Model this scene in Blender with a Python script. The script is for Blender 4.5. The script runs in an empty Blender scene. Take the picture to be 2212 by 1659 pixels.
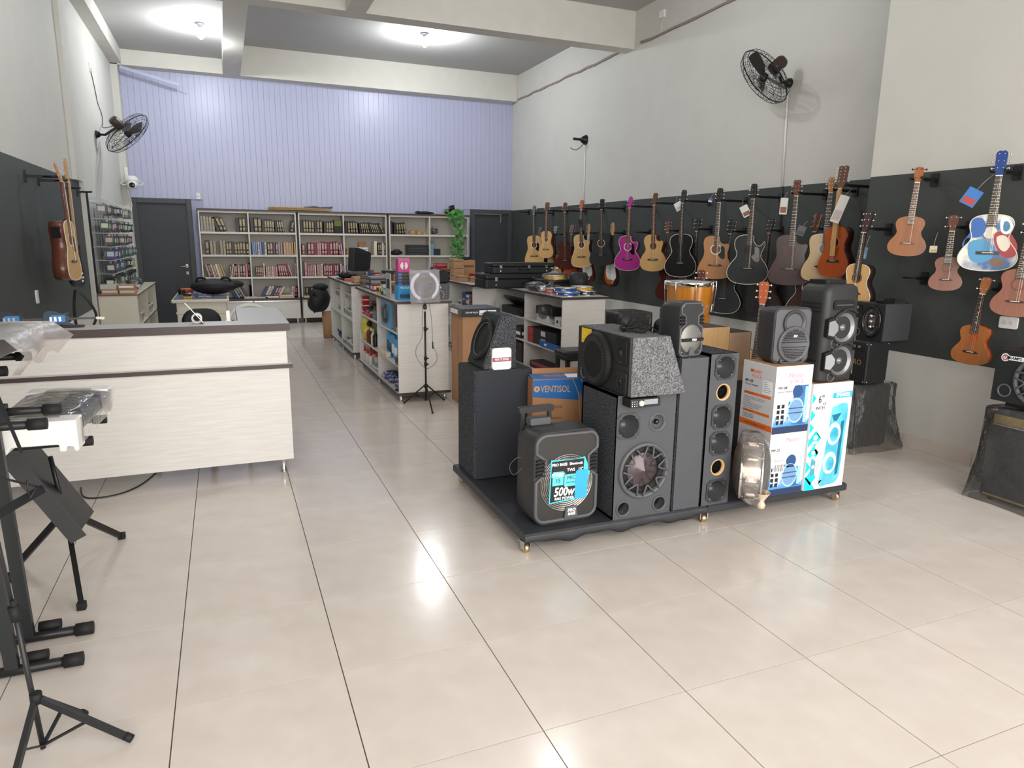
import bpy, bmesh, math, random
from mathutils import Vector, Matrix
PI = math.pi
random.seed(7)
scene = bpy.context.scene
col = scene.collection

# ---------------------------------------------------------------- camera
FPX, YAW, PITCH, ROLL, CAMZ = 1490.63, .392098, .20577, -.012631, 1.684
_f = Vector((math.sin(YAW) * math.cos(PITCH), math.cos(YAW) * math.cos(PITCH), -math.sin(PITCH)))
_r = Vector((math.cos(YAW), -math.sin(YAW), 0))
_d = _f.cross(_r)
CR = _r * math.cos(ROLL) + _d * math.sin(ROLL)
CD = -_r * math.sin(ROLL) + _d * math.cos(ROLL)
cam_data = bpy.data.cameras.new('camera')
cam_data.sensor_fit = 'HORIZONTAL'
cam_data.sensor_width = 36
cam_data.lens = FPX / 2212 * 36
cam_data.clip_start = .05
cam = bpy.data.objects.new('camera', cam_data)
col.objects.link(cam)
cam.matrix_world = Matrix(((CR.x, -CD.x, -_f.x, 0), (CR.y, -CD.y, -_f.y, 0), (CR.z, -CD.z, -_f.z, CAMZ), (0, 0, 0, 1)))
scene.camera = cam

def in_view(x, y, z, m=60):
    q = Vector((x, y, z - CAMZ))
    w = q.dot(_f)
    if w < .1: return False
    u, v = q.dot(CR) / w * FPX + 1106, q.dot(CD) / w * FPX + 829.5
    return -m < u < 2212 + m and -m < v < 1659 + m

# ---------------------------------------------------------------- world, daylight, exposure
world = bpy.data.worlds.new('world')
scene.world = world
world.use_nodes = True
bg = world.node_tree.nodes['Background']
bg.inputs[0].default_value = (1.0, .965, .925, 1)
bg.inputs[1].default_value = 5.2
SUN_PORTAL = dict(x0=-1.55, x1=5.25, y=-1.35, z0=.02, z1=4.2)
pl = bpy.data.lights.new('shopfront_portal', 'AREA')
pl.shape = 'RECTANGLE'
pl.size, pl.size_y = 6.8, 4.2
pl.cycles.is_portal = True
po = bpy.data.objects.new('shopfront_portal', pl)
po.location = (1.85, -1.33, 2.1)
po.rotation_euler = (PI / 2, 0, 0)
col.objects.link(po)
vs = scene.view_settings
scene.display_settings.display_device = 'sRGB'
vs.view_transform = 'Standard'
vs.look = 'None'
vs.exposure = 0.18
vs.gamma = 1
vs.use_curve_mapping = False
try:
    scene.cycles.max_bounces = 9
    scene.cycles.diffuse_bounces = 5
    scene.cycles.glossy_bounces = 3
    scene.cycles.transmission_bounces = 6
    scene.cycles.transparent_max_bounces = 16
    scene.cycles.sample_clamp_indirect = 6
    scene.cycles.use_denoising = True
except Exception:
    pass

# ---------------------------------------------------------------- helpers
def srgb(h):
    if isinstance(h, (tuple, list)): return tuple(h[:3]) + (1,)
    h = h.lstrip('#')
    c = [int(h[i:i + 2], 16) / 255 for i in (0, 2, 4)]
    return tuple(x / 12.92 if x <= .04045 else ((x + .055) / 1.055) ** 2.4 for x in c) + (1,)

MATS = {}
def mat(name, color='#808080', rough=.5, metal=0, spec=.5, noise=0, nscale=20, stretch=None, color2=None,
        bump=0, bscale=80, bdist=.002, trans=0, ior=1.45, alpha=1, emit=None, estr=0, coat=0, wave=None, lo=.35, hi=.65, thin=False):
    """One procedural material: base colour, optional noise blend to color2, optional bump."""
    if name in MATS: return MATS[name]
    m = bpy.data.materials.new(name)
    m.use_nodes = True
    nt = m.node_tree
    b = nt.nodes['Principled BSDF']
    c = srgb(color)
    b.inputs['Base Color'].default_value = c
    b.inputs['Roughness'].default_value = rough
    b.inputs['Metallic'].default_value = metal
    b.inputs['Specular IOR Level'].default_value = spec
    b.inputs['IOR'].default_value = ior
    b.inputs['Alpha'].default_value = alpha
    b.inputs['Transmission Weight'].default_value = trans
    b.inputs['Coat Weight'].default_value = coat
    b.inputs['Coat Roughness'].default_value = .08
    if emit:
        b.inputs['Emission Color'].default_value = srgb(emit)
        b.inputs['Emission Strength'].default_value = estr
    tc = None
    def coords(scale, st=None):
        nonlocal tc
        if tc is None: tc = nt.nodes.new('ShaderNodeTexCoord')
        mp = nt.nodes.new('ShaderNodeMapping')
        nt.links.new(tc.outputs['Object'], mp.inputs['Vector'])
        s = st or (1, 1, 1)
        mp.inputs['Scale'].default_value = (s[0], s[1], s[2])
        return mp.outputs['Vector']
    if noise or wave:
        c2 = srgb(color2) if color2 else tuple(x * (1 - noise) for x in c[:3]) + (1,)
        mix = nt.nodes.new('ShaderNodeMix')
        mix.data_type = 'RGBA'
        mix.inputs[6].default_value = c
        mix.inputs[7].default_value = c2
        if wave:
            t = nt.nodes.new('ShaderNodeTexWave')
            t.bands_direction = wave
            t.inputs['Scale'].default_value = nscale
            t.inputs['Distortion'].default_value = 3
            t.inputs['Detail'].default_value = 3
        else:
            t = nt.nodes.new('ShaderNodeTexNoise')
            t.inputs['Scale'].default_value = nscale
            t.inputs['Detail'].default_value = 4
        nt.links.new(coords(1, stretch), t.inputs['Vector'])
        rp = nt.nodes.new('ShaderNodeMapRange')
        rp.inputs[1].default_value = lo
        rp.inputs[2].default_value = hi
        nt.links.new(t.outputs[1 if not wave else 1], rp.inputs[0])
        nt.links.new(rp.outputs[0], mix.inputs[0])
        nt.links.new(mix.outputs[2], b.inputs['Base Color'])
    if bump:
        t2 = nt.nodes.new('ShaderNodeTexNoise')
        t2.inputs['Scale'].default_value = bscale
        t2.inputs['Detail'].default_value = 3
        nt.links.new(coords(1), t2.inputs['Vector'])
        bp = nt.nodes.new('ShaderNodeBump')
        bp.inputs['Strength'].default_value = bump
        bp.inputs['Distance'].default_value = bdist
        nt.links.new(t2.outputs[0], bp.inputs['Height'])
        nt.links.new(bp.outputs[0], b.inputs['Normal'])
    MATS[name] = m
    return m

def film(name, tint='#ffffff', opac=.12, rough=.15, crinkle=.0, bscale=18):
    """Thin clear plastic film: mostly see-through sheet with a glossy coat and a little milky haze."""
    if name in MATS: return MATS[name]
    m = bpy.data.materials.new(name)
    m.use_nodes = True
    nt = m.node_tree
    nt.nodes.remove(nt.nodes['Principled BSDF'])
    out = nt.nodes['Material Output']
    tr = nt.nodes.new('ShaderNodeBsdfTransparent')
    tr.inputs[0].default_value = srgb(tint)
    gl = nt.nodes.new('ShaderNodeBsdfGlossy')
    gl.inputs['Roughness'].default_value = rough
    df = nt.nodes.new('ShaderNodeBsdfDiffuse')
    df.inputs[0].default_value = srgb('#d8d6d4')
    fr = nt.nodes.new('ShaderNodeFresnel')
    fr.inputs[0].default_value = 1.45
    m1 = nt.nodes.new('ShaderNodeMixShader')
    m2 = nt.nodes.new('ShaderNodeMixShader')
    m1.inputs[0].default_value = opac
    nt.links.new(tr.outputs[0], m1.inputs[1])
    nt.links.new(df.outputs[0], m1.inputs[2])
    nt.links.new(fr.outputs[0], m2.inputs[0])
    nt.links.new(m1.outputs[0], m2.inputs[1])
    nt.links.new(gl.outputs[0], m2.inputs[2])
    if crinkle:
        tc = nt.nodes.new('ShaderNodeTexCoord')
        t2 = nt.nodes.new('ShaderNodeTexNoise')
        t2.inputs['Scale'].default_value = bscale
        t2.inputs['Detail'].default_value = 4
        nt.links.new(tc.outputs['Object'], t2.inputs['Vector'])
        bp = nt.nodes.new('ShaderNodeBump')
        bp.inputs['Strength'].default_value = crinkle
        bp.inputs['Distance'].default_value = .03
        nt.links.new(t2.outputs[0], bp.inputs['Height'])
        for n in (gl, fr): nt.links.new(bp.outputs[0], n.inputs['Normal'])
    nt.links.new(m2.outputs[0], out.inputs['Surface'])
    MATS[name] = m
    return m

def simple(hexcol, rough=.5, metal=0):
    return mat('c_%s_%d_%d' % (hexcol.lstrip('#'), int(rough * 100), int(metal * 100)), hexcol, rough, metal)

def rot(ax=0, ay=0, az=0):
    return (Matrix.Rotation(az, 4, 'Z') @ Matrix.Rotation(ay, 4, 'Y') @ Matrix.Rotation(ax, 4, 'X'))

def frame_from(o, xdir, zdir):
    """4x4 matrix at o with the local x axis along xdir and z near zdir."""
    x = Vector(xdir).normalized()
    z = Vector(zdir)
    z = (z - x * z.dot(x)).normalized()
    y = z.cross(x)
    return Matrix(((x.x, y.x, z.x, o[0]), (x.y, y.y, z.y, o[1]), (x.z, y.z, z.z, o[2]), (0, 0, 0, 1)))

class MB:
    """Collects geometry; build() links it as one mesh object."""
    def __init__(s):
        s.v, s.f, s.m, s.sm = [], [], [], []
        s.T = Matrix.Identity(4)
    def at(s, T):
        s.T = T
        return s
    def add(s, vs, fs, m=0, smooth=False):
        o = len(s.v)
        s.v += [s.T @ Vector(p) for p in vs]
        for f in fs:
            s.f.append([o + i for i in f]); s.m.append(m); s.sm.append(smooth)
        return s
    def box(s, x0, x1, y0, y1, z0, z1, m=0):
        vs = [(x, y, z) for z in (z0, z1) for y in (y0, y1) for x in (x0, x1)]
        return s.add(vs, [(0, 2, 3, 1), (4, 5, 7, 6), (0, 1, 5, 4), (2, 6, 7, 3), (0, 4, 6, 2), (1, 3, 7, 5)], m)
    def cbox(s, c, d, m=0):
        return s.box(c[0] - d[0] / 2, c[0] + d[0] / 2, c[1] - d[1] / 2, c[1] + d[1] / 2, c[2] - d[2] / 2, c[2] + d[2] / 2, m)
    def rbox(s, x0, x1, y0, y1, z0, z1, r=.01, n=3, m=0, axis='z', inset=0):
        """box whose four edges along `axis` are rounded; inset chamfers the two ends too"""
        a = {'z': (x0, x1, y0, y1, z0, z1), 'y': (x0, x1, z0, z1, y0, y1), 'x': (y0, y1, z0, z1, x0, x1)}[axis]
        def put(p, q, w): return {'z': (p, q, w), 'y': (p, w, q), 'x': (w, p, q)}[axis]
        rings = [(0, inset), (inset, 0), (1, 0), (2, inset)] if inset else [(0, 0), (2, 0)]
        vs, k = [], 4 * (n + 1)
        lev = ([(a[4], inset), (a[4] + inset, 0), (a[5] - inset, 0), (a[5], inset)] if inset else [(a[4], 0), (a[5], 0)])
        for w, g in lev:
            rr = max(r - g, .0005)
            for cx, cy, a0 in ((a[1] - g - rr, a[3] - g - rr, 0), (a[0] + g + rr, a[3] - g - rr, 90), (a[0] + g + rr, a[2] + g + rr, 180), (a[1] - g - rr, a[2] + g + rr, 270)):
                for i in range(n + 1):
                    t = math.radians(a0 + 90 * i / n)
                    vs.append(put(cx + rr * math.cos(t), cy + rr * math.sin(t), w))
        fs = [tuple(range(k))[::-1], tuple(range((len(lev) - 1) * k, len(lev) * k))]
        for l in range(len(lev) - 1):
            for i in range(k):
                fs.append((l * k + i, l * k + (i + 1) % k, (l + 1) * k + (i + 1) % k, (l + 1) * k + i))
        if axis == 'y': fs = [f[::-1] for f in fs]
        return s.add(vs, fs, m)
    def prism(s, poly, z0, z1, m=0, smooth=False, mside=None, cap0=True, cap1=True):
        n = len(poly)
        vs = [(p[0], p[1], z0) for p in poly] + [(p[0], p[1], z1) for p in poly]
        fs = []
        if cap0: fs.append(tuple(range(n))[::-1])
        if cap1: fs.append(tuple(range(n, 2 * n)))
        s.add(vs, fs, m)
        o = len(s.v) - 2 * n
        for i in range(n):
            j = (i + 1) % n
            s.f.append([o + i, o + j, o + n + j, o + n + i]); s.m.append(m if mside is None else mside); s.sm.append(smooth)
        return s
    def loft(s, rings, m=0, smooth=True, closed=True, cap=True):
        """rings: lists of equally many 3D points"""
        n = len(rings[0])
        vs = [p for r in rings for p in r]
        fs = []
        for i in range(len(rings) - 1):
            for j in range(n if closed else n - 1):
                k = (j + 1) % n
                fs.append((i * n + j, i * n + k, (i + 1) * n + k, (i + 1) * n + j))
        s.add(vs, fs, m, smooth)
        if cap and closed:
            o = len(s.v) - len(vs)
            s.f.append([o + i for i in range(n)][::-1]); s.m.append(m); s.sm.append(False)
            s.f.append([o + len(vs) - n + i for i in range(n)]); s.m.append(m); s.sm.append(False)
        return s
    def lathe(s, prof, seg=24, m=0, smooth=True, a0=0, a1=2 * PI):
        """profile [(r,z)...] turned about local z"""
        full = abs(a1 - a0 - 2 * PI) < 1e-6
        k = seg if full else seg + 1
        vs = []
        for r, z in prof:
            for i in range(k):
                t = a0 + (a1 - a0) * i / seg
                vs.append((max(r, 1e-5) * math.cos(t), max(r, 1e-5) * math.sin(t), z))
        fs = []
        for i in range(len(prof) - 1):
            for j in range(seg):
                q = (j + 1) % k
                fs.append((i * k + j, i * k + q, (i + 1) * k + q, (i + 1) * k + j))
        return s.add(vs, fs, m, smooth)
    def cyl(s, p0, p1, r0, r1=None, seg=12, m=0, cap=True):
        r1 = r0 if r1 is None else r1
        p0, p1 = Vector(p0), Vector(p1)
        d = (p1 - p0).normalized()
        u = d.orthogonal().normalized()
        w = d.cross(u)
        rings = [[tuple(p + (u * math.cos(2 * PI * i / seg) + w * math.sin(2 * PI * i / seg)) * r) for i in range(seg)] for p, r in ((p0, r0), (p1, r1))]
        return s.loft(rings, m, True, True, cap)
    def tube(s, pts, r, seg=8, m=0, cap=True, closed=False):
        pts = [Vector(p) for p in pts]
        rr = r if isinstance(r, (list, tuple)) else [r] * len(pts)
        rings, u = [], None
        n = len(pts)
        for i, p in enumerate(pts):
            a = pts[(i - 1) % n] if (i or closed) else p
            b = pts[(i + 1) % n] if (i < n - 1 or closed) else p
            d = (b - a).normalized()
            if u is None: u = d.orthogonal().normalized()
            else:
                u = u - d * u.dot(d)
                u = u.normalized() if u.length > 1e-6 else d.orthogonal().normalized()
            w = d.cross(u)
            rings.append([tuple(p + (u * math.cos(2 * PI * k / seg) + w * math.sin(2 * PI * k / seg)) * rr[i]) for k in range(seg)])
        if closed: rings.append(rings[0])
        return s.loft(rings, m, True, True, cap and not closed)
    def bar(s, p0, p1, w, h, up=(0, 0, 1), m=0):
        """rectangular bar from p0 to p1, w across, h along `up`"""
        p0, p1 = Vector(p0), Vector(p1)
        d = (p1 - p0).normalized()
        u = Vector(up)
        u = (u - d * u.dot(d)).normalized()
        w_ = d.cross(u) * w / 2
        u = u * h / 2
        r = [[tuple(p + a * w_ + b * u) for a, b in ((-1, -1), (1, -1), (1, 1), (-1, 1))] for p in (p0, p1)]
        return s.loft(r, m, False)
    def ball(s, c, r, seg=12, rings=8, m=0, sx=1, sy=1, sz=1):
        vs, fs = [], []
        for i in range(rings + 1):
            t = PI * i / rings
            for j in range(seg):
                p = 2 * PI * j / seg
                vs.append((c[0] + r * sx * math.sin(t) * math.cos(p), c[1] + r * sy * math.sin(t) * math.sin(p), c[2] - r * sz * math.cos(t)))
        for i in range(rings):
            for j in range(seg):
                k = (j + 1) % seg
                fs.append((i * seg + j, i * seg + k, (i + 1) * seg + k, (i + 1) * seg + j))
        return s.add(vs, fs, m, True)
    def disc(s, r, z=0, seg=24, m=0, r0=0):
        if r0: return s.lathe([(r0, z), (r, z)], seg, m, False)
        return s.add([(r * math.cos(2 * PI * i / seg), r * math.sin(2 * PI * i / seg), z) for i in range(seg)], [tuple(range(seg))], m)
    def quad(s, a, b, c, d, m=0):
        return s.add([a, b, c, d], [(0, 1, 2, 3)], m)
    def mesh(s, name, mats):
        me = bpy.data.meshes.new(name)
        me.from_pydata([tuple(v) for v in s.v], [], s.f)
        for mm in (mats if isinstance(mats, (list, tuple)) else [mats]): me.materials.append(mm)
        me.polygons.foreach_set('material_index', s.m)
        me.polygons.foreach_set('use_smooth', s.sm)
        me.update()
        bm = bmesh.new()
        bm.from_mesh(me)
        bmesh.ops.recalc_face_normals(bm, faces=bm.faces)
        bm.to_mesh(me)
        bm.free()
        return me
    def build(s, name, mats, parent=None, loc=None, rotz=None, bevel=0, seg=2):
        o = bpy.data.objects.new(name, s.mesh(name, mats))
        col.objects.link(o)
        if parent: o.parent = parent
        if loc: o.location = loc
        if rotz: o.rotation_euler = (0, 0, rotz)
        if bevel:
            b = o.modifiers.new('bevel', 'BEVEL')
            b.width, b.segments, b.limit_method, b.angle_limit = bevel, seg, 'ANGLE', math.radians(40)
        return o

def thing(name, label, cat, loc=(0, 0, 0), rotz=0, group=None, R=None):
    o = bpy.data.objects.new(name, None)
    o.empty_display_size = .05
    col.objects.link(o)
    if R is not None:
        o.matrix_world = Matrix.Translation(loc) @ R
    else:
        o.location = loc
        o.rotation_euler = (0, 0, rotz)
    o['label'] = label
    o['category'] = cat
    if group: o['group'] = group
    return o

def tag(o, label, cat, group=None):
    o['label'] = label
    o['category'] = cat
    if group: o['group'] = group
    return o

def struct(o, label=None):
    o['kind'] = 'structure'
    if label: o['label'] = label
    return o

def dup(root, loc, rotz=None, label=None, group=None):
    r = root.copy(); col.objects.link(r)
    r.location = loc
    if rotz is not None: r.rotation_euler = (0, 0, rotz)
    if label: r['label'] = label
    if group: r['group'] = group
    for ch in list(root.children):
        c = ch.copy(); col.objects.link(c); c.parent = r
        for g in list(ch.children):
            d = g.copy(); col.objects.link(d); d.parent = c
    return r

def child(name, me, parent, T=None):
    o = bpy.data.objects.new(name, me)
    col.objects.link(o)
    o.parent = parent
    if T is not None: o.matrix_local = T
    return o

def text(body, size, T, m, parent, name='lettering', bold=0, shear=0, width=1, align='CENTER', ext=.0004, spacing=1):
    """flat printed lettering; T maps text x/y to the surface (z = out of it)"""
    c = bpy.data.curves.new(name, 'FONT')
    c.body = body
    c.size = size
    c.align_x = align
    c.align_y = 'CENTER'
    c.offset = bold
    c.shear = shear
    c.extrude = ext
    c.resolution_u = 2
    c.space_character = spacing
    c.materials.append(m)
    tmp = bpy.data.objects.new(name, c)
    me = bpy.data.meshes.new_from_object(tmp)
    bpy.data.objects.remove(tmp)
    bpy.data.curves.remove(c)
    if not me.materials: me.materials.append(m)
    o = bpy.data.objects.new(name, me)
    col.objects.link(o)
    o.parent = parent
    o.matrix_local = T @ Matrix.Diagonal((width, 1, 1, 1))
    return o

def face_T(o, xd, yd):
    """matrix for something printed on a face: origin o, text-right xd, text-up yd"""
    x, y = Vector(xd).normalized(), Vector(yd).normalized()
    z = x.cross(y)
    return Matrix(((x.x, y.x, z.x, o[0]), (x.y, y.y, z.y, o[1]), (x.z, y.z, z.z, o[2]), (0, 0, 0, 1)))

def circ(cx, cy, r, n=24, a0=0, a1=2 * PI):
    full = abs(a1 - a0 - 2 * PI) < 1e-6
    return [(cx + r * math.cos(a0 + (a1 - a0) * i / n), cy + r * math.sin(a0 + (a1 - a0) * i / n)) for i in range(n if full else n + 1)]

def rrect(x0, x1, y0, y1, r, n=4):
    p = []
    for cx, cy, a in ((x1 - r, y1 - r, 0), (x0 + r, y1 - r, 90), (x0 + r, y0 + r, 180), (x1 - r, y0 + r, 270)):
        for i in range(n + 1):
            t = math.radians(a + 90 * i / n)
            p.append((cx + r * math.cos(t), cy + r * math.sin(t)))
    return p

def smooth_poly(pts, per=4, closed=True):
    """Catmull-Rom through 2D or 3D points"""
    out, n = [], len(pts)
    D = len(pts[0])
    rng = range(n if closed else n - 1)
    for i in rng:
        if closed: p = [pts[(i + k) % n] for k in (-1, 0, 1, 2)]
        else: p = [pts[max(0, min(n - 1, i + k))] for k in (-1, 0, 1, 2)]
        for j in range(per):
            t = j / per
            out.append(tuple(.5 * (2 * p[1][a] + (p[2][a] - p[0][a]) * t + (2 * p[0][a] - 5 * p[1][a] + 4 * p[2][a] - p[3][a]) * t * t + (3 * p[1][a] - p[0][a] - 3 * p[2][a] + p[3][a]) * t ** 3) for a in range(D)))
    if not closed: out.append(tuple(pts[-1]))
    return out

ORD = ['zeroth', 'first', 'second', 'third', 'fourth', 'fifth', 'sixth', 'seventh', 'eighth', 'ninth', 'tenth', 'eleventh', 'twelfth', 'thirteenth', 'fourteenth',
       'fifteenth', 'sixteenth', 'seventeenth', 'eighteenth', 'nineteenth', 'twentieth', 'twenty-first', 'twenty-second', 'twenty-third', 'twenty-fourth', 'twenty-fifth',
       'twenty-sixth', 'twenty-seventh', 'twenty-eighth', 'twenty-ninth', 'thirtieth']

# ================================================================ THE ROOM
XL, XR, XN, YB, YF = -1.6, 6.024, 5.28, 14.75, -1.35
YSTEP = 4.62
m_wall = mat('wall_paint', '#cdccc6', .75, noise=.04, nscale=3, bump=.12, bscale=140, bdist=.001)
m_dark = mat('charcoal_wall_paint', '#414543', .6, noise=.08, nscale=4, bump=.12, bscale=120, bdist=.001)
m_ceil = mat('ceiling_paint', '#b4b3b0', .85, noise=.05, nscale=1.2, bump=.08, bscale=60)
m_beam = mat('beam_plaster', '#d5d3cb', .8, noise=.05, nscale=5, bump=.15, bscale=90, bdist=.001)
m_pvc = mat('pvc_lining', '#b4b7d2', .35, noise=.05, nscale=8, stretch=(6, 1, .15))
m_gap = mat('lining_gap', '#a3a6c0', .6)
m_tile = mat('porcelain_tile', '#d9d1ca', .17, spec=.5, noise=.07, nscale=5, bump=.03, bscale=14, color2='#d0c6be')
m_grout = mat('grout', '#6d5c50', .85)
m_door = mat('door_graphite', '#3a3d41', .5, noise=.05, nscale=6)
m_doorf = mat('door_frame_graphite', '#45484b', .5)
m_steel = mat('brushed_steel', '#c9c9c9', .25, 1)
m_chrome = mat('chrome', '#e6e6e6', .12, 1)
m_white = mat('white_plastic', '#e6e6e4', .4)
m_black = mat('black_plastic', '#17181a', .4)
m_base = mat('skirting_tile', '#cfc4bc', .25, noise=.06, nscale=6)

# ---- floor of 60 cm tiles
floor = struct(MB().box(XL - .15, XR + .15, YF - 2, YB + .15, -.12, -.006).build('floor', m_grout))
TX0, TY0 = -.4554 * .6, 9.18775 * .6
tile_me = MB().box(-.2978, .2978, -.2978, .2978, -.02, 0).mesh('tile', m_tile)
rest = MB()
for i in range(-6, 16):
    for j in range(-18, 18):
        x0, y0 = TX0 + .6 * i, TY0 - .6 * j
        if x0 + .6 < XL - .1 or x0 > XR + .1 or y0 < YF - 2 or y0 - .6 > YB: continue
        cx, cy = x0 + .3, y0 - .3
        vis = any(in_view(cx + a, cy + b, 0, 40) for a in (-.3, 0, .3) for b in (-.3, 0, .3))
        hidden = cy < 1.2 or (cx > 5.4 and cy < 4.6) or cy > 13.6 or (cy > 8.2 and not .2 < cx < 2.2 and not cx > 4.2)
        if vis and not hidden:
            child('tile', tile_me, floor, Matrix.Translation((cx, cy, 0)))
        else:
            rest.box(cx - .2985, cx + .2985, cy - .2985, cy + .2985, -.02, 0)
o = rest.build('tiles_out_of_sight', m_tile, floor)
o['kind'] = 'stuff'

# ---- walls
ZC = 5.1
w = struct(MB().box(XR, XR + .15, YSTEP - .3, YB + .15, 0, ZC + .1).build('wall_right', m_wall))
MB().box(XR - .002, XR, YSTEP, YB, .725, 2.325).build('painted_band', m_dark, w)
wf = struct(MB().box(XN, XN + .9, YF, YSTEP, 0, ZC + .1).build('wall_right_front', m_wall))
MB().box(XN - .002, XN + .3, YF, YSTEP, .79, 2.26).build('painted_band', m_dark, wf)
MB().box(XN + .01, XN + .9, YSTEP, YSTEP + .002, .79, 2.26).build('painted_band', m_dark, wf)
wl = struct(MB().box(XL - .15, XL, YF, YB + .15, 0, ZC + .1).build('wall_left', m_wall))
MB().box(XL, XL + .002, YF, 10.25, .75, 2.325).build('painted_band', m_dark, wl)
o = struct(MB().box(XL, XL + .05, 9.85, 10.3, 2.325, ZC).box(XL, XL + .05, 10.25, 10.3, 0, 2.325).build('pillar', m_wall))
# back wall lined with narrow upright PVC boards
wb = struct(MB().box(XL - .15, XR + .15, YB, YB + .15, 0, ZC + .1).build('wall_back', m_gap))
bx = -1.49
bw = .1985
k = 0
pvc_me = {}
while bx < XR - .01:
    w_ = min(bw, XR - bx)
    z0 = 0
    if bx + w_ > -1.5 and bx < -.48: z0 = 2.36
    if bx + w_ > 5.05: z0 = 2.33
    key = (round(w_, 3), z0)
    if key not in pvc_me:
        b = MB()
        for q in range(2):
            a0, a1 = q * w_ / 2 + .0008, (q + 1) * w_ / 2 - .0008
            b.rbox(a0, a1, -.012, 0, z0, 4.575, .0015, 1)
        pvc_me[key] = b.mesh('panel', m_pvc)
    child('panel', pvc_me[key], wb, Matrix.Translation((bx, YB, 0)))
    bx += bw + .001
o = struct(MB().box(XL, -1.49, YB - .3, YB, 0, 4.6).build('pillar', m_wall))
# loosened strip of lining hanging under the beam
tag(MB().bar((-1.45, 14.42, 4.53), (-.52, 14.38, 4.31), .012, .05).bar((-.9, 14.41, 4.43), (-.38, 14.37, 4.27), .01, .012).build('loose_lining_strip', m_pvc),
    'thin lilac lining strip come loose below the beam above the left door', 'strip')
# ---- front wall with the wide shop opening behind the camera
struct(MB().box(XL - .15, XN + .9, YF - .2, YF, 4.2, ZC + .1).box(XL - .3, XL - .05, YF - .2, YF, 0, 4.2).box(XN + .05, XN + .9, YF - .2, YF, 0, 4.2).build('wall_front', m_wall))
# ---- ceiling and beams
struct(MB().box(.3, XR + .15, YF, YB + .15, ZC, ZC + .12).build('ceiling', m_ceil))
struct(MB().box(XL - .15, .3, YF, YB + .15, 4.83, ZC + .12).build('ceiling_lower', m_ceil))
struct(MB().box(XL, 6.0, 14.45, YB, 4.575, ZC).build('beam_back', m_beam))
struct(MB().box(-1.55, XR, 9.84, 10.12, 4.565, ZC).build('beam_cross', m_beam))
struct(MB().box(.2, .5, 10.12, 14.45, 4.575, ZC).build('beam_long', m_beam))
struct(MB().box(1.67, 1.93, 3.5, 9.84, 4.565, ZC).build('beam_long_front', m_beam))
struct(MB().box(-1.55, XR, 3.3, 3.6, 4.565, ZC).build('beam_cross_front', m_beam))
struct(MB().box(XL, XL + .18, 10.3, 14.45, 4.59, 4.85).box(XL, XL + .12, YF, 9.84, 4.59, 4.85).build('beam_left', m_beam))
# rough plaster ledge along the right wall under the ceiling
b = MB()
y, pts = 14.4, []
rng = random.Random(3)
while y > 4.7:
    pts.append((XR - .008 - rng.random() * .006, y, 4.605 + rng.uniform(-.012, .012)))
    y -= .28
for p, q in zip(pts[:-1], pts[1:]):
    if not (9.8 < p[1] < 10.2): b.bar(p, q, .03, .025 + rng.random() * .012)
struct(b.build('trim_1', mat('raw_plaster', '#9c8d84', .9, noise=.2, nscale=30)))
struct(MB().box(5.965, XR, 14.46, 14.75, 4.6, ZC).box(5.985, XR, 9.86, 10.1, 4.56, ZC).build('trim_2', m_beam))
# skirting tiles along the front right wall
b0 = struct(MB().box(XN - .008, XN, YF, YSTEP, 0, .112).build('baseboard_right', m_grout))
sk = MB().box(-.014, 0, -.298, .298, .001, .115).mesh('tile', m_base)
for k in range(10):
    yy = 4.28 - .6 * k
    if yy > 1: child('tile', sk, b0, Matrix.Translation((XN, yy, 0)))
struct(MB().box(XR - .012, XR, YSTEP, YB, 0, .115).build('baseboard_right_far', m_base))
struct(MB().box(XL, XL + .012, YF, 14.4, 0, .115).build('baseboard_left', m_base))

# ---- doors
def door(name, x0, x1, zt, hinge_r, handle):
    y = YB - .015
    d = struct(MB().box(x0 + .09, x1 - .09, y - .03, y, 0, zt - .09).build(name, m_door))
    MB().box(x0, x0 + .09, y - .07, y + .02, 0, zt).box(x1 - .09, x1, y - .07, y + .02, 0, zt).box(x0 + .09, x1 - .09, y - .07, y + .02, zt - .09, zt).build('door_frame', m_doorf, d, bevel=.006)
    if handle:
        hx = x1 - .16
        b = MB().rbox(hx - .022, hx + .022, y - .045, y - .03, 1.09, 1.16, .006, 2, axis='y').rbox(hx - .022, hx + .022, y - .045, y - .03, .96, 1.02, .006, 2, axis='y')
        b.cyl((hx, y - .09, 1.115), (hx, y - .03, 1.115), .011).cyl((hx + .01, y - .085, 1.115), (hx - .12, y - .085, 1.112), .01, .008)
        b.build('door_handle', m_chrome, d)
    return d
door('door_1', -1.5, -.5, 2.36, False, True)
d2 = door('door_2', 5.05, XR - .005, 2.33, True, False)
MB().box(5.12, 5.75, YB - .1, YB - .085, 2.225, 2.24).box(5.72, 5.75, YB - .105, YB - .085, 2.06, 2.24).build('door_closer_arm', mat('aged_metal', '#8a8378', .5, .6), d2)

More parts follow.
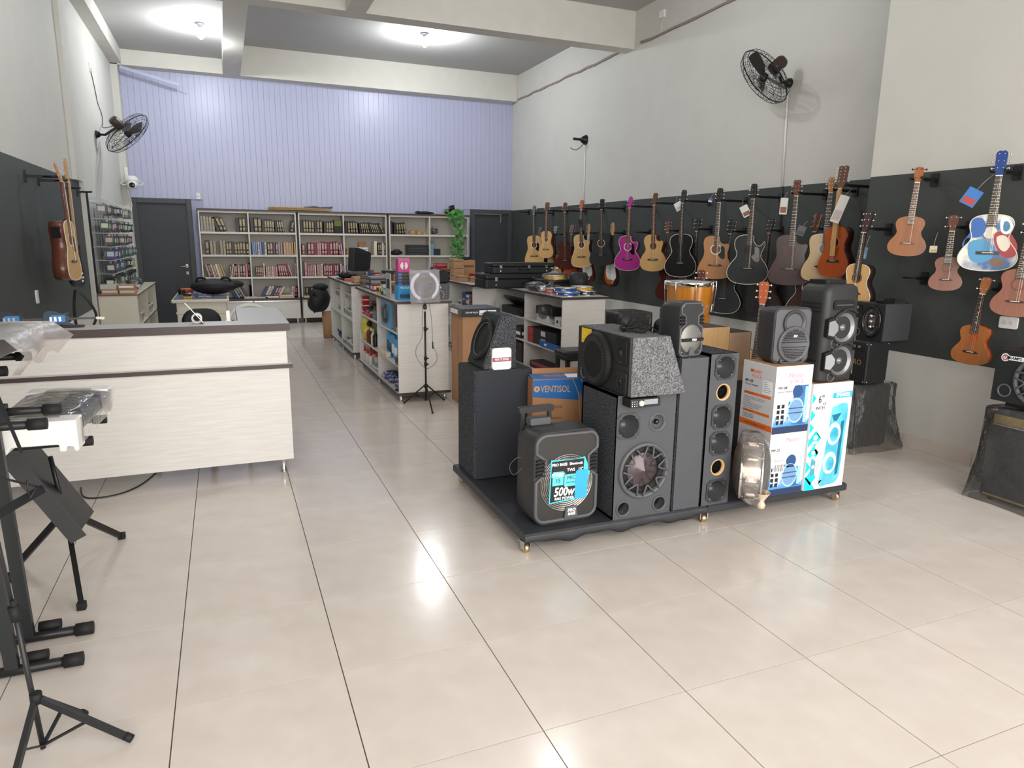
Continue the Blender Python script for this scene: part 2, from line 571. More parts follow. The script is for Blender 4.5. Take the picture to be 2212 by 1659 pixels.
# ---- ceiling lamps
m_glow = mat('lamp_glass', '#ffffff', .3, emit='#f4f8ff', estr=38)
def lamp(x, y, z, label, power, grp='bare bulbs on the ceiling', shown=True):
    t = thing('ceiling_lamp', label, 'lamp', (x, y, z), 0, grp)
    MB().lathe([(.0, 0), (.075, 0), (.075, -.012), (.05, -.025), (.03, -.03), (.028, -.07), (0, -.07)], 20).build('lamp_base', mat('lamp_grey', '#55585c', .5), t)
    MB().lathe([(.022, -.065), (.03, -.085), (.052, -.12), (.056, -.155), (.045, -.195), (.02, -.22), (0, -.225)], 20).build('bulb', m_glow, t)
    L = bpy.data.lights.new('bulb_light', 'POINT')
    L.energy = power
    L.color = (.93, .97, 1)
    L.shadow_soft_size = .06
    lo = bpy.data.objects.new('bulb_light', L)
    col.objects.link(lo)
    lo.parent = t
    lo.location = (0, 0, -.3)
lamp(-.1, 12.27, 4.83, 'bare white bulb glowing on the ceiling of the left back bay', 90)
lamp(3.4, 12.3, ZC, 'bare white bulb glowing on the ceiling between the concrete beams', 110)
lamp(3.4, 6.6, ZC, 'added unseen fill bulb above the speaker display', 60)  # bulb added out of view to brighten the front bay
lamp(-.1, 6.6, 4.83, 'added unseen fill bulb above the white counter', 45)  # another out-of-view bulb, added for more light around the counter

# ================================================================ FURNITURE
m_lam = mat('white_wood_laminate', '#dedcd8', .38, noise=.05, nscale=9, stretch=(.5, .5, 9), color2='#d3d0cb', bump=.03, bscale=60)
m_lamv = mat('pale_laminate', '#d2d0cb', .4, noise=.05, nscale=9, stretch=(9, 9, .5), color2='#c8c5bf')
m_edge = mat('dark_brown_edge', '#473a39', .4, noise=.15, nscale=12)
m_ltop = mat('grey_white_top', '#c9c9c7', .3, noise=.05, nscale=14)
m_cream = mat('cream_lacquer', '#d8d3c4', .35)
m_shelf = mat('shelf_white', '#d6d3ca', .45, noise=.04, nscale=6)

def leg_mesh(h=.1, r=.018):
    return MB().lathe([(r * .8, 0), (r * 1.15, 0), (r * 1.15, .008), (r, .01), (r, h - .01), (r * 1.3, h), (0, h)], 14).mesh('leg', m_chrome)
LEG = leg_mesh(.105)

def slab(b, x0, x1, y0, y1, z0, z1):
    """board with a dark edge band (material 1) and pale faces (material 0)"""
    b.box(x0, x1, y0, y1, z0 + .001, z1 - .001, 1)
    b.box(x0 + .002, x1 - .002, y0 + .002, y1 - .002, z0, z1, 0)

def gondola(label, x0, x1, y0, y1, ydiv, levels, group='double sided shop gondolas', trimbase=True):
    t = thing('shop_gondola', label, 'shelf', ((x0 + x1) / 2, y0, 0), 0, group)
    O = Matrix.Translation((-(x0 + x1) / 2, -y0, 0))
    def p(name, b, m, bev=0): return b.build(name, m, t, bevel=bev)
    xm = (x0 + x1) / 2
    b = MB().at(O); slab(b, x0 - .03, x1 + .03, y0 - .03, y1 + .03, 1.03, 1.06); p('worktop', b, [m_ltop, m_edge])
    b = MB().at(O); slab(b, x0 - .02, x1 + .02, y0 - .02, y1 + .02, .075, .105); p('base_board', b, [m_ltop, m_edge])
    for ya, yb in ((y0, y0 + .018), (y1 - .018, y1)):
        p('end_panel', MB().at(O).box(x0, x1, ya, yb, .105, 1.03), m_lam)
    p('spine_panel', MB().at(O).box(xm - .008, xm + .008, y0 + .018, y1 - .018, .105, 1.03), m_lam)
    for yd in ydiv:
        p('divider', MB().at(O).box(x0 + .01, x1 - .01, yd - .009, yd + .009, .105, 1.03), m_lam)
    for side in (0, 1):
        xa, xb = (x0 + .012, xm - .008) if side == 0 else (xm + .008, x1 - .012)
        ys = [y0 + .018] + list(ydiv) + [y1 - .018]
        for (ya, yb), zs in zip(zip(ys[:-1], ys[1:]), levels):
            for z in zs:
                p('shelf_board', MB().at(O).box(xa, xb, ya + .01, yb - .01, z - .018, z), m_lam)
    n = max(2, round((y1 - y0) / .95) + 1)
    for i in range(n):
        for xx in (x0 + .03, x1 - .03):
            child('leg', LEG, t, O @ Matrix.Translation((xx, y0 + .05 + (y1 - y0 - .1) * i / (n - 1), -.03)) @ Matrix.Diagonal((1, 1, 1, 1)) @ Matrix.Translation((0, 0, .03)) @ Matrix.Diagonal((1, 1, .72, 1)))
    return t
gondola('white double sided gondola with packaged goods standing behind the ring light', 1.6, 2.14, 6.95, 9.2, [8.05], [[.72, .38], [.72, .38]])
gondola('white gondola with plastic baskets near the bookcases, beyond the ring light', 1.6, 2.14, 9.72, 11.85, [10.8], [[.55], [.55]])
gondola('white gondola under the black instrument cases and tambourines', 3.5, 4.05, 7.0, 9.1, [8.1], [[.71, .42], [.71, .42]])
gondola('white gondola stacked with brown cartons in front of the vine', 3.22, 3.77, 9.28, 11.6, [10.4], [[.72, .38], [.72, .38]])

# ---- reception counter
t = thing('reception_counter', 'long white wooden counter with dark edged two level top', 'counter', (-.6, 5.05, 0))
O = Matrix.Translation((.6, -5.05, 0))
XE = .375
b = MB().at(O); slab(b, XL + .02, XE + .02, 5.045, 5.3, 1.04, 1.095); slab(b, .06, XE + .02, 5.3, 6.27, 1.04, 1.095); b.build('upper_top', [m_ltop, m_edge], t)
MB().at(O).box(XL + .02, XE - .005, 5.07, 5.088, .81, 1.04).build('upper_panel', m_lam, t)
b = MB().at(O); slab(b, XL + .02, XE + .025, 5.02, 5.6, .78, .81); b.build('ledge', [m_ltop, m_edge], t)
MB().at(O).box(XL + .02, XE, 5.05, 5.068, .105, .78).build('front_panel', m_lam, t)
MB().at(O).box(XE - .018, XE, 5.07, 6.25, .105, .78).box(XE - .018, XE - .004, 5.09, 6.25, .81, 1.04).build('side_panel', m_lamv, t)
MB().at(O).box(.08, .1, 5.6, 6.25, .105, .78).build('inner_panel', m_lamv, t)
for x, y in ((.305, 5.09), (-1.5, 5.09), (.305, 6.2), (-.55, 5.5)):
    child('leg', LEG, t, O @ Matrix.Translation((x, y, 0)))

# ---- three bookcases with base cabinets along the back wall
SH = [1.768, 1.342, .921]
UN = [(-.395, 1.35, .475), (1.395, 3.134, 2.263), (3.186, 4.905, 4.048)]
for k, (x0, x1, xd) in enumerate(UN):
    t = thing('bookcase', ['pale bookcase with cabinet base standing beside the left grey door', 'pale bookcase full of red and pink books, middle of the three',
                           'pale bookcase draped with the green leafy vine, next to the far door'][k], 'bookcase', (x0, 14.42, 0), 0, 'bookcases along the back wall')
    O = Matrix.Translation((-x0, -14.42, 0))
    y0, y1 = 14.42, 14.733
    b = MB().at(O).box(x0 - .02, x1 + .02, y0 - .02, y1, 2.155, 2.19); b.build('top_board', m_edge, t)
    MB().at(O).box(x0 + .02, x1 - .02, y0 + .002, y0 + .012, 2.12, 2.155).build('top_rail', m_shelf, t)
    for xx in (x0, x1 - .022): MB().at(O).box(xx, xx + .022, y0, y1, .51, 2.155).build('side_panel', m_shelf, t)
    MB().at(O).box(xd - .012, xd + .012, y0 + .003, y1 - .01, .51, 2.155).build('divider', m_shelf, t)
    MB().at(O).box(x0, x1, y1 - .012, y1, .51, 2.155).build('back_panel', mat('bookcase_back', '#c2beb6', .6), t)
    for z in SH:
        for xa, xb in ((x0 + .022, xd - .012), (xd + .012, x1 - .022)):
            MB().at(O).box(xa, xb, y0 + .002, y1 - .012, z - .036, z).build('shelf_board', m_shelf, t)
    MB().at(O).box(x0 - .01, x1 + .01, 14.3, y1, .476, .51).build('cabinet_top', m_edge, t)
    MB().at(O).box(x0, x1, 14.345, y1, .1, .476).build('cabinet_body', m_shelf, t)
    for xa, xb in ((x0 + .01, xd - .004), (xd + .004, x1 - .01)):
        d = MB().at(O).box(xa, xb, 14.325, 14.345, .11, .44).build('cabinet_door', m_lam, t, bevel=.003)
        MB().at(O).box(xa + .01, xb - .01, 14.318, 14.328, .443, .462).build('door_rail', m_steel, t)
    for xx in (x0 + .05, xd, x1 - .06):
        for yy in (14.4, 14.68): child('leg', LEG, t, O @ Matrix.Translation((xx, yy, 0)))
    MB().at(O).box(x0 + .1, x1 - .1, 14.5, 14.52, .02, .1).build('plinth', m_edge, t)

# ---- cream desk behind the counter
t = thing('desk', 'cream desk with rounded edges behind the counter, black bag on it', 'desk', (-.33, 11.6, 0))
O = Matrix.Translation((.33, -11.6, 0))
MB().at(O).rbox(-.72, .03, 10.65, 12.75, .765, .81, .03, 3, inset=.012).build('desk_top', m_cream, t)
MB().at(O).box(-.69, 0, 10.68, 12.72, .808, .812).build('glass_sheet', mat('desk_glass', '#9aa3b8', .12, spec=.6), t)
MB().at(O).rbox(-.66, -.01, 10.72, 12.68, .0, .765, .02, 2).build('desk_body', m_cream, t)
for z0, z1 in ((.6, .64), (.3, .34)):
    MB().at(O).rbox(-.67, 0, 10.7, 12.7, z0, z1, .018, 2, inset=.01).build('moulding', m_cream, t)

# ---- low open shelf under the accessory panel
t = thing('low_shelf', 'low cream open shelf under the hanging accessories beside the grey door', 'shelf', (-1.36, 10.6, 0))
O = Matrix.Translation((1.36, -10.6, 0))
b = MB().at(O); slab(b, -1.59, -1.1, 10.58, 13.35, .885, .905); b.build('top_board', [m_cream, mat('brown_edge', '#7a5443', .5)], t)
for yy in (10.6, 11.95, 13.3): MB().at(O).box(-1.585, -1.12, yy, yy + .02, .03, .885).build('upright', m_cream, t)
b = MB().at(O); slab(b, -1.585, -1.12, 10.62, 13.3, .44, .46); b.build('shelf_board', [m_cream, mat('brown_edge', '#7a5443')], t)
MB().at(O).box(-1.585, -1.12, 10.62, 13.3, .03, .05).build('shelf_board', m_cream, t)
MB().at(O).box(-1.588, -1.58, 10.6, 13.32, .03, .885).build('back_panel', m_cream, t)
for yy in (10.65, 13.25):
    for xx in (-1.55, -1.16): MB().at(O).box(xx - .02, xx + .02, yy - .02, yy + .02, 0, .03).build('foot', m_black, t)

# ---- wheeled display platform
m_vinyl = mat('black_vinyl', '#33353a', .5, noise=.15, nscale=5, bump=.25, bscale=9, bdist=.01)
m_brass = mat('brass_caster', '#c9b087', .3, .9)
ZP = .125
t = thing('display_platform', 'low black wrapped platform on small brass casters carrying the speakers', 'platform', (2.57, 3.83, 0))
O = Matrix.Translation((-2.57, -3.83, 0))
for xa, xb in ((1.4, 2.605), (2.61, 3.745)):
    MB().at(O).rbox(xa, xb, 3.18, 4.47, .075, ZP, .012, 2, inset=.008).build('platform_board', m_vinyl, t)
pts = []
for i in range(40):
    f = i / 39
    pts.append((1.4 + 1.2 * f, .0 + .012 * math.sin(f * 21) + .006 * math.sin(f * 47)))
b = MB().at(O)
r = [[(x, 3.181 - .006, .118), (x, 3.172 - abs(dz) * .5, .095 + dz * .3), (x, 3.177, .068 + dz), (x, 3.184, .072 + dz)] for x, dz in pts]
b.loft(r, 0, True, False)
b.build('loose_vinyl_wrap', m_vinyl, t)
cb = MB()
cb.box(-.03, .03, -.025, .025, .068, .075, 0)
cb.box(-.024, -.02, -.016, .016, .022, .07, 0).box(.02, .024, -.016, .016, .022, .07, 0).box(-.024, .024, -.016, .016, .064, .068, 0)
cme = cb.mesh('caster_fork', m_steel)
wb_ = MB().at(Matrix.Rotation(PI / 2, 4, 'Y'))
wb_.lathe([(0, -.014), (.02, -.016), (.0265, -.012), (.0265, .012), (.02, .016), (0, .014)], 18)
wme = wb_.mesh('wheel', m_brass)
for x, y, a in ((1.43, 3.235, .2), (2.62, 3.235, -.3), (3.69, 3.22, .3), (1.455, 4.42, .6), (2.6, 4.42, 1), (3.7, 4.42, .4)):
    c = child('caster', cme, t, O @ Matrix.Translation((x, y, 0)) @ Matrix.Rotation(a, 4, 'Z'))
    child('wheel', wme, c, Matrix.Translation((0, 0, .0265)))

# ================================================================ SPEAKERS, AMPS AND CARTONS
from mathutils.geometry import tessellate_polygon
m_carpet = mat('charcoal_carpet', '#2b2d31', .95, spec=.1, noise=1, nscale=150, color2='#6d7076', lo=.42, hi=.7, bump=.6, bscale=300, bdist=.004)
m_carpet2 = mat('grey_speckled_carpet', '#37383b', .95, spec=.1, noise=1, nscale=150, color2='#8f9093', lo=.36, hi=.66, bump=.6, bscale=300, bdist=.004)
m_baffle = mat('grey_vinyl_baffle', '#4b4d52', .55, noise=.06, nscale=30, bump=.1, bscale=200)
m_baffle_d = mat('black_baffle', '#212225', .5, noise=.08, nscale=30, bump=.08, bscale=200)
m_blue = mat('slate_cloth', '#33363d', .85, noise=.12, nscale=200)
m_spk = mat('speaker_plastic', '#2f3032', .5, noise=.06, nscale=40, bump=.15, bscale=260, bdist=.001)
m_spk2 = mat('speaker_plastic_light', '#55565a', .42)
m_gloss = mat('glossy_black', '#101113', .12, spec=.7)
m_rubber = mat('black_rubber', '#151617', .7)
m_cone = mat('polished_cone', '#584f52', .16, .55)
m_horn = mat('horn_plastic', '#3a3b3d', .28, spec=.55)
m_hole = mat('dark_inside', '#090909', .9)
m_mesh_g = mat('silver_grille', '#8d8d88', .4, .5, noise=.25, nscale=300)
m_mdf = mat('raw_mdf', '#a07048', .8)
m_ply = mat('ply_edge', '#d0a878', .7)
m_card = mat('brown_cardboard', '#a97c57', .85, noise=.08, nscale=14)
m_kraft = mat('kraft_pale', '#b58f6c', .85, noise=.06, nscale=10)
m_whitecard = mat('white_card', '#eef0f2', .4)
m_greycard = mat('grey_card', '#c9c9cb', .5)
m_orange = mat('print_orange', '#dd6a22', .5)
m_ink = mat('print_black', '#202226', .5)
m_inkg = mat('print_grey', '#77787c', .5)
m_cyan = mat('print_cyan', '#12d3e6', .45)
m_bluep = mat('print_blue', '#1c63a8', .5)
m_pwhite = mat('print_white', '#f4f6f8', .45)
m_clear = film('clear_film', opac=.05, rough=.12, crinkle=.5, bscale=14)
m_clear2 = film('dusty_film', '#f1efec', .06, .2, .7, 16)

FR = lambda x, y, z: face_T((x, y, z), (1, 0, 0), (0, 0, 1))          # front face, looking out to -y
LF = lambda x, y, z: face_T((x, y, z), (0, -1, 0), (0, 0, 1))         # left face, looking out to -x

def holed(b, outer, holes, z, depth, m=0, mside=None):
    """flat face with real holes (local z out), walls going `depth` inward"""
    loops = [[Vector((p[0], p[1], 0)) for p in outer]] + [[Vector((p[0], p[1], 0)) for p in h] for h in holes]
    flat = [p for l in loops for p in l]
    tr = tessellate_polygon(loops)
    b.add([(p.x, p.y, z) for p in flat], [t for t in tr], m)
    for k, l in enumerate(loops):
        n = len(l)
        b.add([(p.x, p.y, z) for p in l] + [(p.x, p.y, z - depth) for p in l], [(i, (i + 1) % n, n + (i + 1) % n, n + i) for i in range(n)], m if (mside is None or k == 0) else mside)
    return b

def cabinet(parent, x0, x1, y0, y1, z0, z1, holes, mbody, mface, th=.014):
    """open-fronted carcass plus a baffle with holes; front at y0"""
    b = MB().box(x0, x0 + th, y0 + .001, y1, z0, z1).box(x1 - th, x1, y0 + .001, y1, z0, z1).box(x0, x1, y0 + .001, y1, z0, z0 + th).box(x0, x1, y0 + .001, y1, z1 - th, z1).box(x0, x1, y1 - th, y1, z0, z1)
    b.build('cabinet', mbody, parent)
    f = MB().at(FR(0, y0, 0))
    holed(f, [(x0, z0), (x1, z0), (x1, z1), (x0, z1)], holes, 0, th)
    return f.build('baffle', mface, parent)

def horn(parent, T, r, name='horn', seg=28):
    """square-cornered flange with a deep flare"""
    R_ = r * 1.08
    oc = []
    c = R_ * .62
    for a, d in ((c, -R_), (R_, -c), (R_, c), (c, R_), (-c, R_), (-R_, c), (-R_, -c), (-c, -R_)): oc.append((a, d))
    b = MB().at(T)
    holed(b, oc, [circ(0, 0, r * .97, seg)], .006, .006)
    b.lathe([(r * .97, .006), (r * .9, -.004), (r * .7, -.03), (r * .45, -.055), (r * .25, -.07), (.0, -.072)], seg)
    o = b.build(name, m_horn, parent)
    s = MB().at(T)
    for a in (45, 135, 225, 315):
        s.at(T @ Matrix.Translation((R_ * .86 * math.cos(math.radians(a)) * 1.02, R_ * .86 * math.sin(math.radians(a)) * 1.02, .006))).ball((0, 0, 0), .004, 6, 4)
    s.build('screws', m_steel, o)
    return o

def port(parent, T, r, name='bass_port'):
    b = MB().at(T).lathe([(r * .8, -.06), (r * .8, .0), (r * .86, .007), (r * 1.02, .008), (r * 1.06, .002), (r * 1.06, -.002)], 28)
    o = b.build(name, m_spk2, parent)
    MB().at(T).lathe([(0, -.058), (r * .81, -.058), (r * .8, -.002)], 24).build('port_tube', m_hole, o)
    return o

def woofer(parent, T, r, cone=m_cone, petals=8, name='woofer'):
    b = MB().at(T).lathe([(r * .84, -.005), (r * .86, .012), (r * .93, .02), (r, .016), (r * 1.01, 0)], 40)
    o = b.build(name, m_spk2, parent)
    MB().at(T).lathe([(r * .62, -.008), (r * .68, .006), (r * .76, .01), (r * .84, -.004)], 36).build('surround', m_rubber, o)
    MB().at(T).lathe([(0, .02), (r * .1, .012), (r * .3, -.002), (r * .5, -.01), (r * .63, -.012)], 36).build('cone', cone, o)
    g = MB()
    for k in range(petals):
        a = 2 * PI * (k + .25) / petals
        w = .26
        pts = []
        for q in range(9):
            t = -1 + 2 * q / 8
            rr = r * (.9 - .36 * (1 - abs(t) ** 2.2))
            aa = a + w * t * (.75 + .25 * abs(t))
            pts.append((rr * math.cos(aa), rr * math.sin(aa), .022))
        g.at(T).tube(pts, r * .035, 6)
    g.build('guard_loops', m_spk2, o)
    return o

# ---- tall blank cabinet at the platform's left rear
t = thing('speaker_cabinet', 'tall carpeted speaker cabinet with plain slate face, under the wedge subwoofer', 'speaker', (1.635, 4.27, ZP))
O = Matrix.Translation((-1.635, -4.27, -ZP))
MB().at(O).box(1.437, 1.835, 4.106, 4.45, ZP, .856).build('cabinet', m_carpet, t, bevel=.008)
MB().at(O).box(1.445, 1.83, 4.098, 4.107, ZP + .006, .85).build('face_panel', m_blue, t)
MB().at(O).box(1.445, 1.83, 4.11, 4.445, .8555, .858).build('top_panel', mat('black_top_cloth', '#1f2023', .9), t)

# ---- wedge subwoofer on it, baffle leaning back to the left
t = thing('wedge_subwoofer', 'carpeted wedge subwoofer with round black driver leaning back on the tall cabinet', 'speaker', (1.61, 4.25, .858))
O = Matrix.Translation((-1.61, -4.25, 0))
O2 = Matrix.Translation((-1.61, -4.25, -.858))
prof = [(1.507, .858), (1.735, .858), (1.735, 1.2), (1.63, 1.205)]
b = MB().at(O2 @ face_T((0, 4.445, 0), (1, 0, 0), (0, 0, 1)))
b.prism(prof, 0, .315, 0)
b.build('cabinet', m_carpet, t, bevel=.006)
e = Vector((1.63 - 1.507, 0, 1.205 - .858)).normalized()
nrm = Vector((-e.z, 0, e.x))
mid = Vector(((1.507 + 1.63) / 2, 4.288, (.858 + 1.205) / 2))
Tb = O2 @ face_T(mid + nrm * .004, (0, -1, 0), e)
MB().at(Tb).prism(rrect(-.15, .15, -.175, .175, .01), -.003, .005).build('baffle', m_baffle_d, t)
d = MB().at(Tb).lathe([(.142, .005), (.147, .018), (.14, .027), (.126, .024), (.122, .012), (.1, .004), (.05, .008), (0, .01)], 40).build('driver', m_rubber, t)
MB().at(Tb).lathe([(.118, .014), (.114, .02), (.11, .014)], 36).build('driver_ring', m_spk2, d)

# ---- white adapter pack in clear bag leaning on the wedge
t = thing('adapter_pack', 'white and red boxed charger in a clear bag leaning on the wedge subwoofer', 'package', (1.625, 4.118, .8585))
O = Matrix.Identity(4)
MB().at(O).rbox(-.066, .066, -.01, .009, .0, .14, .018, 4, axis='y').build('pack', m_pwhite, t)
MB().at(O).rbox(-.064, .064, -.012, -.01, .052, .078, .004, 2, axis='y').build('red_stripe', mat('print_red', '#a5404a', .5), t)
text('HAYONIK', .022, O @ FR(0, -.0125, .066), m_pwhite, t, bold=.0004)
b = MB().at(O)
hexr = [[(-.075, -.016, 0), (.07, -.018, 0), (.085, .01, 0), (-.085, .01, 0)], [(-.072, -.02, .08), (.075, -.018, .08), (.09, .01, .08), (-.08, .01, .08)], [(-.07, -.014, .14), (.07, -.014, .145), (.085, .01, .158), (-.075, .01, .15)]]
b.loft(hexr, 0, False)
b.build('clear_bag', m_clear, t)

# ---- fan carton behind the trolley speaker
t = thing('fan_carton', 'brown and blue fan carton with open top flaps behind the trolley speaker', 'box', (1.775, 3.95, ZP), -.16)
W, D, H = .42, .12, .685
MB().box(0, W, 0, .004, 0, H).box(0, W, D - .004, D, 0, H).box(0, .004, 0, D, 0, H).box(W - .004, W, 0, D, 0, H).box(0, W, 0, D, 0, .004).build('carton', m_card, t)
MB().at(Matrix.Translation((0, 0, H)) @ rot(.12)).box(.004, W, 0, .112, -.002, .002, 0).build('flap_front', m_bluep, t)
MB().at(Matrix.Translation((0, D, H)) @ rot(1.25)).box(.03, W, 0, .05, -.002, .002).build('flap_back', m_card, t)
def fp(b, poly, T, m=0): return b.at(T).prism(poly, 0, .0006, m)
F = FR(0, 0, 0)
fp(MB(), [(.004, H - .005), (W - .1, H - .005), (W - .1, H - .145), (.004, H - .115)][::-1], F).build('blue_band', m_bluep, t)
sw = smooth_poly([(.29, H - .005), (.335, H - .12), (.345, H - .25), (.36, H - .36), (.416, H - .5), (.416, H - .25), (.416, H - .06), (.416, H - .005)], 3)
fp(MB(), sw, FR(0, -.0004, 0)).build('blue_swoosh', m_bluep, t)
b = MB()
for k, off in enumerate((0, .055)):
    pts = smooth_poly([(.27 + off, -.0012, H - .002), (.31 + off, -.0012, H - .1), (.322 + off * .8, -.0012, H - .2), (.335 + off * .5, -.0012, H - .32)], 4, False)
    b.at(Matrix.Identity(4)).tube(pts, .0022, 4)
b.build('cream_lines', mat('print_cream', '#d9b48f', .6), t)
m_cardtxt = mat('card_lettering', '#c49a74', .7)
text('VENTISOL', .062, FR(.155, -.001, H - .068) @ rot(0, 0, -.03), m_cardtxt, t, width=.72, bold=.0005)
text('VENTISOL', .05, Matrix.Translation((0, 0, H)) @ rot(.12) @ face_T((.17, .06, .003), (1, 0, 0), (0, 1, 0)), m_cardtxt, t, width=.8)
b = MB().at(FR(.03, -.001, H - .063)).lathe([(.006, .0003), (.02, .0003)], 20).at(FR(.035, 0, H - .183)).disc(.018, .0008, 20)
b.build('round_marks', m_cardtxt, t)
text('CLASSE A PROCEL', .023, FR(.125, -.001, H - .185), m_ink, t, width=.85)
text('SUPORTE REFORÇADO', .018, FR(.125, -.001, H - .26), m_ink, t, width=.85)
b = MB()
for x, z in ((.035, H - .187), (.035, H - .262), (.035, H - .33)): b.at(FR(x, -.0006, z)).disc(.017, 0, 18)
b.build('blue_dots', m_bluep, t)
text('A', .022, FR(.035, -.0015, H - .187), m_cardtxt, t)
b = MB()
cx, cz, rr = .262, H - .43, .14
b.tube([(cx + rr * math.cos(a), -.001, cz + rr * math.sin(a)) for a in [PI * k / 20 for k in range(21)]], .0016, 4)
b.tube([(cx + rr * .4 * math.cos(a), -.001, cz + rr * .4 * math.sin(a)) for a in [PI * k / 14 for k in range(15)]], .0012, 4)
for k in range(15):
    a = PI * (k + .5) / 15
    b.tube([(cx + rr * .15 * math.cos(a), -.001, cz + rr * .15 * math.sin(a)), (cx + rr * math.cos(a + .06), -.001, cz + rr * math.sin(a + .06))], .0012, 4)
b.build('printed_fan_guard', mat('print_brown', '#5c3c26', .6), t)
fp(MB(), smooth_poly([(cx - .01, cz), (cx + .01, cz + .06), (cx + .045, cz + .1), (cx + .035, cz + .05), (cx + .02, cz)], 3), FR(0, -.0016, 0)).build('printed_fan_blade', m_ink, t)
MB().at(Matrix.Translation((0, 0, H)) @ rot(.12)).box(.24, .38, .02, .09, .002, .0035).build('address_label', m_pwhite, t)

# ---- trolley loudspeaker, the biggest of the moulded ones
def rr_ring(w, h, r, n, y, cx=0, cz=0, taper=0):
    return [(cx + p[0] * (1 - taper * (p[1] / h - .5) * 0), y, cz + p[1]) for p in rrect(-w / 2, w / 2, 0, h, r, n)]
def moulded_body(w, h, d, r, m, parent, name='cabinet', back=.75, z0=0):
    """rounded moulded shell, front at y=0 facing -y, tapering to the back"""
    rings = []
    for y, s in ((.0, .97), (.012, 1.0), (d * .45, 1.0), (d * .5, .985), (d * .8, .93), (d, back)):
        rings.append([(x * s, y, z0 + h / 2 + (z - h / 2) * (s if s < .95 else 1)) for x, z in rrect(-w / 2, w / 2, 0, h, r * s, 5)])
    rings[-1] = [(x, y, z) for x, y, z in rings[-1]]
    return MB().loft(rings, 0, True).build(name, m, parent)
def frame_path(w, h, r, cut, zc, cd, top=.04, bot=.04):
    """front bezel outline with a notch cut in on each side at height zc"""
    p = []
    x = w / 2
    R_ = [(x - r, h), (x, h - r), (x, zc + cut * 1.5), (x - cd, zc + cut * .7), (x - cd, zc - cut * .7), (x, zc - cut * 1.5), (x, r), (x - r, 0)]
    def corner(c0, c1, n=4):
        return [c0]
    right = [(x - r + r * math.sin(t), h - r + r * math.cos(t)) for t in [PI / 2 * k / 5 for k in range(6)]]
    right += [(x, zc + cut * 1.5), (x - cd, zc + cut * .75), (x - cd, zc - cut * .75), (x, zc - cut * 1.5)]
    right += [(x - r + r * math.cos(t), r - r * math.sin(t)) for t in [PI / 2 * k / 5 for k in range(6)]]
    left = [(-a, c) for a, c in right[::-1]]
    return right + left
TH = math.radians(2)
t = thing('trolley_speaker', 'large black trolley loudspeaker with blue sticker reading 500W on its grille', 'speaker', (1.69, 3.275, ZP), TH)
W, H, D = .41, .535, .3
moulded_body(W, H, D, .07, m_spk, t)
fpth = frame_path(W * .93, H * .93, .055, .055, H * .6, .055)
z0 = H * .035
b = MB().tube([(x, -.004, z + z0) for x, z in fpth], .011, 8, closed=True); b.build('front_bezel', m_spk2, t)
inner = [(x * .965, (z - H * .465) * .975 + H * .465) for x, z in fpth]
MB().at(FR(0, -.001, z0)).prism(inner, -.002, .002).build('front_grille', mat('speaker_mesh', '#3b3937', .5, .2, noise=.3, nscale=240), t)
b = MB().at(FR(0, -.004, .235))
for k in range(9):
    r0 = .165 - k * .011
    b.lathe([(r0 - .0065, .001), (r0 - .002, .006), (r0, .0045), (r0 + .0012, 0)], 48)
b.build('woofer_rings', mat('ring_silver', '#a5a19e', .3, .7, noise=.4, nscale=60), t)
for s in (-1, 1):
    v = MB()
    for k in range(5):
        zz = H * .6 + z0 - .05 + k * .021
        v.rbox(s * W * .45 - (.0 if s > 0 else .008) - (.045 if s > 0 else 0), s * W * .45 + (.008 if s > 0 else .045), -.016, .01, zz, zz + .011, .003, 2, axis='y')
    v.build('side_vent', m_rubber, t)
b = MB()
pl_ = [(-.045, 0), (.045, 0), (.035, .075), (-.035, .075)]
b.at(FR(.03, -.006, .02)).prism(pl_, 0, .012)
b.build('badge_plate', m_spk2, t, bevel=.004)
text('PRO', .026, FR(.03, -.0185, .072), m_pwhite, t, bold=.0012, shear=.15)
text('BASS', .022, FR(.03, -.0185, .05), m_pwhite, t, bold=.0012, shear=.15)
# sticker
st = MB().at(FR(.015, -.012, .245) @ rot(0, 0, -.03))
st.prism([(-.125, -.125), (.06, -.11), (.1, -.07), (.13, .05), (.09, .135), (.02, .125), (-.125, .13)], 0, .001)
S_ = st.build('sticker', mat('sticker_blue_edge', '#49c5d6', .35), t)
T0 = FR(.015, -.0135, .245) @ rot(0, 0, -.03)
MB().at(T0).prism([(-.118, -.117), (.05, -.1), (.05, .05), (.085, .055), (.085, .125), (-.118, .12)], 0, .0005).build('sticker_field', mat('sticker_black', '#17181c', .35), S_)
MB().at(T0).prism([(-.11, -.02), (-.04, -.02), (-.04, .06), (-.11, .06)], .0005, .001).prism([(-.035, -.03), (.05, -.03), (.05, .04), (-.035, .04)], .0005, .001).build('sticker_panels', mat('sticker_aqua', '#63cfd8', .35), S_)
MB().at(T0).prism(rrect(.035, .115, -.11, .06, .015), .0008, .002).build('sticker_picture', mat('sticker_sky', '#39a9cf', .35), S_)
text('500w', .072, T0 @ Matrix.Translation((-.035, -.06, .0025)), m_pwhite, S_, bold=.0022, width=.8, shear=.15)
text('RMS POWER', .022, T0 @ Matrix.Translation((-.03, -.098, .0025)), m_pwhite, S_, bold=.0006)
text('STREET', .026, T0 @ Matrix.Translation((-.075, .04, .0015)), m_pwhite, S_, bold=.0008)
text('15', .032, T0 @ Matrix.Translation((-.075, .008, .0015)), m_ink, S_)
text('MIC', .03, T0 @ Matrix.Translation((.008, .018, .0015)), m_ink, S_)
text('INCLUDED', .012, T0 @ Matrix.Translation((.008, -.008, .0015)), m_ink, S_)
text('PRO BASS', .022, T0 @ Matrix.Translation((-.07, .1, .0012)), m_pwhite, S_, bold=.0008)
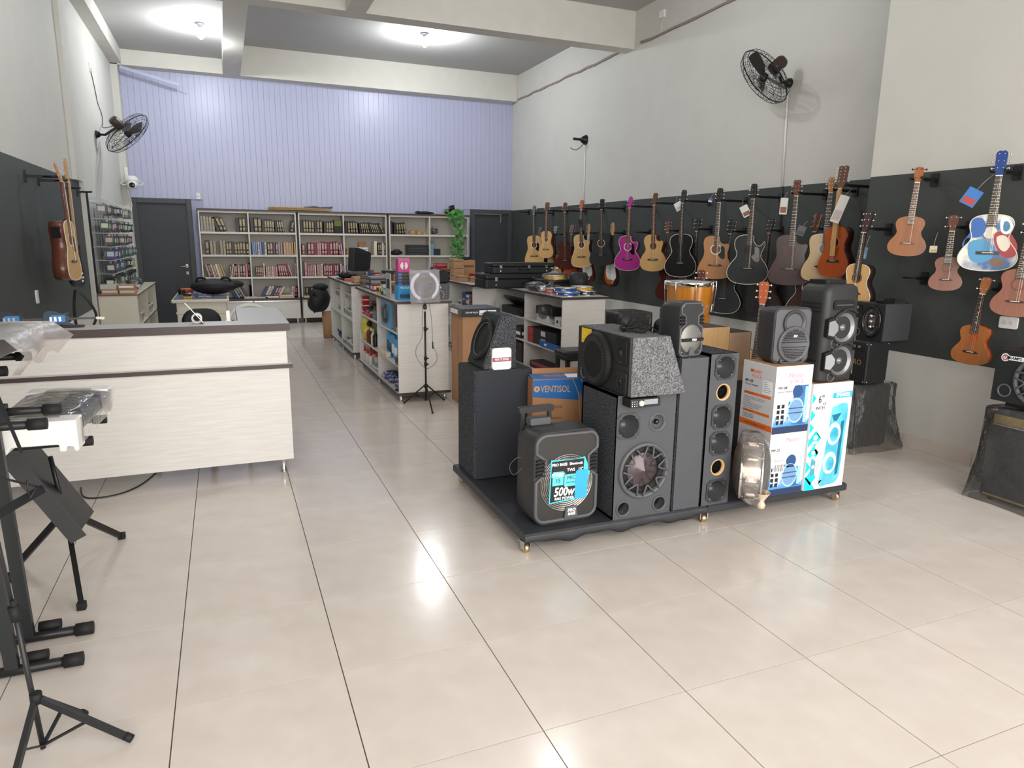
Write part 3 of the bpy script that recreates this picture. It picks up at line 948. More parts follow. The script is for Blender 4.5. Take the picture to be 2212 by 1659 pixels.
text('Bluetooth', .021, T0 @ Matrix.Translation((.035, .1, .0012)), m_pwhite, S_, bold=.0005)
text('TWS   15"', .024, T0 @ Matrix.Translation((.03, .065, .0012)), m_pwhite, S_, bold=.0005)
b = MB().rbox(-.2, .02, .2, .235, .6, .635, .012, 3, axis='y').box(-.185, -.165, .205, .225, .5, .61).box(-.015, .005, .205, .225, .5, .61)
b.build('pull_handle', m_black, t)
MB().rbox(-.15, -.02, .16, .22, .535, .575, .01, 2, axis='y').build('control_panel', m_spk2, t)
b = MB()
for s in (-1, 1): b.cyl((s * .12, .2, .025), (s * .12, .24, .025), .03)
b.build('rear_wheels', m_rubber, t)
cpts = smooth_poly([(-.205, .12, .36), (-.25, .1, .38), (-.29, .12, .33), (-.26, .13, .27), (-.206, .14, .3)], 5, False)
tag(MB().at(Matrix.Translation((1.685, 3.275, ZP)) @ rot(0, 0, TH)).tube(cpts, .002, 5).build('thin_cable', m_spk2), 'thin grey cable looping out beside the large trolley loudspeaker', 'cable')

# ---- big grey cabinet with horn, tweeter and chrome-coned woofer
t = thing('speaker_cabinet', 'big grey faced cabinet with one horn, tweeter and shiny woofer', 'speaker', (2.14, 3.4, ZP))
O = Matrix.Translation((-2.14, -3.4, -ZP))
hs = [(2.022, .675, .068), (2.216, .682, .043), (2.138, .405, .15), (2.015, .188, .045), (2.258, .189, .045)]
cabinet(t, 1.95 - 2.14, 2.335 - 2.14, 3.19 - 3.4, 3.6 - 3.4, 0, .852 - ZP, [circ(x - 2.14, z - ZP, r, 28) for x, z, r in hs], m_carpet, m_baffle)
L = lambda x, z: FR(x - 2.14, 3.19 - 3.4, z - ZP)
horn(t, L(*hs[0][:2]), .07)
tw = MB().at(L(*hs[1][:2])).lathe([(.0, -.012), (.012, -.01), (.014, -.03), (.03, -.03), (.041, -.004), (.046, .006), (.056, .006), (.058, .0)], 32).build('tweeter', m_spk2, t)
MB().at(L(*hs[1][:2])).ball((0, 0, -.012), .017, 14, 8).build('tweeter_bullet', m_gloss, tw)
woofer(t, L(*hs[2][:2]), .165)
port(t, L(*hs[3][:2]), .046); port(t, L(*hs[4][:2]), .046)
b = MB().at(Matrix.Translation((-2.14, -3.4, -ZP))).box(1.978, 2.17, 3.105, 3.19, .8, .848)
cp = b.build('control_panel', m_black, t, bevel=.003)
MB().at(Matrix.Translation((-2.14, -3.4, -ZP))).box(2.062, 2.15, 3.102, 3.105, .815, .843).build('display', mat('panel_grey', '#8d9299', .3), cp)
MB().at(Matrix.Translation((-2.14, -3.4, -ZP)) @ FR(2.045, 3.105, .824)).lathe([(.016, 0), (.016, .008), (.013, .012), (0, .012)], 18).build('knob', mat('ivory_knob', '#d6cfc0', .35), cp)
b = MB()
for i in range(3):
    for j in range(3): b.at(Matrix.Translation((-2.14, -3.4, -ZP)) @ FR(1.99 + i * .014, 3.105, .81 + j * .012)).disc(.003, .001, 8)
b.build('buttons', m_steel, cp)

# ---- wedge cabinet lying on it, baffle to the left
t = thing('wedge_cabinet', 'speckled grey wedge cabinet with black round grille facing the aisle, lying on the big cabinet', 'speaker', (2.15, 3.42, .853))
O = Matrix.Translation((-2.15, -3.42, -.853))
prof = [(1.99, .853), (2.35, .853), (2.226, 1.182), (1.99, 1.182)]
MB().at(O @ face_T((0, 3.73, 0), (1, 0, 0), (0, 0, 1))).prism(prof, 0, .605).build('cabinet', m_carpet2, t, bevel=.006)
MB().at(O).box(1.978, 1.991, 3.135, 3.725, .857, 1.178).build('baffle', m_baffle_d, t)
B = lambda y, z, o=0: O @ LF(1.978 - o, y, z)
gr = MB().at(B(3.478, 1.012)).lathe([(.158, 0), (.16, .012), (.15, .03), (.14, .034), (.132, .03)], 48).build('grille_ring', m_rubber, t)
b = MB()
for k in range(44):
    a = 2 * PI * k / 44
    b.at(B(3.478, 1.012) @ Matrix.Rotation(a, 4, 'Z')).box(.108, .134, -.0045, .0045, .027, .035)
for r0 in (.108, .121, .134): b.at(B(3.478, 1.012)).lathe([(r0 - .002, .034), (r0, .036), (r0 + .002, .034)], 48)
b.build('grille_slots', m_spk, gr)
b = MB().at(B(3.478, 1.012))
for k in range(-12, 13):
    x = k * .0085
    h = math.sqrt(max(0, .107 ** 2 - x * x))
    if h > .01: b.box(x - .002, x + .002, -h, h, .03, .035).box(-h, h, x - .002, x + .002, .03, .0345)
b.build('grille_mesh', m_rubber, gr)
MB().at(B(3.478, 1.012)).disc(.15, .008, 40).build('driver', m_hole, gr)
h_ = MB().at(B(3.222, 1.092)).prism(rrect(-.06, .06, -.075, .075, .02), 0, .008).build('midrange_horn', m_rubber, t)
MB().at(B(3.222, 1.092)).lathe([(.056, .0085), (.05, .004), (.03, -.004), (.0, -.008)], 28).at(B(3.222, 1.092, .002)).ball((0, 0, -.02), .052, 20, 10, sy=1.2, sz=.55).build('horn_throat', m_gloss, h_)
h_ = MB().at(B(3.2, .925)).prism(rrect(-.05, .05, -.06, .06, .012), 0, .008).build('tweeter_plate', m_baffle_d, t, bevel=.002)
MB().at(B(3.2, .925)).lathe([(.04, .0085), (.036, .014), (.03, .006), (.014, .004), (.012, .018), (0, .02)], 24).build('tweeter', m_gloss, h_)
port(t, B(3.64, .905), .038)
MB().at(B(3.625, 1.128)).prism([(-.06, -.045), (.06, -.045), (.06, .045), (-.06, .045)], 0, .001).build('yellow_sticker', mat('sticker_yellow', '#e8c51f', .5), t)
text('OLX', .05, B(3.625, 1.128, .0015), mat('sticker_yellow_light', '#f2e27a', .5), t)
# cable bundle on top
b = MB()
rng = random.Random(5)
for k in range(6):
    pts = []
    for q in range(14):
        a = 2 * PI * q / 14
        pts.append((2.135 + (.055 + .006 * k) * math.cos(a) + rng.uniform(-.004, .004), 3.36 + (.1 - .008 * k) * math.sin(a), 1.187 + .004 * k + .008 * math.sin(a * 2 + k)))
    b.tube(smooth_poly(pts, 2), .0035, 5, closed=True)
b.tube(smooth_poly([(2.12, 3.42, 1.2), (2.14, 3.36, 1.262), (2.19, 3.3, 1.23), (2.2, 3.2, 1.188), (2.21, 3.16, 1.186)], 5, False), .0035, 5)
b.tube(smooth_poly([(2.09, 3.34, 1.195), (2.1, 3.28, 1.25), (2.13, 3.24, 1.215), (2.17, 3.2, 1.19)], 5, False), .0035, 5)
tag(b.build('cable_bundle', m_rubber), 'coiled black audio cable lying on top of the speckled wedge cabinet', 'cable')

# ---- plain slim column and horn column
t = thing('speaker_column', 'slim dark column with blank front between the big cabinet and horn column', 'speaker', (2.447, 3.37, ZP))
MB().box(-.095, .095, -.175, .18, 0, 1.041 - ZP).build('cabinet', m_carpet, t, bevel=.006)
MB().box(-.092, .092, -.184, -.175, .004, 1.038 - ZP).build('baffle', m_baffle, t)
MB().at(FR(.0, -.184, .2)).lathe([(.062, 0), (.065, .0012), (.068, 0)], 32).build('faint_ring_mark', m_baffle, t)
t = thing('horn_column', 'tall dark column with four horns and two empty round holes', 'speaker', (2.66, 3.37, ZP))
hz = [(.972, 1), (.823, 0), (.674, 1), (.512, 1), (.36, 0), (.212, 1)]
cabinet(t, -.099, .099, -.18, .18, 0, 1.052 - ZP, [circ(.004, z - ZP, .066 if k else .05, 28) for z, k in hz], m_carpet, m_baffle)
for z, k in hz:
    T = FR(.004, -.18, z - ZP)
    if k: horn(t, T, .068)
    else:
        o = MB().at(T).lathe([(.051, .001), (.044, .0015), (.044, -.02)], 28).build('cutout_rim', m_ply, t)
        MB().at(T).disc(.06, -.13, 20).build('cutout_back', m_mdf, o)

# ---- moulded small speaker
def moulded_speaker(name, label, loc, rz, W, H, D, zc, cz, cr):
    t = thing(name, label, 'speaker', loc, rz)
    moulded_body(W, H, D, .035, m_spk, t)
    fp_ = frame_path(W * .94, H * .94, .03, .03, zc, .035)
    z0 = H * .03
    MB().tube([(x, -.003, z + z0) for x, z in fp_], .006, 8, closed=True).build('front_bezel', m_spk2, t)
    MB().at(FR(0, -.0005, z0)).prism([(x * .97, (z - H * .47) * .98 + H * .47) for x, z in fp_], -.002, .002).build('front_panel', m_spk, t)
    g = MB().at(FR(0, -.003, cz)).lathe([(0, .012), (cr * .4, .011), (cr * .8, .007), (cr, 0)], 36).build('grille', m_mesh_g, t)
    MB().at(FR(0, -.0165, cz - cr * .06)).prism(rrect(-cr * .98, cr * 1.1, -cr * .12, cr * .12, .003), -.004, 0).build('name_bar', m_rubber, g)
    for s in (-1, 1):
        v = MB()
        for k in range(3):
            v.rbox(s * W * .4 - .018, s * W * .4 + .018, -.009, .003, zc + z0 - .024 + k * .019, zc + z0 - .013 + k * .019, .002, 1, axis='y')
        v.build('side_vent', m_hole, t)
    MB().at(FR(0, -.004, .012)).prism([(-.022, 0), (.022, 0), (.015, .045), (-.015, .045)], 0, .012).build('badge_plate', m_spk2, t)
    s = MB()
    for x, z in ((-.38, .93), (.38, .93), (-.38, .42), (.38, .42), (-.38, .1), (.38, .1)): s.ball((x * W, -.004, z * H), .004, 6, 4)
    s.build('screws', m_steel, t)
    return t
t = moulded_speaker('small_speaker', 'small black moulded speaker with silver round grille on the blank column', (2.425, 3.215, 1.042), math.radians(9), .18, .315, .19, .2, .105, .08)
text('PRO', .018, FR(.01, -.021, .1), m_pwhite, t, bold=.0006)

# ---- horn speaker on the printed carton
t = thing('horn_speaker', 'dark grey speaker with one round horn above a perforated round grille', 'speaker', (3.205, 3.25, .957), math.radians(-7))
W, H, D = .27, .345, .2
moulded_body(W, H, D, .04, m_spk, t, z0=.0)
MB().at(FR(0, 0, 0)).prism(rrect(-W * .46, W * .46, .012, H - .012, .03), -.006, .006).build('front_panel', m_spk2, t, bevel=.004)
hc = (.005, H - .095)
MB().at(FR(hc[0], -.006, hc[1])).lathe([(.078, 0), (.08, .012), (.074, .016), (.06, .004), (.035, -.02), (.014, -.03), (0, -.03)], 36).build('horn', m_horn, t)
MB().at(FR(hc[0] - .012, -.006, hc[1] + .003)).ball((0, 0, -.02), .012, 10, 6).build('horn_bullet', m_hole, t)
g = MB().at(FR(0.01, -.006, .118)).lathe([(.112, 0), (.112, .01), (.106, .018), (.1, .014), (0, .016)], 40).build('grille', m_spk2, t)
b = MB().at(FR(0.01, -.006, .118))
for j in range(-9, 10):
    for i in range(-9, 10):
        x, z = i * .0105 + (j % 2) * .00525, j * .0098
        if x * x + z * z < .092 ** 2 and abs(z) > .018 and abs(abs(z) - .02) > .001:
            b.box(x - .0032, x + .0032, z - .0024, z + .0024, .0135, .0168)
b.build('perforations', m_hole, g)
MB().at(FR(0.01, -.006, .118)).box(-.088, .088, -.017, -.013, .013, .019).box(-.088, .088, .013, .017, .013, .019).build('grille_bars', m_rubber, g)
text('MV', .02, FR(.01, -.0245, .17), m_pwhite, t, bold=.0006)
MB().tube([(-.07, -.012, .03), (-.075, -.014, .01), (-.06, -.014, .004), (.07, -.014, .004), (.085, -.014, .01), (.08, -.012, .03)], .007, 8).build('foot_bar', m_spk2, t)
MB().at(Matrix.Translation((-.1, .1, 0))).box(-.006, .006, -.006, .006, -.0, .03).build('rear_foot', m_black, t)

# ---- tower party speaker
t = thing('tower_speaker', 'tall black tower speaker with two clear lit drivers, stacked on the tall carton', 'speaker', (3.535, 3.3, .829), math.radians(2))
W, H, D = .3, .61, .23
rings = []
for z, s in ((0, .96), (.02, 1), (.5, .98), (.56, .98), (.59, .93), (H, .78)):
    rings.append([(x * s, y * s, z) for x, y in rrect(-W / 2, W / 2, -D / 2, D / 2, .045, 5)])
MB().loft(rings, 0, True).build('cabinet', m_spk, t)
yf = -D / 2
MB().at(Matrix.Translation((0, 0, H - .005))).rbox(-.09, .09, -.05, .1, 0, .03, .02, 3).build('top_handle', m_rubber, t)
for z in (.44, .465, .49, .1, .13):
    MB().rbox(-W / 2 - .004, -W / 2 + .01, -.08, .08, z, z + .008, .003, 1, axis='x').build('side_rib', m_rubber, t)
v = MB().at(FR(0, yf, .485)).prism(rrect(-.09, .09, -.03, .03, .02), -.002, .006).build('top_vent', m_rubber, t)
MB().at(FR(0, yf, .485)).box(-.07, .07, -.002, .004, .004, .01).build('vent_bar', m_spk2, v)
for k, zc in enumerate((.345, .135)):
    d = MB().at(FR(.01, yf - .002, zc)).lathe([(.105, 0), (.108, .012), (.1, .018), (.092, .008)], 40).build('driver_ring', m_spk, t)
    MB().at(FR(.01, yf - .002, zc)).lathe([(.092, .008), (.07, -.004), (.04, -.012), (.022, -.012), (.02, .004), (0, .01)], 36).build('driver_cone', mat('clear_cone', '#7d7f80', .18, .35), d)
    hx = [(-.138, -.055), (-.088, -.07), (-.052, -.022), (-.052, .022), (-.088, .07), (-.138, .055)]
    lp = MB().at(FR(.0, yf - .01, zc)).prism(hx, -.02, .012).build('light_frame', m_rubber, t, bevel=.004)
    MB().at(FR(.0, yf - .01, zc)).prism([(x * .93 - .006, y * .72) for x, y in hx], .01, .014).build('light_lens', mat('lamp_lens', '#b9bcc0', .12, .5), lp)
    port(t, FR(-.055, yf - .001, zc - .1), .03)
    MB().at(FR(0, yf, zc)).box(.125, .131, -.09, .06, -.002, .006).build('chrome_strip', m_chrome, t)
    MB().tube(smooth_poly([(-.05, yf - .006, zc + .06), (0, yf - .012, zc + .108), (.06, yf - .012, zc + .112), (.12, yf - .006, zc + .09)], 4, False), .007, 8).build('brow_rib', m_spk, t)

# ---- the two printed cartons MV-08 and the tall white carton
m_photo_b = mat('print_speaker_blue', '#4f83bd', .4, noise=.3, nscale=10, color2='#2c5c98')
m_photo_d = mat('print_speaker_navy', '#2a4f82', .4)
m_sky = mat('print_pale_blue', '#9fd0ee', .4)
def voice_carton(label, z0, top, seq):
    t = thing('speaker_carton', label, 'box', (3.182, 3.315, z0), 0, 'printed cartons with a blue speaker picture')
    w, d, h = .29, .29, top - z0
    MB().box(-w / 2, w / 2, -d / 2, d / 2, 0, h).build('carton', [m_whitecard], t, bevel=.002)
    MB().box(-w / 2 + .002, w / 2 - .002, -d / 2 + .002, d / 2 - .002, h - .002, h + .0008).build('top_flaps', m_card, t)
    x0, y0 = -w / 2, -d / 2
    MB().at(LF(x0 - .0004, 0, 0)).box(-d / 2, d / 2, .001, h - .001, 0, .0005).build('side_print', m_greycard, t)
    s = LF(x0 - .001, 0, 0)
    def st(txt, sz, a, z, m, al='CENTER', **k): text(txt, sz, s @ Matrix.Translation((a, z, 0)), m, t, align=al, **k)
    fr = FR(0, y0 - .0008, 0)
    def ft(txt, sz, a, z, m, al='CENTER', **k): text(txt, sz, fr @ Matrix.Translation((a, z, .002)), m, t, align=al, **k)
    pinkp = mat('print_pink', '#e9a9b4', .5)
    if seq == 0:
        st('Master', .036, -.03, h - .055, m_orange, shear=.25, bold=.0004); st('VOICE', .03, -.02, h - .088, m_orange)
        st('MV-08', .026, -.12, h - .125, m_ink, 'LEFT', bold=.0004, shear=.2); st('TROLLEY SPEAKER', .014, -.12, h - .148, m_ink, 'LEFT')
        MB().at(s).box(-.12, .115, h - .21, h - .193, 0, .0004).box(-.12, .115, h - .325, h - .308, 0, .0004).box(-d / 2, d / 2, .012, .05, 0, .0004).build('orange_bars', m_orange, t)
        st('Especificações', .014, -.115, h - .2015, m_pwhite, 'LEFT'); st('Características', .014, -.115, h - .3165, m_pwhite, 'LEFT')
        st('www.kiarpaul.com.br', .022, 0, .031, m_pwhite)
        b = MB().at(s)
        rg = random.Random(2)
        for q in range(8): b.box(-.12, -.12 + rg.uniform(.06, .19), h - .228 - q * .0105, h - .225 - q * .0105, 0, .0004)
        for q in range(3): b.box(-.12, -.12 + rg.uniform(.06, .13), h - .34 - q * .011, h - .336 - q * .011, 0, .0004)
        for q in range(6): b.box(.05, .05 + rg.uniform(.02, .06), h - .112 - q * .012, h - .109 - q * .012, .0006, .001)
        b.build('small_print', m_inkg, t)
        MB().at(s).box(.04, .125, h - .185, h - .1, 0, .0005).build('paper_label', m_whitecard, t)
        ft('Master', .046, .01, h - .06, pinkp, shear=.25); ft('VOICE', .038, .02, h - .1, pinkp)
        ft('MV-08', .026, -.125, h - .135, m_ink, 'LEFT', shear=.2); ft('TROLLEY SPEAKER', .014, -.125, h - .16, m_inkg, 'LEFT')
    else:
        MB().at(s).box(-d / 2, d / 2, .012, .05, 0, .0004).build('orange_bars', m_orange, t)
        ft('Master', .04, .03, h - .045, pinkp, shear=.25)
        ft('MV-25', .026, -.1, h - .105, m_ink, shear=.2)
        MB().at(fr).box(-.11, -.02, h - .255, h - .15, .0012, .0018).build('price_label', m_pwhite, t)
        ft('R$ 830,00', .02, -.065, h - .175, m_inkg)
        b = MB().at(fr)
        for q in range(11): b.box(-.105 + q * .0075, -.1025 + q * .0075 + (q % 3) * .001, h - .245, h - .2, .0019, .0022)
        b.build('barcode', m_ink, t)
        MB().at(fr).box(.0, .135, h - .225, h - .06, .0012, .0016).build('shipping_label', m_pwhite, t)
    # printed night scene and the speaker picture
    k = (0, -.04)[seq]
    ft_ = MB().at(fr)
    rg = random.Random(8)
    ft_.box(-w / 2 + .001, w / 2 - .001, .001, .05, 0, .0005)
    ft_.build('dark_foot_print', mat('print_night', '#2b3a5c', .4), t)
    b = MB().at(fr)
    x = -w / 2 + .002
    while x < w / 2 - .012:
        hh = rg.uniform(.02, .075)
        b.prism([(x, .045), (x + .012, .045), (x + .01, .05 + hh), (x + .003, .05 + hh * .7)], .0003, .0007)
        x += .0125
    b.build('crowd_print', mat('print_crowd', '#4f9bd6', .4), t)
    MB().at(fr).box(.005, .118, .05, .3 + k, .0004, .0009).box(-.03, .05, .09, .2, .0003, .0008).build('speaker_picture_body', m_photo_b, t)
    MB().at(fr).box(.095, .122, .06, .29 + k, .0009, .0013).build('speaker_picture_side', m_sky, t)
    MB().at(fr @ Matrix.Translation((.035, .262 + k, .0012))).prism(circ(0, 0, .04, 24), 0, .0005).build('speaker_picture_horn', m_photo_d, t)
    pc = MB().at(fr @ Matrix.Translation((.03, .142 + k * .3, .0014)) @ Matrix.Diagonal((.92, 1.15, 1, 1)))
    pc.lathe([(.058, 0), (.064, .0004), (.07, 0)], 32).build('speaker_picture_rim', m_sky, t)
    MB().at(fr @ Matrix.Translation((.03, .142 + k * .3, .0012)) @ Matrix.Diagonal((.92, 1.15, 1, 1))).prism(circ(0, 0, .06, 28), 0, .0004).build('speaker_picture_grille', mat('print_grille', '#7fa9d4', .4, noise=.3, nscale=200), t)
    MB().at(fr).box(-.028, .088, .142 + k * .3 + .012, .142 + k * .3 + .018, .0018, .0022).box(-.028, .088, .142 + k * .3 - .018, .142 + k * .3 - .012, .0018, .0022).build('speaker_picture_bars', m_photo_d, t)
    b = MB().at(fr)
    for i in range(2):
        for j in range(4): b.box(-.118 + i * .035, -.096 + i * .035, .06 + j * .034, .084 + j * .034, .001, .0014)
    b.build('feature_icons', m_ink, t)
voice_carton('upper white carton with orange bars and blue speaker picture, under the horn speaker', .531, .955, 0)
voice_carton('lower white carton with blue speaker picture standing on the platform', ZP, .53, 1)

t = thing('speaker_carton', 'tall white carton with turquoise diamonds and SPEAKER banner under the tower speaker', 'box', (3.513, 3.315, ZP))
w, d, h = .335, .29, .702
MB().box(-w / 2, w / 2, -d / 2, d / 2, 0, h).build('carton', m_whitecard, t, bevel=.002)
MB().box(-w / 2 + .002, w / 2 - .002, -d / 2 + .003, d / 2 - .002, h - .001, h + .0008).build('top_flaps', m_kraft, t)
fr = FR(0, -d / 2 - .0008, 0)
def put(name, m, polys, z=0):
    b = MB().at(fr)
    for q in polys: b.prism(q, z, z + .0005)
    return b.build(name, m, t)
x0 = -w / 2 + .001
dia = lambda cx, cz, s: [(cx - s, cz), (cx, cz - s * 1.15), (cx + s, cz), (cx, cz + s * 1.15)]
put('turquoise_print', m_cyan, [[(x0, .002), (x0 + .095, .002), (x0 + .06, .045), (x0, .1)], dia(x0 + .048, .085, .045), [(x0, .115), (x0 + .04, .155), (x0, .2)], dia(x0 + .05, .245, .047), [(x0, .29), (x0 + .03, .32), (x0, .35)],
                               dia(x0 + .055, .345, .047), [(x0, .38), (x0 + .035, .42), (x0, .45)], [(x0, .46), (x0 + .035, .5), (x0, .54)], [(x0, .575), (x0 + .03, .61), (x0, .64)]])
put('grey_print', mat('print_lightgrey', '#c6c8cc', .5), [[(x0 + .01, .45), (x0 + .09, .455), (x0 + .05, .41)], [(x0 + .06, .385), (x0 + .13, .39), (x0 + .1, .34)], [(x0 + .05, .27), (x0 + .115, .285), (x0 + .08, .235)], [(x0 + .07, .17), (x0 + .12, .17), (x0 + .1, .13)],
                                                                     [(x0, .66), (x0 + .1, .665), (x0 + .06, .7), (x0, .7)], [(x0 + .07, .05), (x0 + .15, .06), (x0 + .11, .02)]])
put('icon_print', m_pwhite, [circ(x0 + .055, .352, .017, 14), circ(x0 + .05, .252, .017, 14), [(x0 + .035, .31), (x0 + .073, .31), (x0 + .073, .33), (x0 + .035, .33)], [(x0 + .03, .212), (x0 + .068, .212), (x0 + .068, .23), (x0 + .03, .23)]], .0006)
put('remote_print', mat('print_remote', '#4f9fb5', .5), [rrect(x0 + .04, x0 + .075, .1, .2, .006)], .001)
put('remote_button_print', m_pwhite, [circ(x0 + .058, .158, .013, 14)], .0016)
m_teal = mat('print_teal', '#2f9fc0', .4, noise=.35, nscale=9, color2='#6fd3e4')
put('tower_picture', m_teal, [smooth_poly([(-.045, .03), (.03, .022), (.115, .045), (.13, .18), (.137, .35), (.142, .53), (.105, .565), (.02, .545), (.005, .53), (-.005, .4), (-.025, .2)], 3)])
put('tower_picture_shade', mat('print_deep_teal', '#1b6f92', .4), [[(.085, .08), (.108, .09), (.122, .45), (.095, .44)], [(.01, .49), (.09, .5), (.055, .45), (.03, .45)]], .0007)
put('tower_picture_discs', mat('print_glow', '#c9f6fb', .4), [[(p[0] * .95, p[1] * 1.25 + z * (1 - 1.25)) for p in circ(.0, z, .062, 26)] and [(.042 + off + .058 * math.cos(a), z + .075 * math.sin(a)) for a in [2 * PI * q / 26 for q in range(26)]] for z, off in ((.365, 0), (.17, -.012))], .0012)
put('tower_picture_cones', m_teal, [[(.045 + off + .036 * math.cos(a), z + .048 * math.sin(a)) for a in [2 * PI * q / 24 for q in range(24)]] for z, off in ((.36, 0), (.165, -.012))], .0018)
put('banner', mat('print_banner', '#36b6cf', .45), [[(.0, .6), (w / 2 - .001, .6), (w / 2 - .001, .64), (.004, .635)]])
text('SPEAKER', .034, fr @ Matrix.Translation((.087, .619, .001)), m_pwhite, t, bold=.0012, width=.9)
text("6''", .07, fr @ Matrix.Translation((-.095, .6, .001)), m_ink, t, width=.8)
text('x2', .026, fr @ Matrix.Translation((-.066, .572, .001)), m_ink, t)
text('INCH', .03, fr @ Matrix.Translation((-.098, .545, .001)), m_ink, t)

# ---- snare drum in a knotted plastic bag on the platform
t = thing('bagged_drum', 'silver snare drum standing on edge inside a knotted plastic bag', 'drum', (2.885, 3.125, ZP))
Rm = rot(0, 0, math.radians(-38)) @ rot(math.radians(90), 0, 0)
Tm = Matrix.Translation((0, .02, .2)) @ rot(0, 0, math.radians(-42))
D0 = Tm @ face_T((0, 0, 0), (0, -1, 0), (0, 0, 1))
MB().at(D0).lathe([(.168, -.06), (.168, .06)], 40).build('shell', mat('silver_shell', '#cfcfd1', .25, .85), t)
b = MB().at(D0).lathe([(.168, .052), (.176, .052), (.176, .066), (.166, .066)], 40).lathe([(.168, -.052), (.176, -.052), (.176, -.066), (.166, -.066)], 40)
b.build('hoop', m_chrome, t)
MB().at(D0).lathe([(0, .061), (.167, .061)], 40).lathe([(0, -.061), (.167, -.061)], 40).build('drum_head', mat('amber_head', '#a89878', .4), t)
b = MB()
for k in range(8):
    b.at(D0 @ Matrix.Rotation(2 * PI * k / 8, 4, 'Z')).rbox(.166, .182, -.012, .012, -.03, .03, .005, 2, axis='x').cyl((.176, 0, -.06), (.176, 0, .06), .0035, seg=6)
b.build('lugs', m_chrome, t)
rings = []
rng = random.Random(11)
for k, (z, s, yo) in enumerate(((.0, .05, -.1), (.015, .5, -.06), (.05, .9, -.02), (.12, 1.08, 0), (.2, 1.12, 0), (.3, 1.08, 0), (.37, .95, .0), (.41, .75, .02), (.44, .5, .03))):
    ring = []
    for i in range(30):
        a = 2 * PI * i / 30
        hw = .178 * s * (math.sqrt(max(.05, 1 - ((z - .2) / .27) ** 2)) if k > 1 else .8)
        x, y = hw * .95 * math.cos(a), .095 * max(s, .3) * math.sin(a)
        wv = 1 + .05 * math.sin(i * 5 + k * 1.3) + rng.uniform(-.03, .03)
        p = Tm.to_3x3() @ Vector((y * wv, x * wv, 0))
        ring.append((p.x, p.y + .02 + yo, z + .003))
    rings.append(ring)
MB().loft(rings, 0, True, True, False).build('plastic_bag', film('beige_film', '#f2e8de', .14, .25, .8, 22), t)
kn = MB().at(Matrix.Translation((-.02, -.105, .012)))
kn.lathe([(0, -.002), (.02, 0), (.026, .02), (.018, .035), (.012, .042), (.03, .07), (.05, .1)], 12)
kn.build('bag_knot', mat('beige_plastic_knot', '#d9c3ae', .45), t)

# ---- stack beside the front right wall: bagged amp, small combo amp, oval speaker box
def amp_bag(parent, x0, x1, y0, y1, h, m, seed=3, flare=.06):
    rng = random.Random(seed)
    rings = []
    for k in range(8):
        f = k / 7
        g = .012 + flare * (1 - f) ** 2.5
        ring = []
        base = rrect(x0 - g, x1 + g, y0 - g, y1 + g, .03 + g * .5, 3)
        for i in range(len(base)):
            a, c = base[i], base[(i + 1) % len(base)]
            for q in range(4):
                px, py = a[0] + (c[0] - a[0]) * q / 4, a[1] + (c[1] - a[1]) * q / 4
                n = .008 * math.sin(i * 2.1 + q * 1.7 + k * .8) + rng.uniform(-.004, .006) + .012 * (1 - f) * math.sin(i * 3.3 + q)
                d_ = Vector((px - (x0 + x1) / 2, py - (y0 + y1) / 2)).normalized()
                ring.append((px + d_.x * n, py + d_.y * n, max(.003, h * f + (.012 * math.sin(i + q) if 0 < k < 7 else 0))))
        rings.append(ring)
    top = [(x * .9 + (x0 + x1) / 2 * .1, y * .9 + (y0 + y1) / 2 * .1, h + .012) for x, y, z in rings[-1]]
    rings.append(top)
    b = MB().loft(rings, 0, True, True, False)
    b.add(top, [tuple(range(len(top)))], 0)
    return b.build('plastic_bag', m, parent)
m_tolex = mat('black_tolex', '#1d1e20', .55, bump=.3, bscale=260, bdist=.002)
m_cloth_g = mat('amp_cloth', '#3c4044', .8, noise=.5, nscale=150, color2='#23272b')
t = thing('bagged_amplifier', 'black amplifier under dusty clear plastic below the small gold lettered combo', 'amplifier', (4.93, 4.24, 0))
MB().rbox(-.2, .2, -.21, .21, .012, .54, .03, 3, inset=.015).build('cabinet', m_tolex, t)
MB().rbox(-.205, -.198, -.185, .185, .04, .4, .01, 2, axis='x').build('grille_cloth', m_cloth_g, t)
for q in ((-.16, -.17), (.16, -.17), (-.16, .17), (.16, .17)): MB().cyl((q[0], q[1], .0), (q[0], q[1], .014), .018).build('foot', m_rubber, t)
amp_bag(t, -.215, .215, -.225, .225, .545, m_clear2, 4, .085)
t = thing('combo_amplifier', 'small black combo amplifier with gold lettering stacked on the bagged amplifier', 'amplifier', (4.915, 4.19, .562))
MB().rbox(-.15, .09, -.19, .19, 0, .35, .016, 3, inset=.01).build('cabinet', m_tolex, t)
MB().rbox(-.158, -.149, -.165, .165, .03, .26, .008, 2, axis='x').build('grille_cloth', mat('black_cloth', '#131415', .9, noise=.2, nscale=200), t)
MB().rbox(-.156, -.149, -.165, .165, .275, .33, .006, 2, axis='x').build('control_strip', m_rubber, t)
b = MB()
for k in range(6): b.at(LF(-.156, .12 - k * .045, .302)).lathe([(.012, 0), (.011, .012), (0, .012)], 12)
b.build('knobs', m_spk2, t)
text('TORO', .06, LF(-.16, -.06, .175), mat('gold_print', '#a3875a', .35, .5), t, bold=.0008)
s = MB()
for y in (-.17, .17):
    for z in (.02, .33):
        for x in (-.13, .07): s.ball((x, y * 1.12, z), .006, 8, 5).ball((-.15, y, z), .006, 8, 5)
s.build('corner_studs', m_chrome, t)
t = thing('oval_speaker_box', 'black box with oval chrome speaker and two round ports on the combo amplifier', 'speaker', (5.03, 4.2, .913))
cab = MB().box(-.14, .16, -.21, .21, 0, .3).build('cabinet', mat('grey_felt', '#46484b', .95, noise=.3, nscale=160, color2='#37393c'), t)
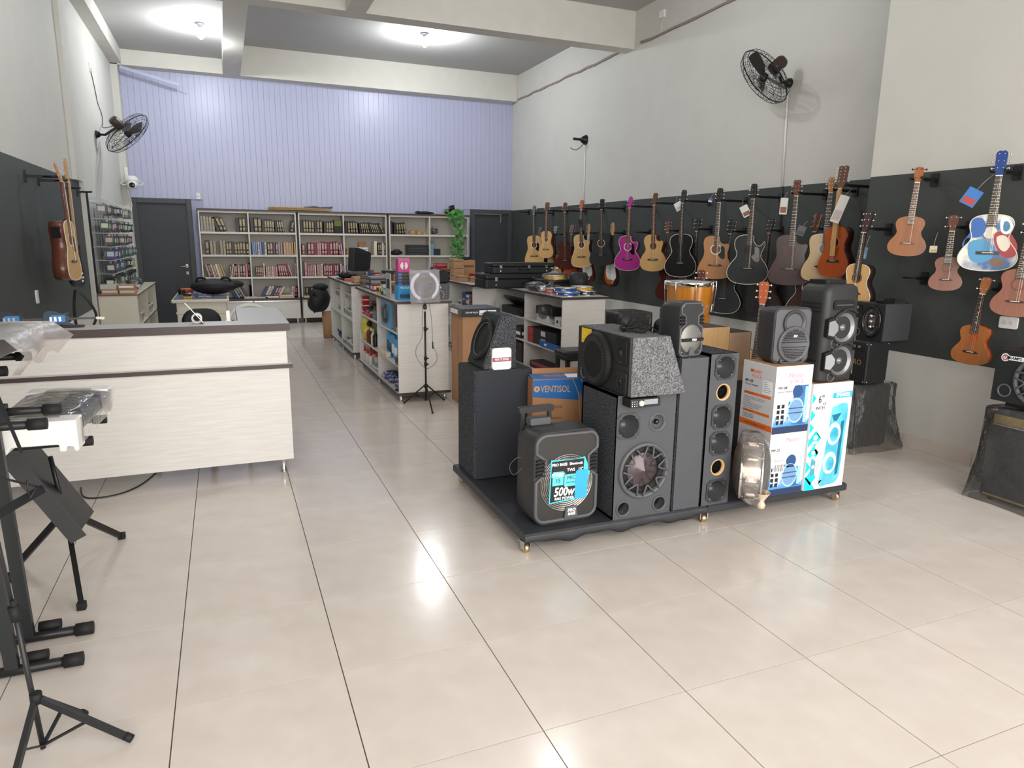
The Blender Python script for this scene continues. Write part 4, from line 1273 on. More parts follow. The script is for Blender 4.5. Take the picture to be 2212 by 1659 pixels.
MB().box(-.152, -.14, -.21, .21, 0, .3).build('baffle', m_baffle_d, t)
el = lambda r, T: T @ Matrix.Diagonal((.78, 1.12, 1, 1))
T1 = LF(-.152, -.105, .155) @ Matrix.Diagonal((.78, 1.12, 1, 1))
o = MB().at(T1).lathe([(.118, 0), (.12, .012), (.112, .022), (.096, .018), (.092, .004)], 40).build('oval_ring', m_gloss, t)
MB().at(T1).lathe([(.092, .006), (.06, -.002), (.03, .004), (0, .006)], 32).build('oval_cone', mat('chrome_cone', '#77797c', .15, .8), o)
b = MB()
for k in (-1, 0, 1): b.at(LF(-.158, -.105, .155 + k * .045)).ball((0, 0, .006), .016, 12, 8)
b.build('tweeter_domes', m_chrome, o)
b = MB()
for k in range(6): b.at(T1 @ Matrix.Rotation(2 * PI * k / 6, 4, 'Z')).box(.095, .112, -.028, .028, .016, .026)
b.build('ring_pads', m_rubber, o)
port(t, LF(-.152, .03, .055), .032); port(t, LF(-.152, .11, .055), .032)
MB().at(LF(-.153, .06, .255)).box(-.1, .06, -.025, .025, 0, .006).build('terminal_cup', m_gloss, t)
b = MB().at(LF(-.153, .06, .255))
for k in range(5): b.cyl((-.08 + k * .025, -.015, .006), (-.08 + k * .025, .015, .006), .0035, seg=6)
b.build('terminal_posts', m_chrome, t)
tag(MB().at(Matrix.Translation((4.98, 4.08, 1.214))).rbox(-.06, .07, -.035, .035, 0, .04, .012, 3, axis='y').tube(smooth_poly([(.06, -.02, .02), (.12, -.05, .03), (.16, -.08, .008), (.13, -.1, .004)], 4, False), .003, 5).build('power_adapter', m_black),
    'small black power adapter with cable on the oval speaker box', 'adapter')

# ---- front right corner: bagged gold trimmed amp with woofer box on top
t = thing('bagged_amplifier', 'dark amplifier with gold trim inside shiny clear plastic under the woofer box', 'amplifier', (4.88, 2.66, 0))
MB().rbox(-.2, .22, -.27, .265, .02, .63, .02, 3, inset=.012).build('cabinet', m_tolex, t)
MB().rbox(-.208, -.198, -.24, .235, .05, .5, .008, 2, axis='x').build('grille_cloth', m_cloth_g, t)
MB().box(-.206, -.2, -.24, .235, .535, .595).build('gold_panel', mat('gold_strip', '#b39a5e', .4, .5, noise=.2, nscale=30), t)
MB().box(-.207, -.2, -.24, .235, .523, .532).build('silver_line', m_steel, t)
MB().box(-.207, -.2, -.24, .235, .035, .048).build('gold_line', mat('gold_strip', '#b39a5e'), t)
for q in ((-.16, -.2), (.17, -.2), (-.16, .2), (.17, .2)): MB().cyl((q[0], q[1], 0), (q[0], q[1], .025), .02).build('foot', m_rubber, t)
amp_bag(t, -.218, .23, -.285, .28, .635, m_clear, 9, .05)
t = thing('woofer_box', 'black woofer box with white round TARAMPS decal at the right edge', 'speaker', (4.86, 2.66, .652))
MB().box(-.19, .2, -.27, .27, .035, .375).build('cabinet', m_tolex, t, bevel=.005)
MB().box(-.2, -.19, -.27, .27, .035, .375).build('baffle', m_baffle_d, t)
MB().box(-.15, .15, -.2, .2, 0, .035).build('plinth', m_rubber, t)
woofer(t, LF(-.2, -.02, .2), .16, m_cone)
port(t, LF(-.2, .19, .11), .042)
o = MB().at(LF(-.2, .215, .325)).prism(circ(0, 0, .026, 24), 0, .001).prism(rrect(.015, .16, -.014, .014, .01), 0, .001).build('decal', m_pwhite, t)
MB().at(LF(-.201, .215, .325)).lathe([(.012, .0004), (.021, .0004)], 20).build('decal_ring', mat('decal_red', '#b06a6a', .5), o)
text('TARAMPS', .026, LF(-.2015, .225, .325), m_ink, o, bold=.0006, align='LEFT', shear=.15)

# ================================================================ GUITARS
def wood(name, c, c2=None, rough=.3, coat=.3):
    return mat('wood_' + name, c, rough, noise=.25, color2=c2, nscale=14, stretch=(14, 4, .7), coat=coat, lo=.3, hi=.7)
w_spruce = wood('spruce', '#d9b27a', '#c99d62')
w_cedar = wood('cedar', '#c08a58', '#a9713f')
w_pale = wood('pale_spruce', '#d6b88c', '#c7a572')
w_mahog = wood('mahogany', '#6d3f30', '#58301f')
w_mahog2 = wood('mahogany_pink', '#8a5c4c', '#774b3c')
w_red = wood('dark_red', '#57251d', '#451a14')
w_orange = wood('orange', '#b9561f', '#9c4315')
w_uke = wood('uke', '#a5683a', '#8e542a')
w_ukep = wood('uke_pink', '#8e5c49', '#7a4b3a')
w_rose = wood('rosewood', '#3a2520', '#2b1a16', .45, .1)
w_neck = wood('neck', '#6a4331', '#583526')
w_maple = wood('maple', '#c9a06a', '#b88c55')
w_black = mat('lacquer_black', '#1c1d1f', .28, coat=.4)
w_matte = mat('matte_black', '#2b2d2f', .45, noise=.15, nscale=8)
w_smoke = mat('smoky_grey', '#40383a', .35, noise=.25, nscale=8, stretch=(10, 4, .6), coat=.3)
w_char = wood('charcoal_brown', '#4f3634', '#402a28')
w_pink = mat('lacquer_pink', '#b0348c', .22, coat=.5)
m_ivory = mat('ivory', '#e4dccb', .4)
m_fretw = mat('fret_wire', '#b9b3a5', .3, .8)
m_pgblk = mat('pickguard_black', '#101112', .2)
m_pgwht = mat('pickguard_white', '#e3e3e0', .3)
m_gold = mat('gold_tuner', '#caa64e', .25, .9)
m_hook = mat('hook_black', '#141517', .45)

PROF = {
 'dread': [(0, .09), (.02, .2), (.07, .262), (.16, .285), (.3, .268), (.4, .258), (.5, .275), (.62, .335), (.74, .378), (.83, .385), (.91, .36), (.97, .28), (1, .1)],
 'jumbo': [(0, .09), (.025, .2), (.08, .27), (.17, .295), (.27, .275), (.37, .235), (.46, .25), (.57, .335), (.69, .4), (.79, .41), (.89, .37), (.965, .27), (1, .1)],
 'class': [(0, .09), (.025, .19), (.08, .255), (.17, .28), (.28, .262), (.38, .235), (.48, .255), (.6, .33), (.72, .375), (.82, .375), (.91, .33), (.97, .24), (1, .09)],
 'uke': [(0, .09), (.025, .2), (.08, .29), (.18, .325), (.29, .3), (.39, .27), (.49, .3), (.6, .38), (.72, .43), (.82, .425), (.91, .37), (.97, .26), (1, .1)],
}
CUT = [(.02, .07), (.1, .075), (.165, .115), (.19, .18), (.175, .235), (.18, .275), (.225, .3), (.3, .285), (.38, .262)]
CUTF = [(.02, .07), (.1, .075), (.19, .12), (.225, .19), (.19, .25), (.125, .29), (.2, .305), (.29, .275), (.37, .245)]

def outline(shape, L, W, cut=None):
    """body outline, neck end at z=0, tail at z=-L; W = full lower width"""
    pr = PROF[shape]
    k = W / 2 / max(h for _, h in pr)
    left = [(-h * k, -t * L) for t, h in pr]
    rp = pr
    if cut:
        c = CUT if cut == 'v' else CUTF
        rp = c + [q for q in pr if q[0] > c[-1][0] + .04]
    right = [(h * k, -t * L) for t, h in rp]
    return smooth_poly(right + left[::-1], 4)

STRAT = [(.06, 0), (.1, -.06), (.115, -.1), (.17, -.075), (.215, .0), (.245, -.02), (.235, -.12), (.215, -.24), (.235, -.4), (.31, -.6), (.33, -.78), (.28, -.93), (.14, -1.0), (-.06, -.985),
         (-.24, -.9), (-.32, -.74), (-.305, -.58), (-.235, -.42), (-.22, -.28), (-.265, -.1), (-.3, .06), (-.27, .14), (-.225, .11), (-.15, -.03), (-.1, -.07), (-.06, 0)]
STRAT_PG = [(.06, -.1), (.13, -.12), (.19, -.05), (.21, -.14), (.19, -.25), (.2, -.38), (.25, -.6), (.23, -.72), (.12, -.76), (-.05, -.74), (-.14, -.6), (-.17, -.4), (-.17, -.25), (-.22, -.1), (-.2, -.03), (-.1, -.1)]

HEADS = {
 'three': [(-.022, 0), (-.024, .02), (-.033, .055), (-.037, .15), (-.034, .172), (-.018, .186), (0, .182), (.018, .186), (.034, .172), (.037, .15), (.033, .055), (.024, .02), (.022, 0)],
 'flat': [(-.022, 0), (-.026, .025), (-.035, .05), (-.037, .17), (-.02, .178), (0, .172), (.02, .178), (.037, .17), (.035, .05), (.026, .025), (.022, 0)],
 'round': [(-.022, 0), (-.024, .03), (-.032, .06), (-.034, .13), (-.03, .16), (-.015, .18), (0, .186), (.015, .18), (.03, .16), (.034, .13), (.032, .06), (.024, .03), (.022, 0)],
 'uke': [(-.02, 0), (-.022, .02), (-.033, .05), (-.036, .11), (-.033, .125), (-.012, .135), (0, .132), (.012, .135), (.033, .125), (.036, .11), (.033, .05), (.022, .02), (.02, 0)],
 'strat': [(-.021, 0), (-.022, .02), (-.034, .035), (-.03, .06), (-.028, .13), (-.03, .165), (-.02, .185), (.0, .188), (.016, .17), (.014, .15), (.025, .12), (.026, .06), (.021, .02), (.021, 0)],
}

def guitar(label, loc, theta, head, neck, body, W, shape='dread', cut=None, top=w_spruce, side=w_mahog, board=w_rose, headm=w_black, headshape='three', binding=None,
           pick=None, roll=0, depth=.1, pegs=(3, 3), pegm=m_chrome, rosette=m_ivory, bridge=w_rose, group='guitars hung on the right wall', cat='guitar', name='acoustic_guitar', strings=4, holelabel=None, pitch=0, turn=0, hole_in=None, tie=False):
    t = thing(name, label, cat, loc, 0, group, R=rot(0, 0, theta) @ rot(pitch, 0, 0) @ rot(0, roll, 0))
    bt = -neck
    s = head / .186 if headshape != 'uke' else head / .135
    # ---- body
    if shape == 'strat':
        ol = smooth_poly([(x * W / .65, bt + .06 * body + z * body) for x, z in STRAT], 3)
        depth = .045
    else:
        ol = [(x, z + bt) for x, z in outline(shape, body, W, cut)]
    B = face_T((0, 0, 0), (1, 0, 0), (0, 0, 1))
    yf = -depth * .38
    hole_c, hole_r = (0, bt - body * .315), W * .122
    b = MB().at(B)
    b.prism(ol, -(depth + yf), -yf - .003, 0, True)
    b.build('body', side, t)
    sb = MB().at(B)
    if shape == 'strat':
        sb.prism(ol, -yf - .003, -yf + .001)
    else:
        holed(sb, ol, [circ(hole_c[0], hole_c[1], hole_r, 20)[::-1]], -yf + .001, .004)
    so = sb.build('soundboard', top, t)
    if binding:
        MB().tube([(x, yf, z) for x, z in ol[::2]], .0042, 4, closed=True).build('binding', binding, t)
    if shape == 'strat':
        pg = smooth_poly([(x * W / .65, bt + .06 * body + z * body) for x, z in STRAT_PG], 3)
        MB().at(FR(0, yf, 0)).prism(pg, 0, .005).build('pickguard', pick or m_pgwht, t)
        for q in (.3, .46, .6): MB().at(FR(0, yf, 0)).prism(rrect(-.042, .042, bt - body * q - .008, bt - body * q + .008, .007), .004, .011).build('pickup', m_pgwht if q < .9 else m_black, t)
        for q in ((.12, .62), (.15, .72), (.12, .8)): MB().at(FR(q[0] * W / .65 * 1.1, yf - .004, bt - body * q[1])).lathe([(.011, 0), (.009, .012), (0, .012)], 12).build('knob', m_pgwht, t)
        MB().at(FR(0, yf, bt - body * .72)).box(-.04, .04, -.015, .015, 0, .01).build('bridge', m_chrome, t)
        zb = bt - body * .72
    else:
        MB().at(FR(hole_c[0], yf + .03, hole_c[1])).disc(hole_r * 1.05, 0, 20).build('sound_hole', hole_in or m_hole, t)
        if rosette: MB().at(FR(hole_c[0], yf - .0012, hole_c[1])).lathe([(hole_r * 1.06, 0), (hole_r * 1.3, 0)], 28).build('rosette', rosette, t)
        zb = bt - body * .68
        bw = W * .2
        if tie: bp = [(-bw, -.012), (bw, -.012), (bw, .012), (-bw, .012)]
        else: bp = [(-bw, -.006), (-bw * .6, -.012), (bw * .6, -.012), (bw, -.006), (bw, .004), (bw * .55, .012), (-bw * .55, .012), (-bw, .004)]
        k = min(1, W / .38)
        bo = MB().at(FR(0, yf, zb)).prism([(x, z * k) for x, z in bp], 0, .009 * k).build('bridge', bridge, t)
        MB().at(FR(0, yf - .009 * k, zb + .002)).box(-bw * .5, bw * .5, -.0022, .0022, 0, .004).build('saddle', m_ivory, bo)
        if pick:
            pgl = smooth_poly([(hole_r * 1.1, hole_c[1] + hole_r * .75), (hole_r * 1.9, hole_c[1] + hole_r * .5), (hole_r * 2.1, hole_c[1] - hole_r * .6), (hole_r * 2.15, hole_c[1] - hole_r * 2.1), (hole_r * 1.4, hole_c[1] - hole_r * 2.2), (hole_r * .55, hole_c[1] - hole_r * 1.25), (hole_r * 1.15, hole_c[1] - hole_r * .6)], 3)
            MB().at(FR(0, yf - .001, 0)).prism(pgl, 0, .0015).build('pickguard', pick, t)
    # ---- neck, fingerboard, frets
    wn = .021 * (.9 if 'uke' in headshape else 1)
    wj = .028 * (.85 if 'uke' in headshape else 1)
    ye = yf - .004
    zend = (hole_c[1] + hole_r * 1.05) if shape != 'strat' else bt - body * .12
    n = MB()
    rings = []
    for z, w_ in ((0, wn), (bt * .95, wj)):
        rings.append([(-w_, ye, z), (w_, ye, z), (w_ * .75, ye + .017, z), (0, ye + .022, z), (-w_ * .75, ye + .017, z)])
    rings.append([(-wj, ye, bt), (wj, ye, bt), (wj * .9, ye + .05, bt - .0), (0, ye + .06, bt), (-wj * .9, ye + .05, bt)])
    n.loft(rings, 0, True)
    n.build('neck', side if side not in (w_black,) else w_neck, t)
    wb2 = wn + (wj - wn) * (zend / bt)
    fb = MB().loft([[(-wn, ye, 0), (wn, ye, 0), (wn, ye - .006, 0), (-wn, ye - .006, 0)], [(-wb2, ye, zend), (wb2, ye, zend), (wb2, ye - .006, zend), (-wb2, ye - .006, zend)]], 0, False)
    fbo = fb.build('fingerboard', board, t)
    sc = abs(zb)
    fr_ = MB()
    for k in range(1, 20):
        z = -sc * (1 - 2 ** (-k / 12))
        if z < zend + .004: break
        w_ = wn + (wb2 - wn) * (z / zend)
        fr_.box(-w_, w_, ye - .0075, ye - .006, z - .0011, z + .0011)
    fr_.build('frets', m_fretw, fbo)
    dts = MB()
    for k in (3, 5, 7, 9, 12):
        z = -sc * (1 - 2 ** (-(k - .5) / 12))
        dts.at(FR(0, ye - .0062, z)).disc(.0035, .0005, 8)
    dts.build('fret_dots', m_ivory, fbo)
    MB().box(-wn, wn, ye - .009, ye + .004, -.002, .004).build('nut', m_ivory, t)
    # ---- headstock leaning back
    Hm = Matrix.Translation((0, ye, 0)) @ rot(-.2 if shape != 'strat' else 0, 0, turn)
    HF = Hm @ face_T((0, 0, 0), (1, 0, 0), (0, 0, 1))
    hp = [(x * (s if s > .8 else .9), z * s) for x, z in HEADS[headshape]]
    ho = MB().at(HF).prism(hp, -.015, .002).build('headstock', headm, t)
    hz = head
    for sd, cnt in zip((-1, 1), pegs):
        for k in range(cnt):
            z = hz * (.3 + .55 * (k / max(1, cnt - 1) if cnt > 1 else .5))
            xx = sd * .034 * max(s, .85)
            b = MB().at(HF)
            b.cyl((xx * .5, z, .001), (xx * .5, z, .012), .004, seg=6).cyl((xx * .9, z, -.007), (xx * 1.45, z, -.007), .0028, seg=5)
            b.ball((xx * 1.55, z, -.007), .0085, 8, 5, sx=.8, sy=1.05, sz=.6)
            b.build('tuning_peg', pegm, ho)
    if strings:
        st = MB()
        for k in range(strings if strings != 4 or 'uke' in headshape else 6):
            nn = (strings if strings != 4 or 'uke' in headshape else 6)
            f = -1 + 2 * k / (nn - 1)
            st.bar((f * wn * .8, ye - .009, .0), (f * wj * .85, yf - .012, zb), .0009, .0009)
        st.build('strings', m_fretw, t)
    return t

def hook(loc, wall_x, label, grp='black wall hooks of the guitars'):
    """bracket on the wall, arm out to the fork that holds a neck"""
    x, y, z = loc
    t = thing('guitar_hook', label, 'hook', (wall_x, y + .0, z), 0, grp)
    d = x - wall_x
    sg = -1 if d < 0 else 1
    MB().rbox(0 if sg > 0 else -.014, .014 if sg > 0 else 0, -.03, .03, -.05, .05, .006, 2, axis='x').build('hook_plate', m_hook, t)
    MB().bar((sg * .01, 0, 0), (d - sg * .075, 0, .0), .022, .026).build('arm', m_hook, t)
    b = MB()
    for s in (-1, 1): b.tube([(d - sg * .08, 0, .005), (d - sg * .06, s * .05, .002), (d + sg * .02, s * .056, .004), (d + sg * .035, s * .05, .012)], .008, 6)
    b.build('fork', m_hook, t)
    return t

R_ = math.radians
XU, XW = 5.80, 5.92
GT = [
 # label, y, z nut, head, neck, body, W, theta, kwargs
 ('natural guitar with black pickguard, farthest in the upper row by the far door', XU, 12.953, 2.19, .175, .41, .60, .44, -51, dict(shape='dread', top=w_spruce, pick=m_pgblk, headm=w_black, binding=m_black, roll=-.035)),
 ('small bodied natural guitar with turned twelve peg head, second in the upper row', XU, 12.332, 2.21, .2, .35, .51, .35, -62, dict(shape='class', top=w_spruce, headm=w_neck, headshape='flat', pegs=(6, 6), tie=True, bridge=w_neck, board=w_neck, turn=.3)),
 ('dark mahogany cutaway guitar, third in the upper row', XU, 11.582, 2.185, .18, .52, .5, .39, -50, dict(shape='jumbo', cut='v', top=w_red, side=w_red, headm=w_neck, roll=-.04, rosette=None)),
 ('natural cutaway guitar with reddish headstock, between dark mahogany and matte black ones', XU, 10.935, 2.2, .18, .41, .56, .42, -60, dict(shape='dread', cut='v', top=w_spruce, side=w_red, headm=w_orange, roll=-.05, binding=m_ivory)),
 ('matte black guitar with pale sound hole, fifth in the upper row', XU, 10.236, 2.186, .185, .37, .53, .42, -52, dict(shape='dread', top=w_matte, side=w_matte, headm=w_black, rosette=w_pale, headshape='flat', bridge=w_black, roll=-.03, hole_in=w_cedar, tie=True)),
 ('bright pink cutaway guitar with black pickguard', XU, 9.368, 2.18, .18, .41, .526, .43, -56, dict(shape='jumbo', cut='v', top=w_pink, side=w_pink, headm=mat('lacquer_pink'), headshape='round', pick=m_pgblk, binding=m_ivory, hole_in=w_cedar, board=w_neck)),
 ('natural cutaway guitar with brown headstock, beside the bright pink guitar', XU, 8.699, 2.198, .176, .41, .526, .43, -63, dict(shape='jumbo', cut='v', top=w_spruce, side=w_mahog, headm=w_neck, hole_in=w_cedar, rosette=w_pale, roll=-.03, board=w_mahog)),
 ('black jumbo guitar with white edge binding and brown sound hole', XU, 8.025, 2.197, .18, .407, .573, .46, -61, dict(shape='jumbo', top=w_black, side=w_black, headm=w_black, binding=m_ivory, rosette=w_rose, hole_in=w_cedar, bridge=w_black, roll=-.02)),
 ('cedar topped cutaway guitar with dark pickguard above the orange drum', XU, 7.288, 2.172, .184, .4, .545, .43, -42, dict(shape='dread', cut='v', top=w_cedar, side=w_mahog, headm=w_black, pick=m_pgblk, binding=m_black, hole_in=simple('#8d8f8e'))),
 ('large black guitar with sharp cutaway and silvery pickguard', XU, 6.676, 2.187, .18, .41, .576, .47, -47, dict(shape='jumbo', cut='f', top=mat('blue_black', '#2a2f33', .3, noise=.2, nscale=8, coat=.4), side=w_black, headm=w_black, binding=m_ivory, pick=mat('silvery_guard', '#9a9693', .25, .3, noise=.3, nscale=20), rosette=w_rose, hole_in=w_mahog, bridge=w_black)),
 ('brown mahogany cutaway guitar with white swing tag beside its neck', XU, 6.007, 2.187, .182, .41, .545, .43, -45, dict(shape='dread', cut='v', top=w_char, side=w_char, headm=w_mahog, binding=w_char, rosette=w_mahog, hole_in=simple('#77705f'), headshape='flat')),
 ('orange guitar with kraft paper strip down its neck and tilted peg head', 5.74, 5.329, 2.224, .235, .367, .504, .36, -88, dict(shape='class', top=w_orange, side=w_red, headm=w_neck, headshape='flat', pegs=(5, 5), pegm=m_ivory, board=w_maple, rosette=simple('#9a8878'), bridge=w_black, tie=True, turn=.32)),
 ('pale natural guitar half hidden behind the orange guitar', 5.86, 5.6, 2.2, .16, .41, .5, .42, -46, dict(shape='dread', top=w_pale, side=w_mahog, headm=w_cedar)),
 ('black guitar in the lower row under the farthest natural guitar', XW, 12.9, 1.767, .19, .33, .58, .44, -58, dict(shape='dread', top=w_black, side=w_black, headm=w_black)),
 ('natural guitar in the lower row behind the small twelve peg guitar', XW, 12.2, 1.77, .19, .36, .55, .42, -57, dict(shape='dread', top=w_spruce, headm=w_black)),
 ('orange brown twelve string guitar in the lower row beside the mahogany cutaway', XW, 11.5, 1.787, .2, .35, .53, .4, -66, dict(shape='jumbo', cut='v', top=w_orange, headm=w_red, pegs=(6, 6), headshape='flat')),
 ('dark red electric guitar with white pickguard and maple headstock', XW, 10.875, 1.786, .19, .38, .47, .33, -62, dict(shape='strat', top=w_red, side=w_red, headm=w_maple, headshape='strat', pegs=(6, 0), board=m_ivory, name='electric_guitar', roll=.04)),
 ('sunburst electric guitar with white pickguard', XW, 10.056, 1.784, .2, .39, .48, .34, -70, dict(shape='strat', top='sunburst', side=w_black, headm=w_maple, headshape='strat', pegs=(6, 0), board=w_rose, name='electric_guitar', roll=.04)),
 ('small mahogany guitar in the lower row left of the orange drum', XW, 8.511, 1.811, .17, .43, .53, .41, -58, dict(shape='jumbo', top=w_red, side=w_red, headm=w_mahog, roll=-.075, rosette=w_mahog, bridge=w_black)),
 ('smoky grey guitar with white binding behind the orange drum', XW, 7.838, 1.827, .18, .41, .55, .45, -64, dict(shape='jumbo', top=w_smoke, side=w_black, headm=w_black, binding=m_ivory, rosette=w_rose, roll=-.02)),
 ('black guitar with white binding in the lower row right of the orange drum', XW, 7.168, 1.792, .177, .42, .576, .47, -57, dict(shape='jumbo', top=mat('blue_black'), side=w_black, headm=w_black, binding=m_ivory, rosette=w_rose, hole_in=w_mahog, bridge=w_black, roll=.05)),
 ('dusky brown guitar with blue round sticker on its body', XW, 6.468, 1.798, .17, .41, .58, .47, -80, dict(kk=.992, shape='jumbo', top=w_smoke, side=w_char, headm=w_black, rosette=simple('#8a8078'), hole_in=simple('#6d655c'), roll=.02)),
 ('reddish brown guitar with gold tuners and white binding behind the tower speaker', XW, 5.791, 1.809, .2, .41, .58, .48, -72, dict(kk=.995, shape='jumbo', top=w_char, side=w_red, headm=w_mahog, binding=m_ivory, pegm=m_gold, roll=.02)),
]
sun = bpy.data.materials.new('sunburst_lacquer'); sun.use_nodes = True
nt = sun.node_tree; pb = nt.nodes['Principled BSDF']; pb.inputs['Roughness'].default_value = .25; pb.inputs['Coat Weight'].default_value = .5
tc = nt.nodes.new('ShaderNodeTexCoord'); mp = nt.nodes.new('ShaderNodeMapping'); mp.inputs['Location'].default_value = (0, 0, .62); mp.vector_type = 'POINT'
mp.inputs['Scale'].default_value = (6.4, 0, 3.9); mp.inputs['Location'].default_value = (0, 0, 2.35)
gr_ = nt.nodes.new('ShaderNodeTexGradient'); gr_.gradient_type = 'SPHERICAL'
cr = nt.nodes.new('ShaderNodeValToRGB')
cr.color_ramp.elements[0].color = srgb('#15100e'); cr.color_ramp.elements[0].position = .02
cr.color_ramp.elements[1].color = srgb('#c9701c'); cr.color_ramp.elements[1].position = .5
e_ = cr.color_ramp.elements.new(.2); e_.color = srgb('#5a1d10')
nt.links.new(tc.outputs['Object'], mp.inputs[0]); nt.links.new(mp.outputs[0], gr_.inputs[0]); nt.links.new(gr_.outputs[1], cr.inputs[0]); nt.links.new(cr.outputs[0], pb.inputs['Base Color'])
seq_u, seq_l = 0, 0
for lab, x, y, zn, hd, nk, bd, W, th, kw in GT:
    if kw.get('top') == 'sunburst': kw['top'] = sun
    k = kw.pop('kk', .983 if x == XW else .969)
    x, y, zn, hd, nk, bd, W = x * k, y * k, CAMZ + (zn - CAMZ) * k, hd * k, nk * k, bd * k, W * k
    g = guitar(lab, (x, y, zn), R_(th), hd, nk, bd, W, **kw)
    hl = 'black wall hook holding the %s' % ' '.join(lab.split(',')[0].split()[:8])
    hook((x + .01, y, zn + .03), XR - .002, hl)
# sticker, strip and swing tags on the wall guitars
def swing_tag(label, p, size, theta, m1, m2, tilt=.2, cord=.06):
    if p[0] > 5.3: p = (p[0] * .969, p[1] * .969, CAMZ + (p[2] - CAMZ) * .969)
    t = thing('swing_tag', label, 'tag', p, 0, None, R=rot(0, 0, theta) @ rot(0, tilt, 0))
    w, h = size
    MB().at(FR(0, 0, 0)).prism(rrect(-w / 2, w / 2, -h, 0, .004), -.0008, .0008).build('card', m1, t)
    MB().at(FR(0, -.001, 0)).prism(rrect(-w * .4, w * .4, -h * .9, -h * .55, .003), 0, .0006).build('print', m2, t)
    MB().tube([(0, 0, -.005), (w * .1, .004, cord * .5), (w * .3, .01, cord)], .0012, 4).build('cord', m_ivory, t)
m_tagw = mat('tag_white', '#dcdcd8', .5)
swing_tag('white paper tag hanging by the neck of the black jumbo guitar', (5.73, 8.09, 2.21), (.1, .11), R_(-50), m_tagw, simple('#b9b9b4'), -.5)
swing_tag('white paper tag beside the neck of the sharp cutaway black guitar', (5.7, 6.73, 2.11), (.09, .13), R_(-47), m_tagw, simple('#8d5f43'), -.5)
swing_tag('upright white tag with small guitar picture on the brown mahogany guitar', (5.7, 6.07, 2.17), (.075, .17), R_(-45), m_tagw, simple('#8d5f43'), .03)
swing_tag('long white tag hanging beside the orange guitar neck', (5.66, 5.22, 2.15), (.085, .26), R_(-55), m_tagw, simple('#c9b9b9'), .3)
swing_tag('small blue tag on the head of the cedar topped guitar', (5.72, 7.36, 2.23), (.05, .05), R_(-42), simple('#5a62a8'), m_tagw, .2)
swing_tag('grey leather tag beside the gold tuned guitar head', (5.83, 5.9, 1.87), (.08, .1), R_(-50), simple('#6d6f70'), simple('#565859'), .3)
swing_tag('black leather tag on the reddish headed natural cutaway guitar', (5.72, 10.87, 2.04), (.06, .12), R_(-50), simple('#1d1d1f'), simple('#2d2d2f'), -.2)
o = MB().at(Matrix.Translation((5.50, 5.155, 2.19)) @ rot(0, 0, R_(-88)) @ FR(0, 0, 0)).prism([(-.022, 0), (.02, 0), (.024, -.3), (.03, -.62), (-.03, -.62), (-.028, -.3)], 0, .004).build('paper_strip', w_maple)
tag(o, 'long kraft paper strip hanging down the strings of the orange guitar', 'strip')

# ---- ukuleles and small guitars on the front right wall
XA = 5.08
m_comic = mat('comic_blue', '#4d6f9c', .4, noise=1, nscale=6, color2='#e3e0d8', lo=.42, hi=.58)
NG = [
 ('natural small guitar with dark side on the front right wall above the oval speaker', 5.02, 4.37, 1.782, .18, .264, .36, .28, -80, dict(shape='class', top=w_spruce, side=w_rose, headm=w_rose, binding=m_ivory, rosette=w_rose, roll=.05, depth=.09)),
 ('larger honey brown ukulele high on the front right wall', XA, 4.002, 2.162, .123, .257, .308, .27, -52, dict(shape='uke', top=w_uke, side=w_uke, headm=w_uke, headshape='uke', pegs=(2, 2), depth=.065, roll=.04, pegm=m_black, rosette=None, board=w_neck, bridge=w_neck)),
 ('small pinkish ukulele with round cream tag', XA, 3.661, 1.788, .122, .188, .253, .22, -54, dict(shape='uke', top=w_ukep, side=w_ukep, headm=w_mahog, headshape='uke', pegs=(2, 2), depth=.055, rosette=w_mahog, board=w_rose)),
 ('small guitar covered in blue red and white comic print with blue head', XA, 3.372, 2.166, .176, .266, .39, .35, -56, dict(shape='class', top=m_comic, side=m_ivory, headm=simple('#24407e', .3), binding=m_ivory, rosette=None, depth=.075, hole_in=simple('#6b4d3a'), bridge=w_black, tie=True, pegm=m_chrome)),
 ('honey brown cutaway ukulele low on the front right wall', XA, 3.351, 1.343, .123, .229, .291, .25, -76, dict(shape='uke', top=w_uke, side=w_orange, headm=w_uke, headshape='uke', pegs=(2, 2), depth=.07, roll=.06, rosette=None, bridge=w_black)),
 ('pinkish ukulele cut off by the right edge above the double outlet', XA, 3.11, 1.747, .104, .218, .324, .28, -60, dict(shape='uke', top=w_ukep, side=w_ukep, headm=w_mahog, headshape='uke', pegs=(2, 2), depth=.065, roll=.04, rosette=w_mahog)),
]
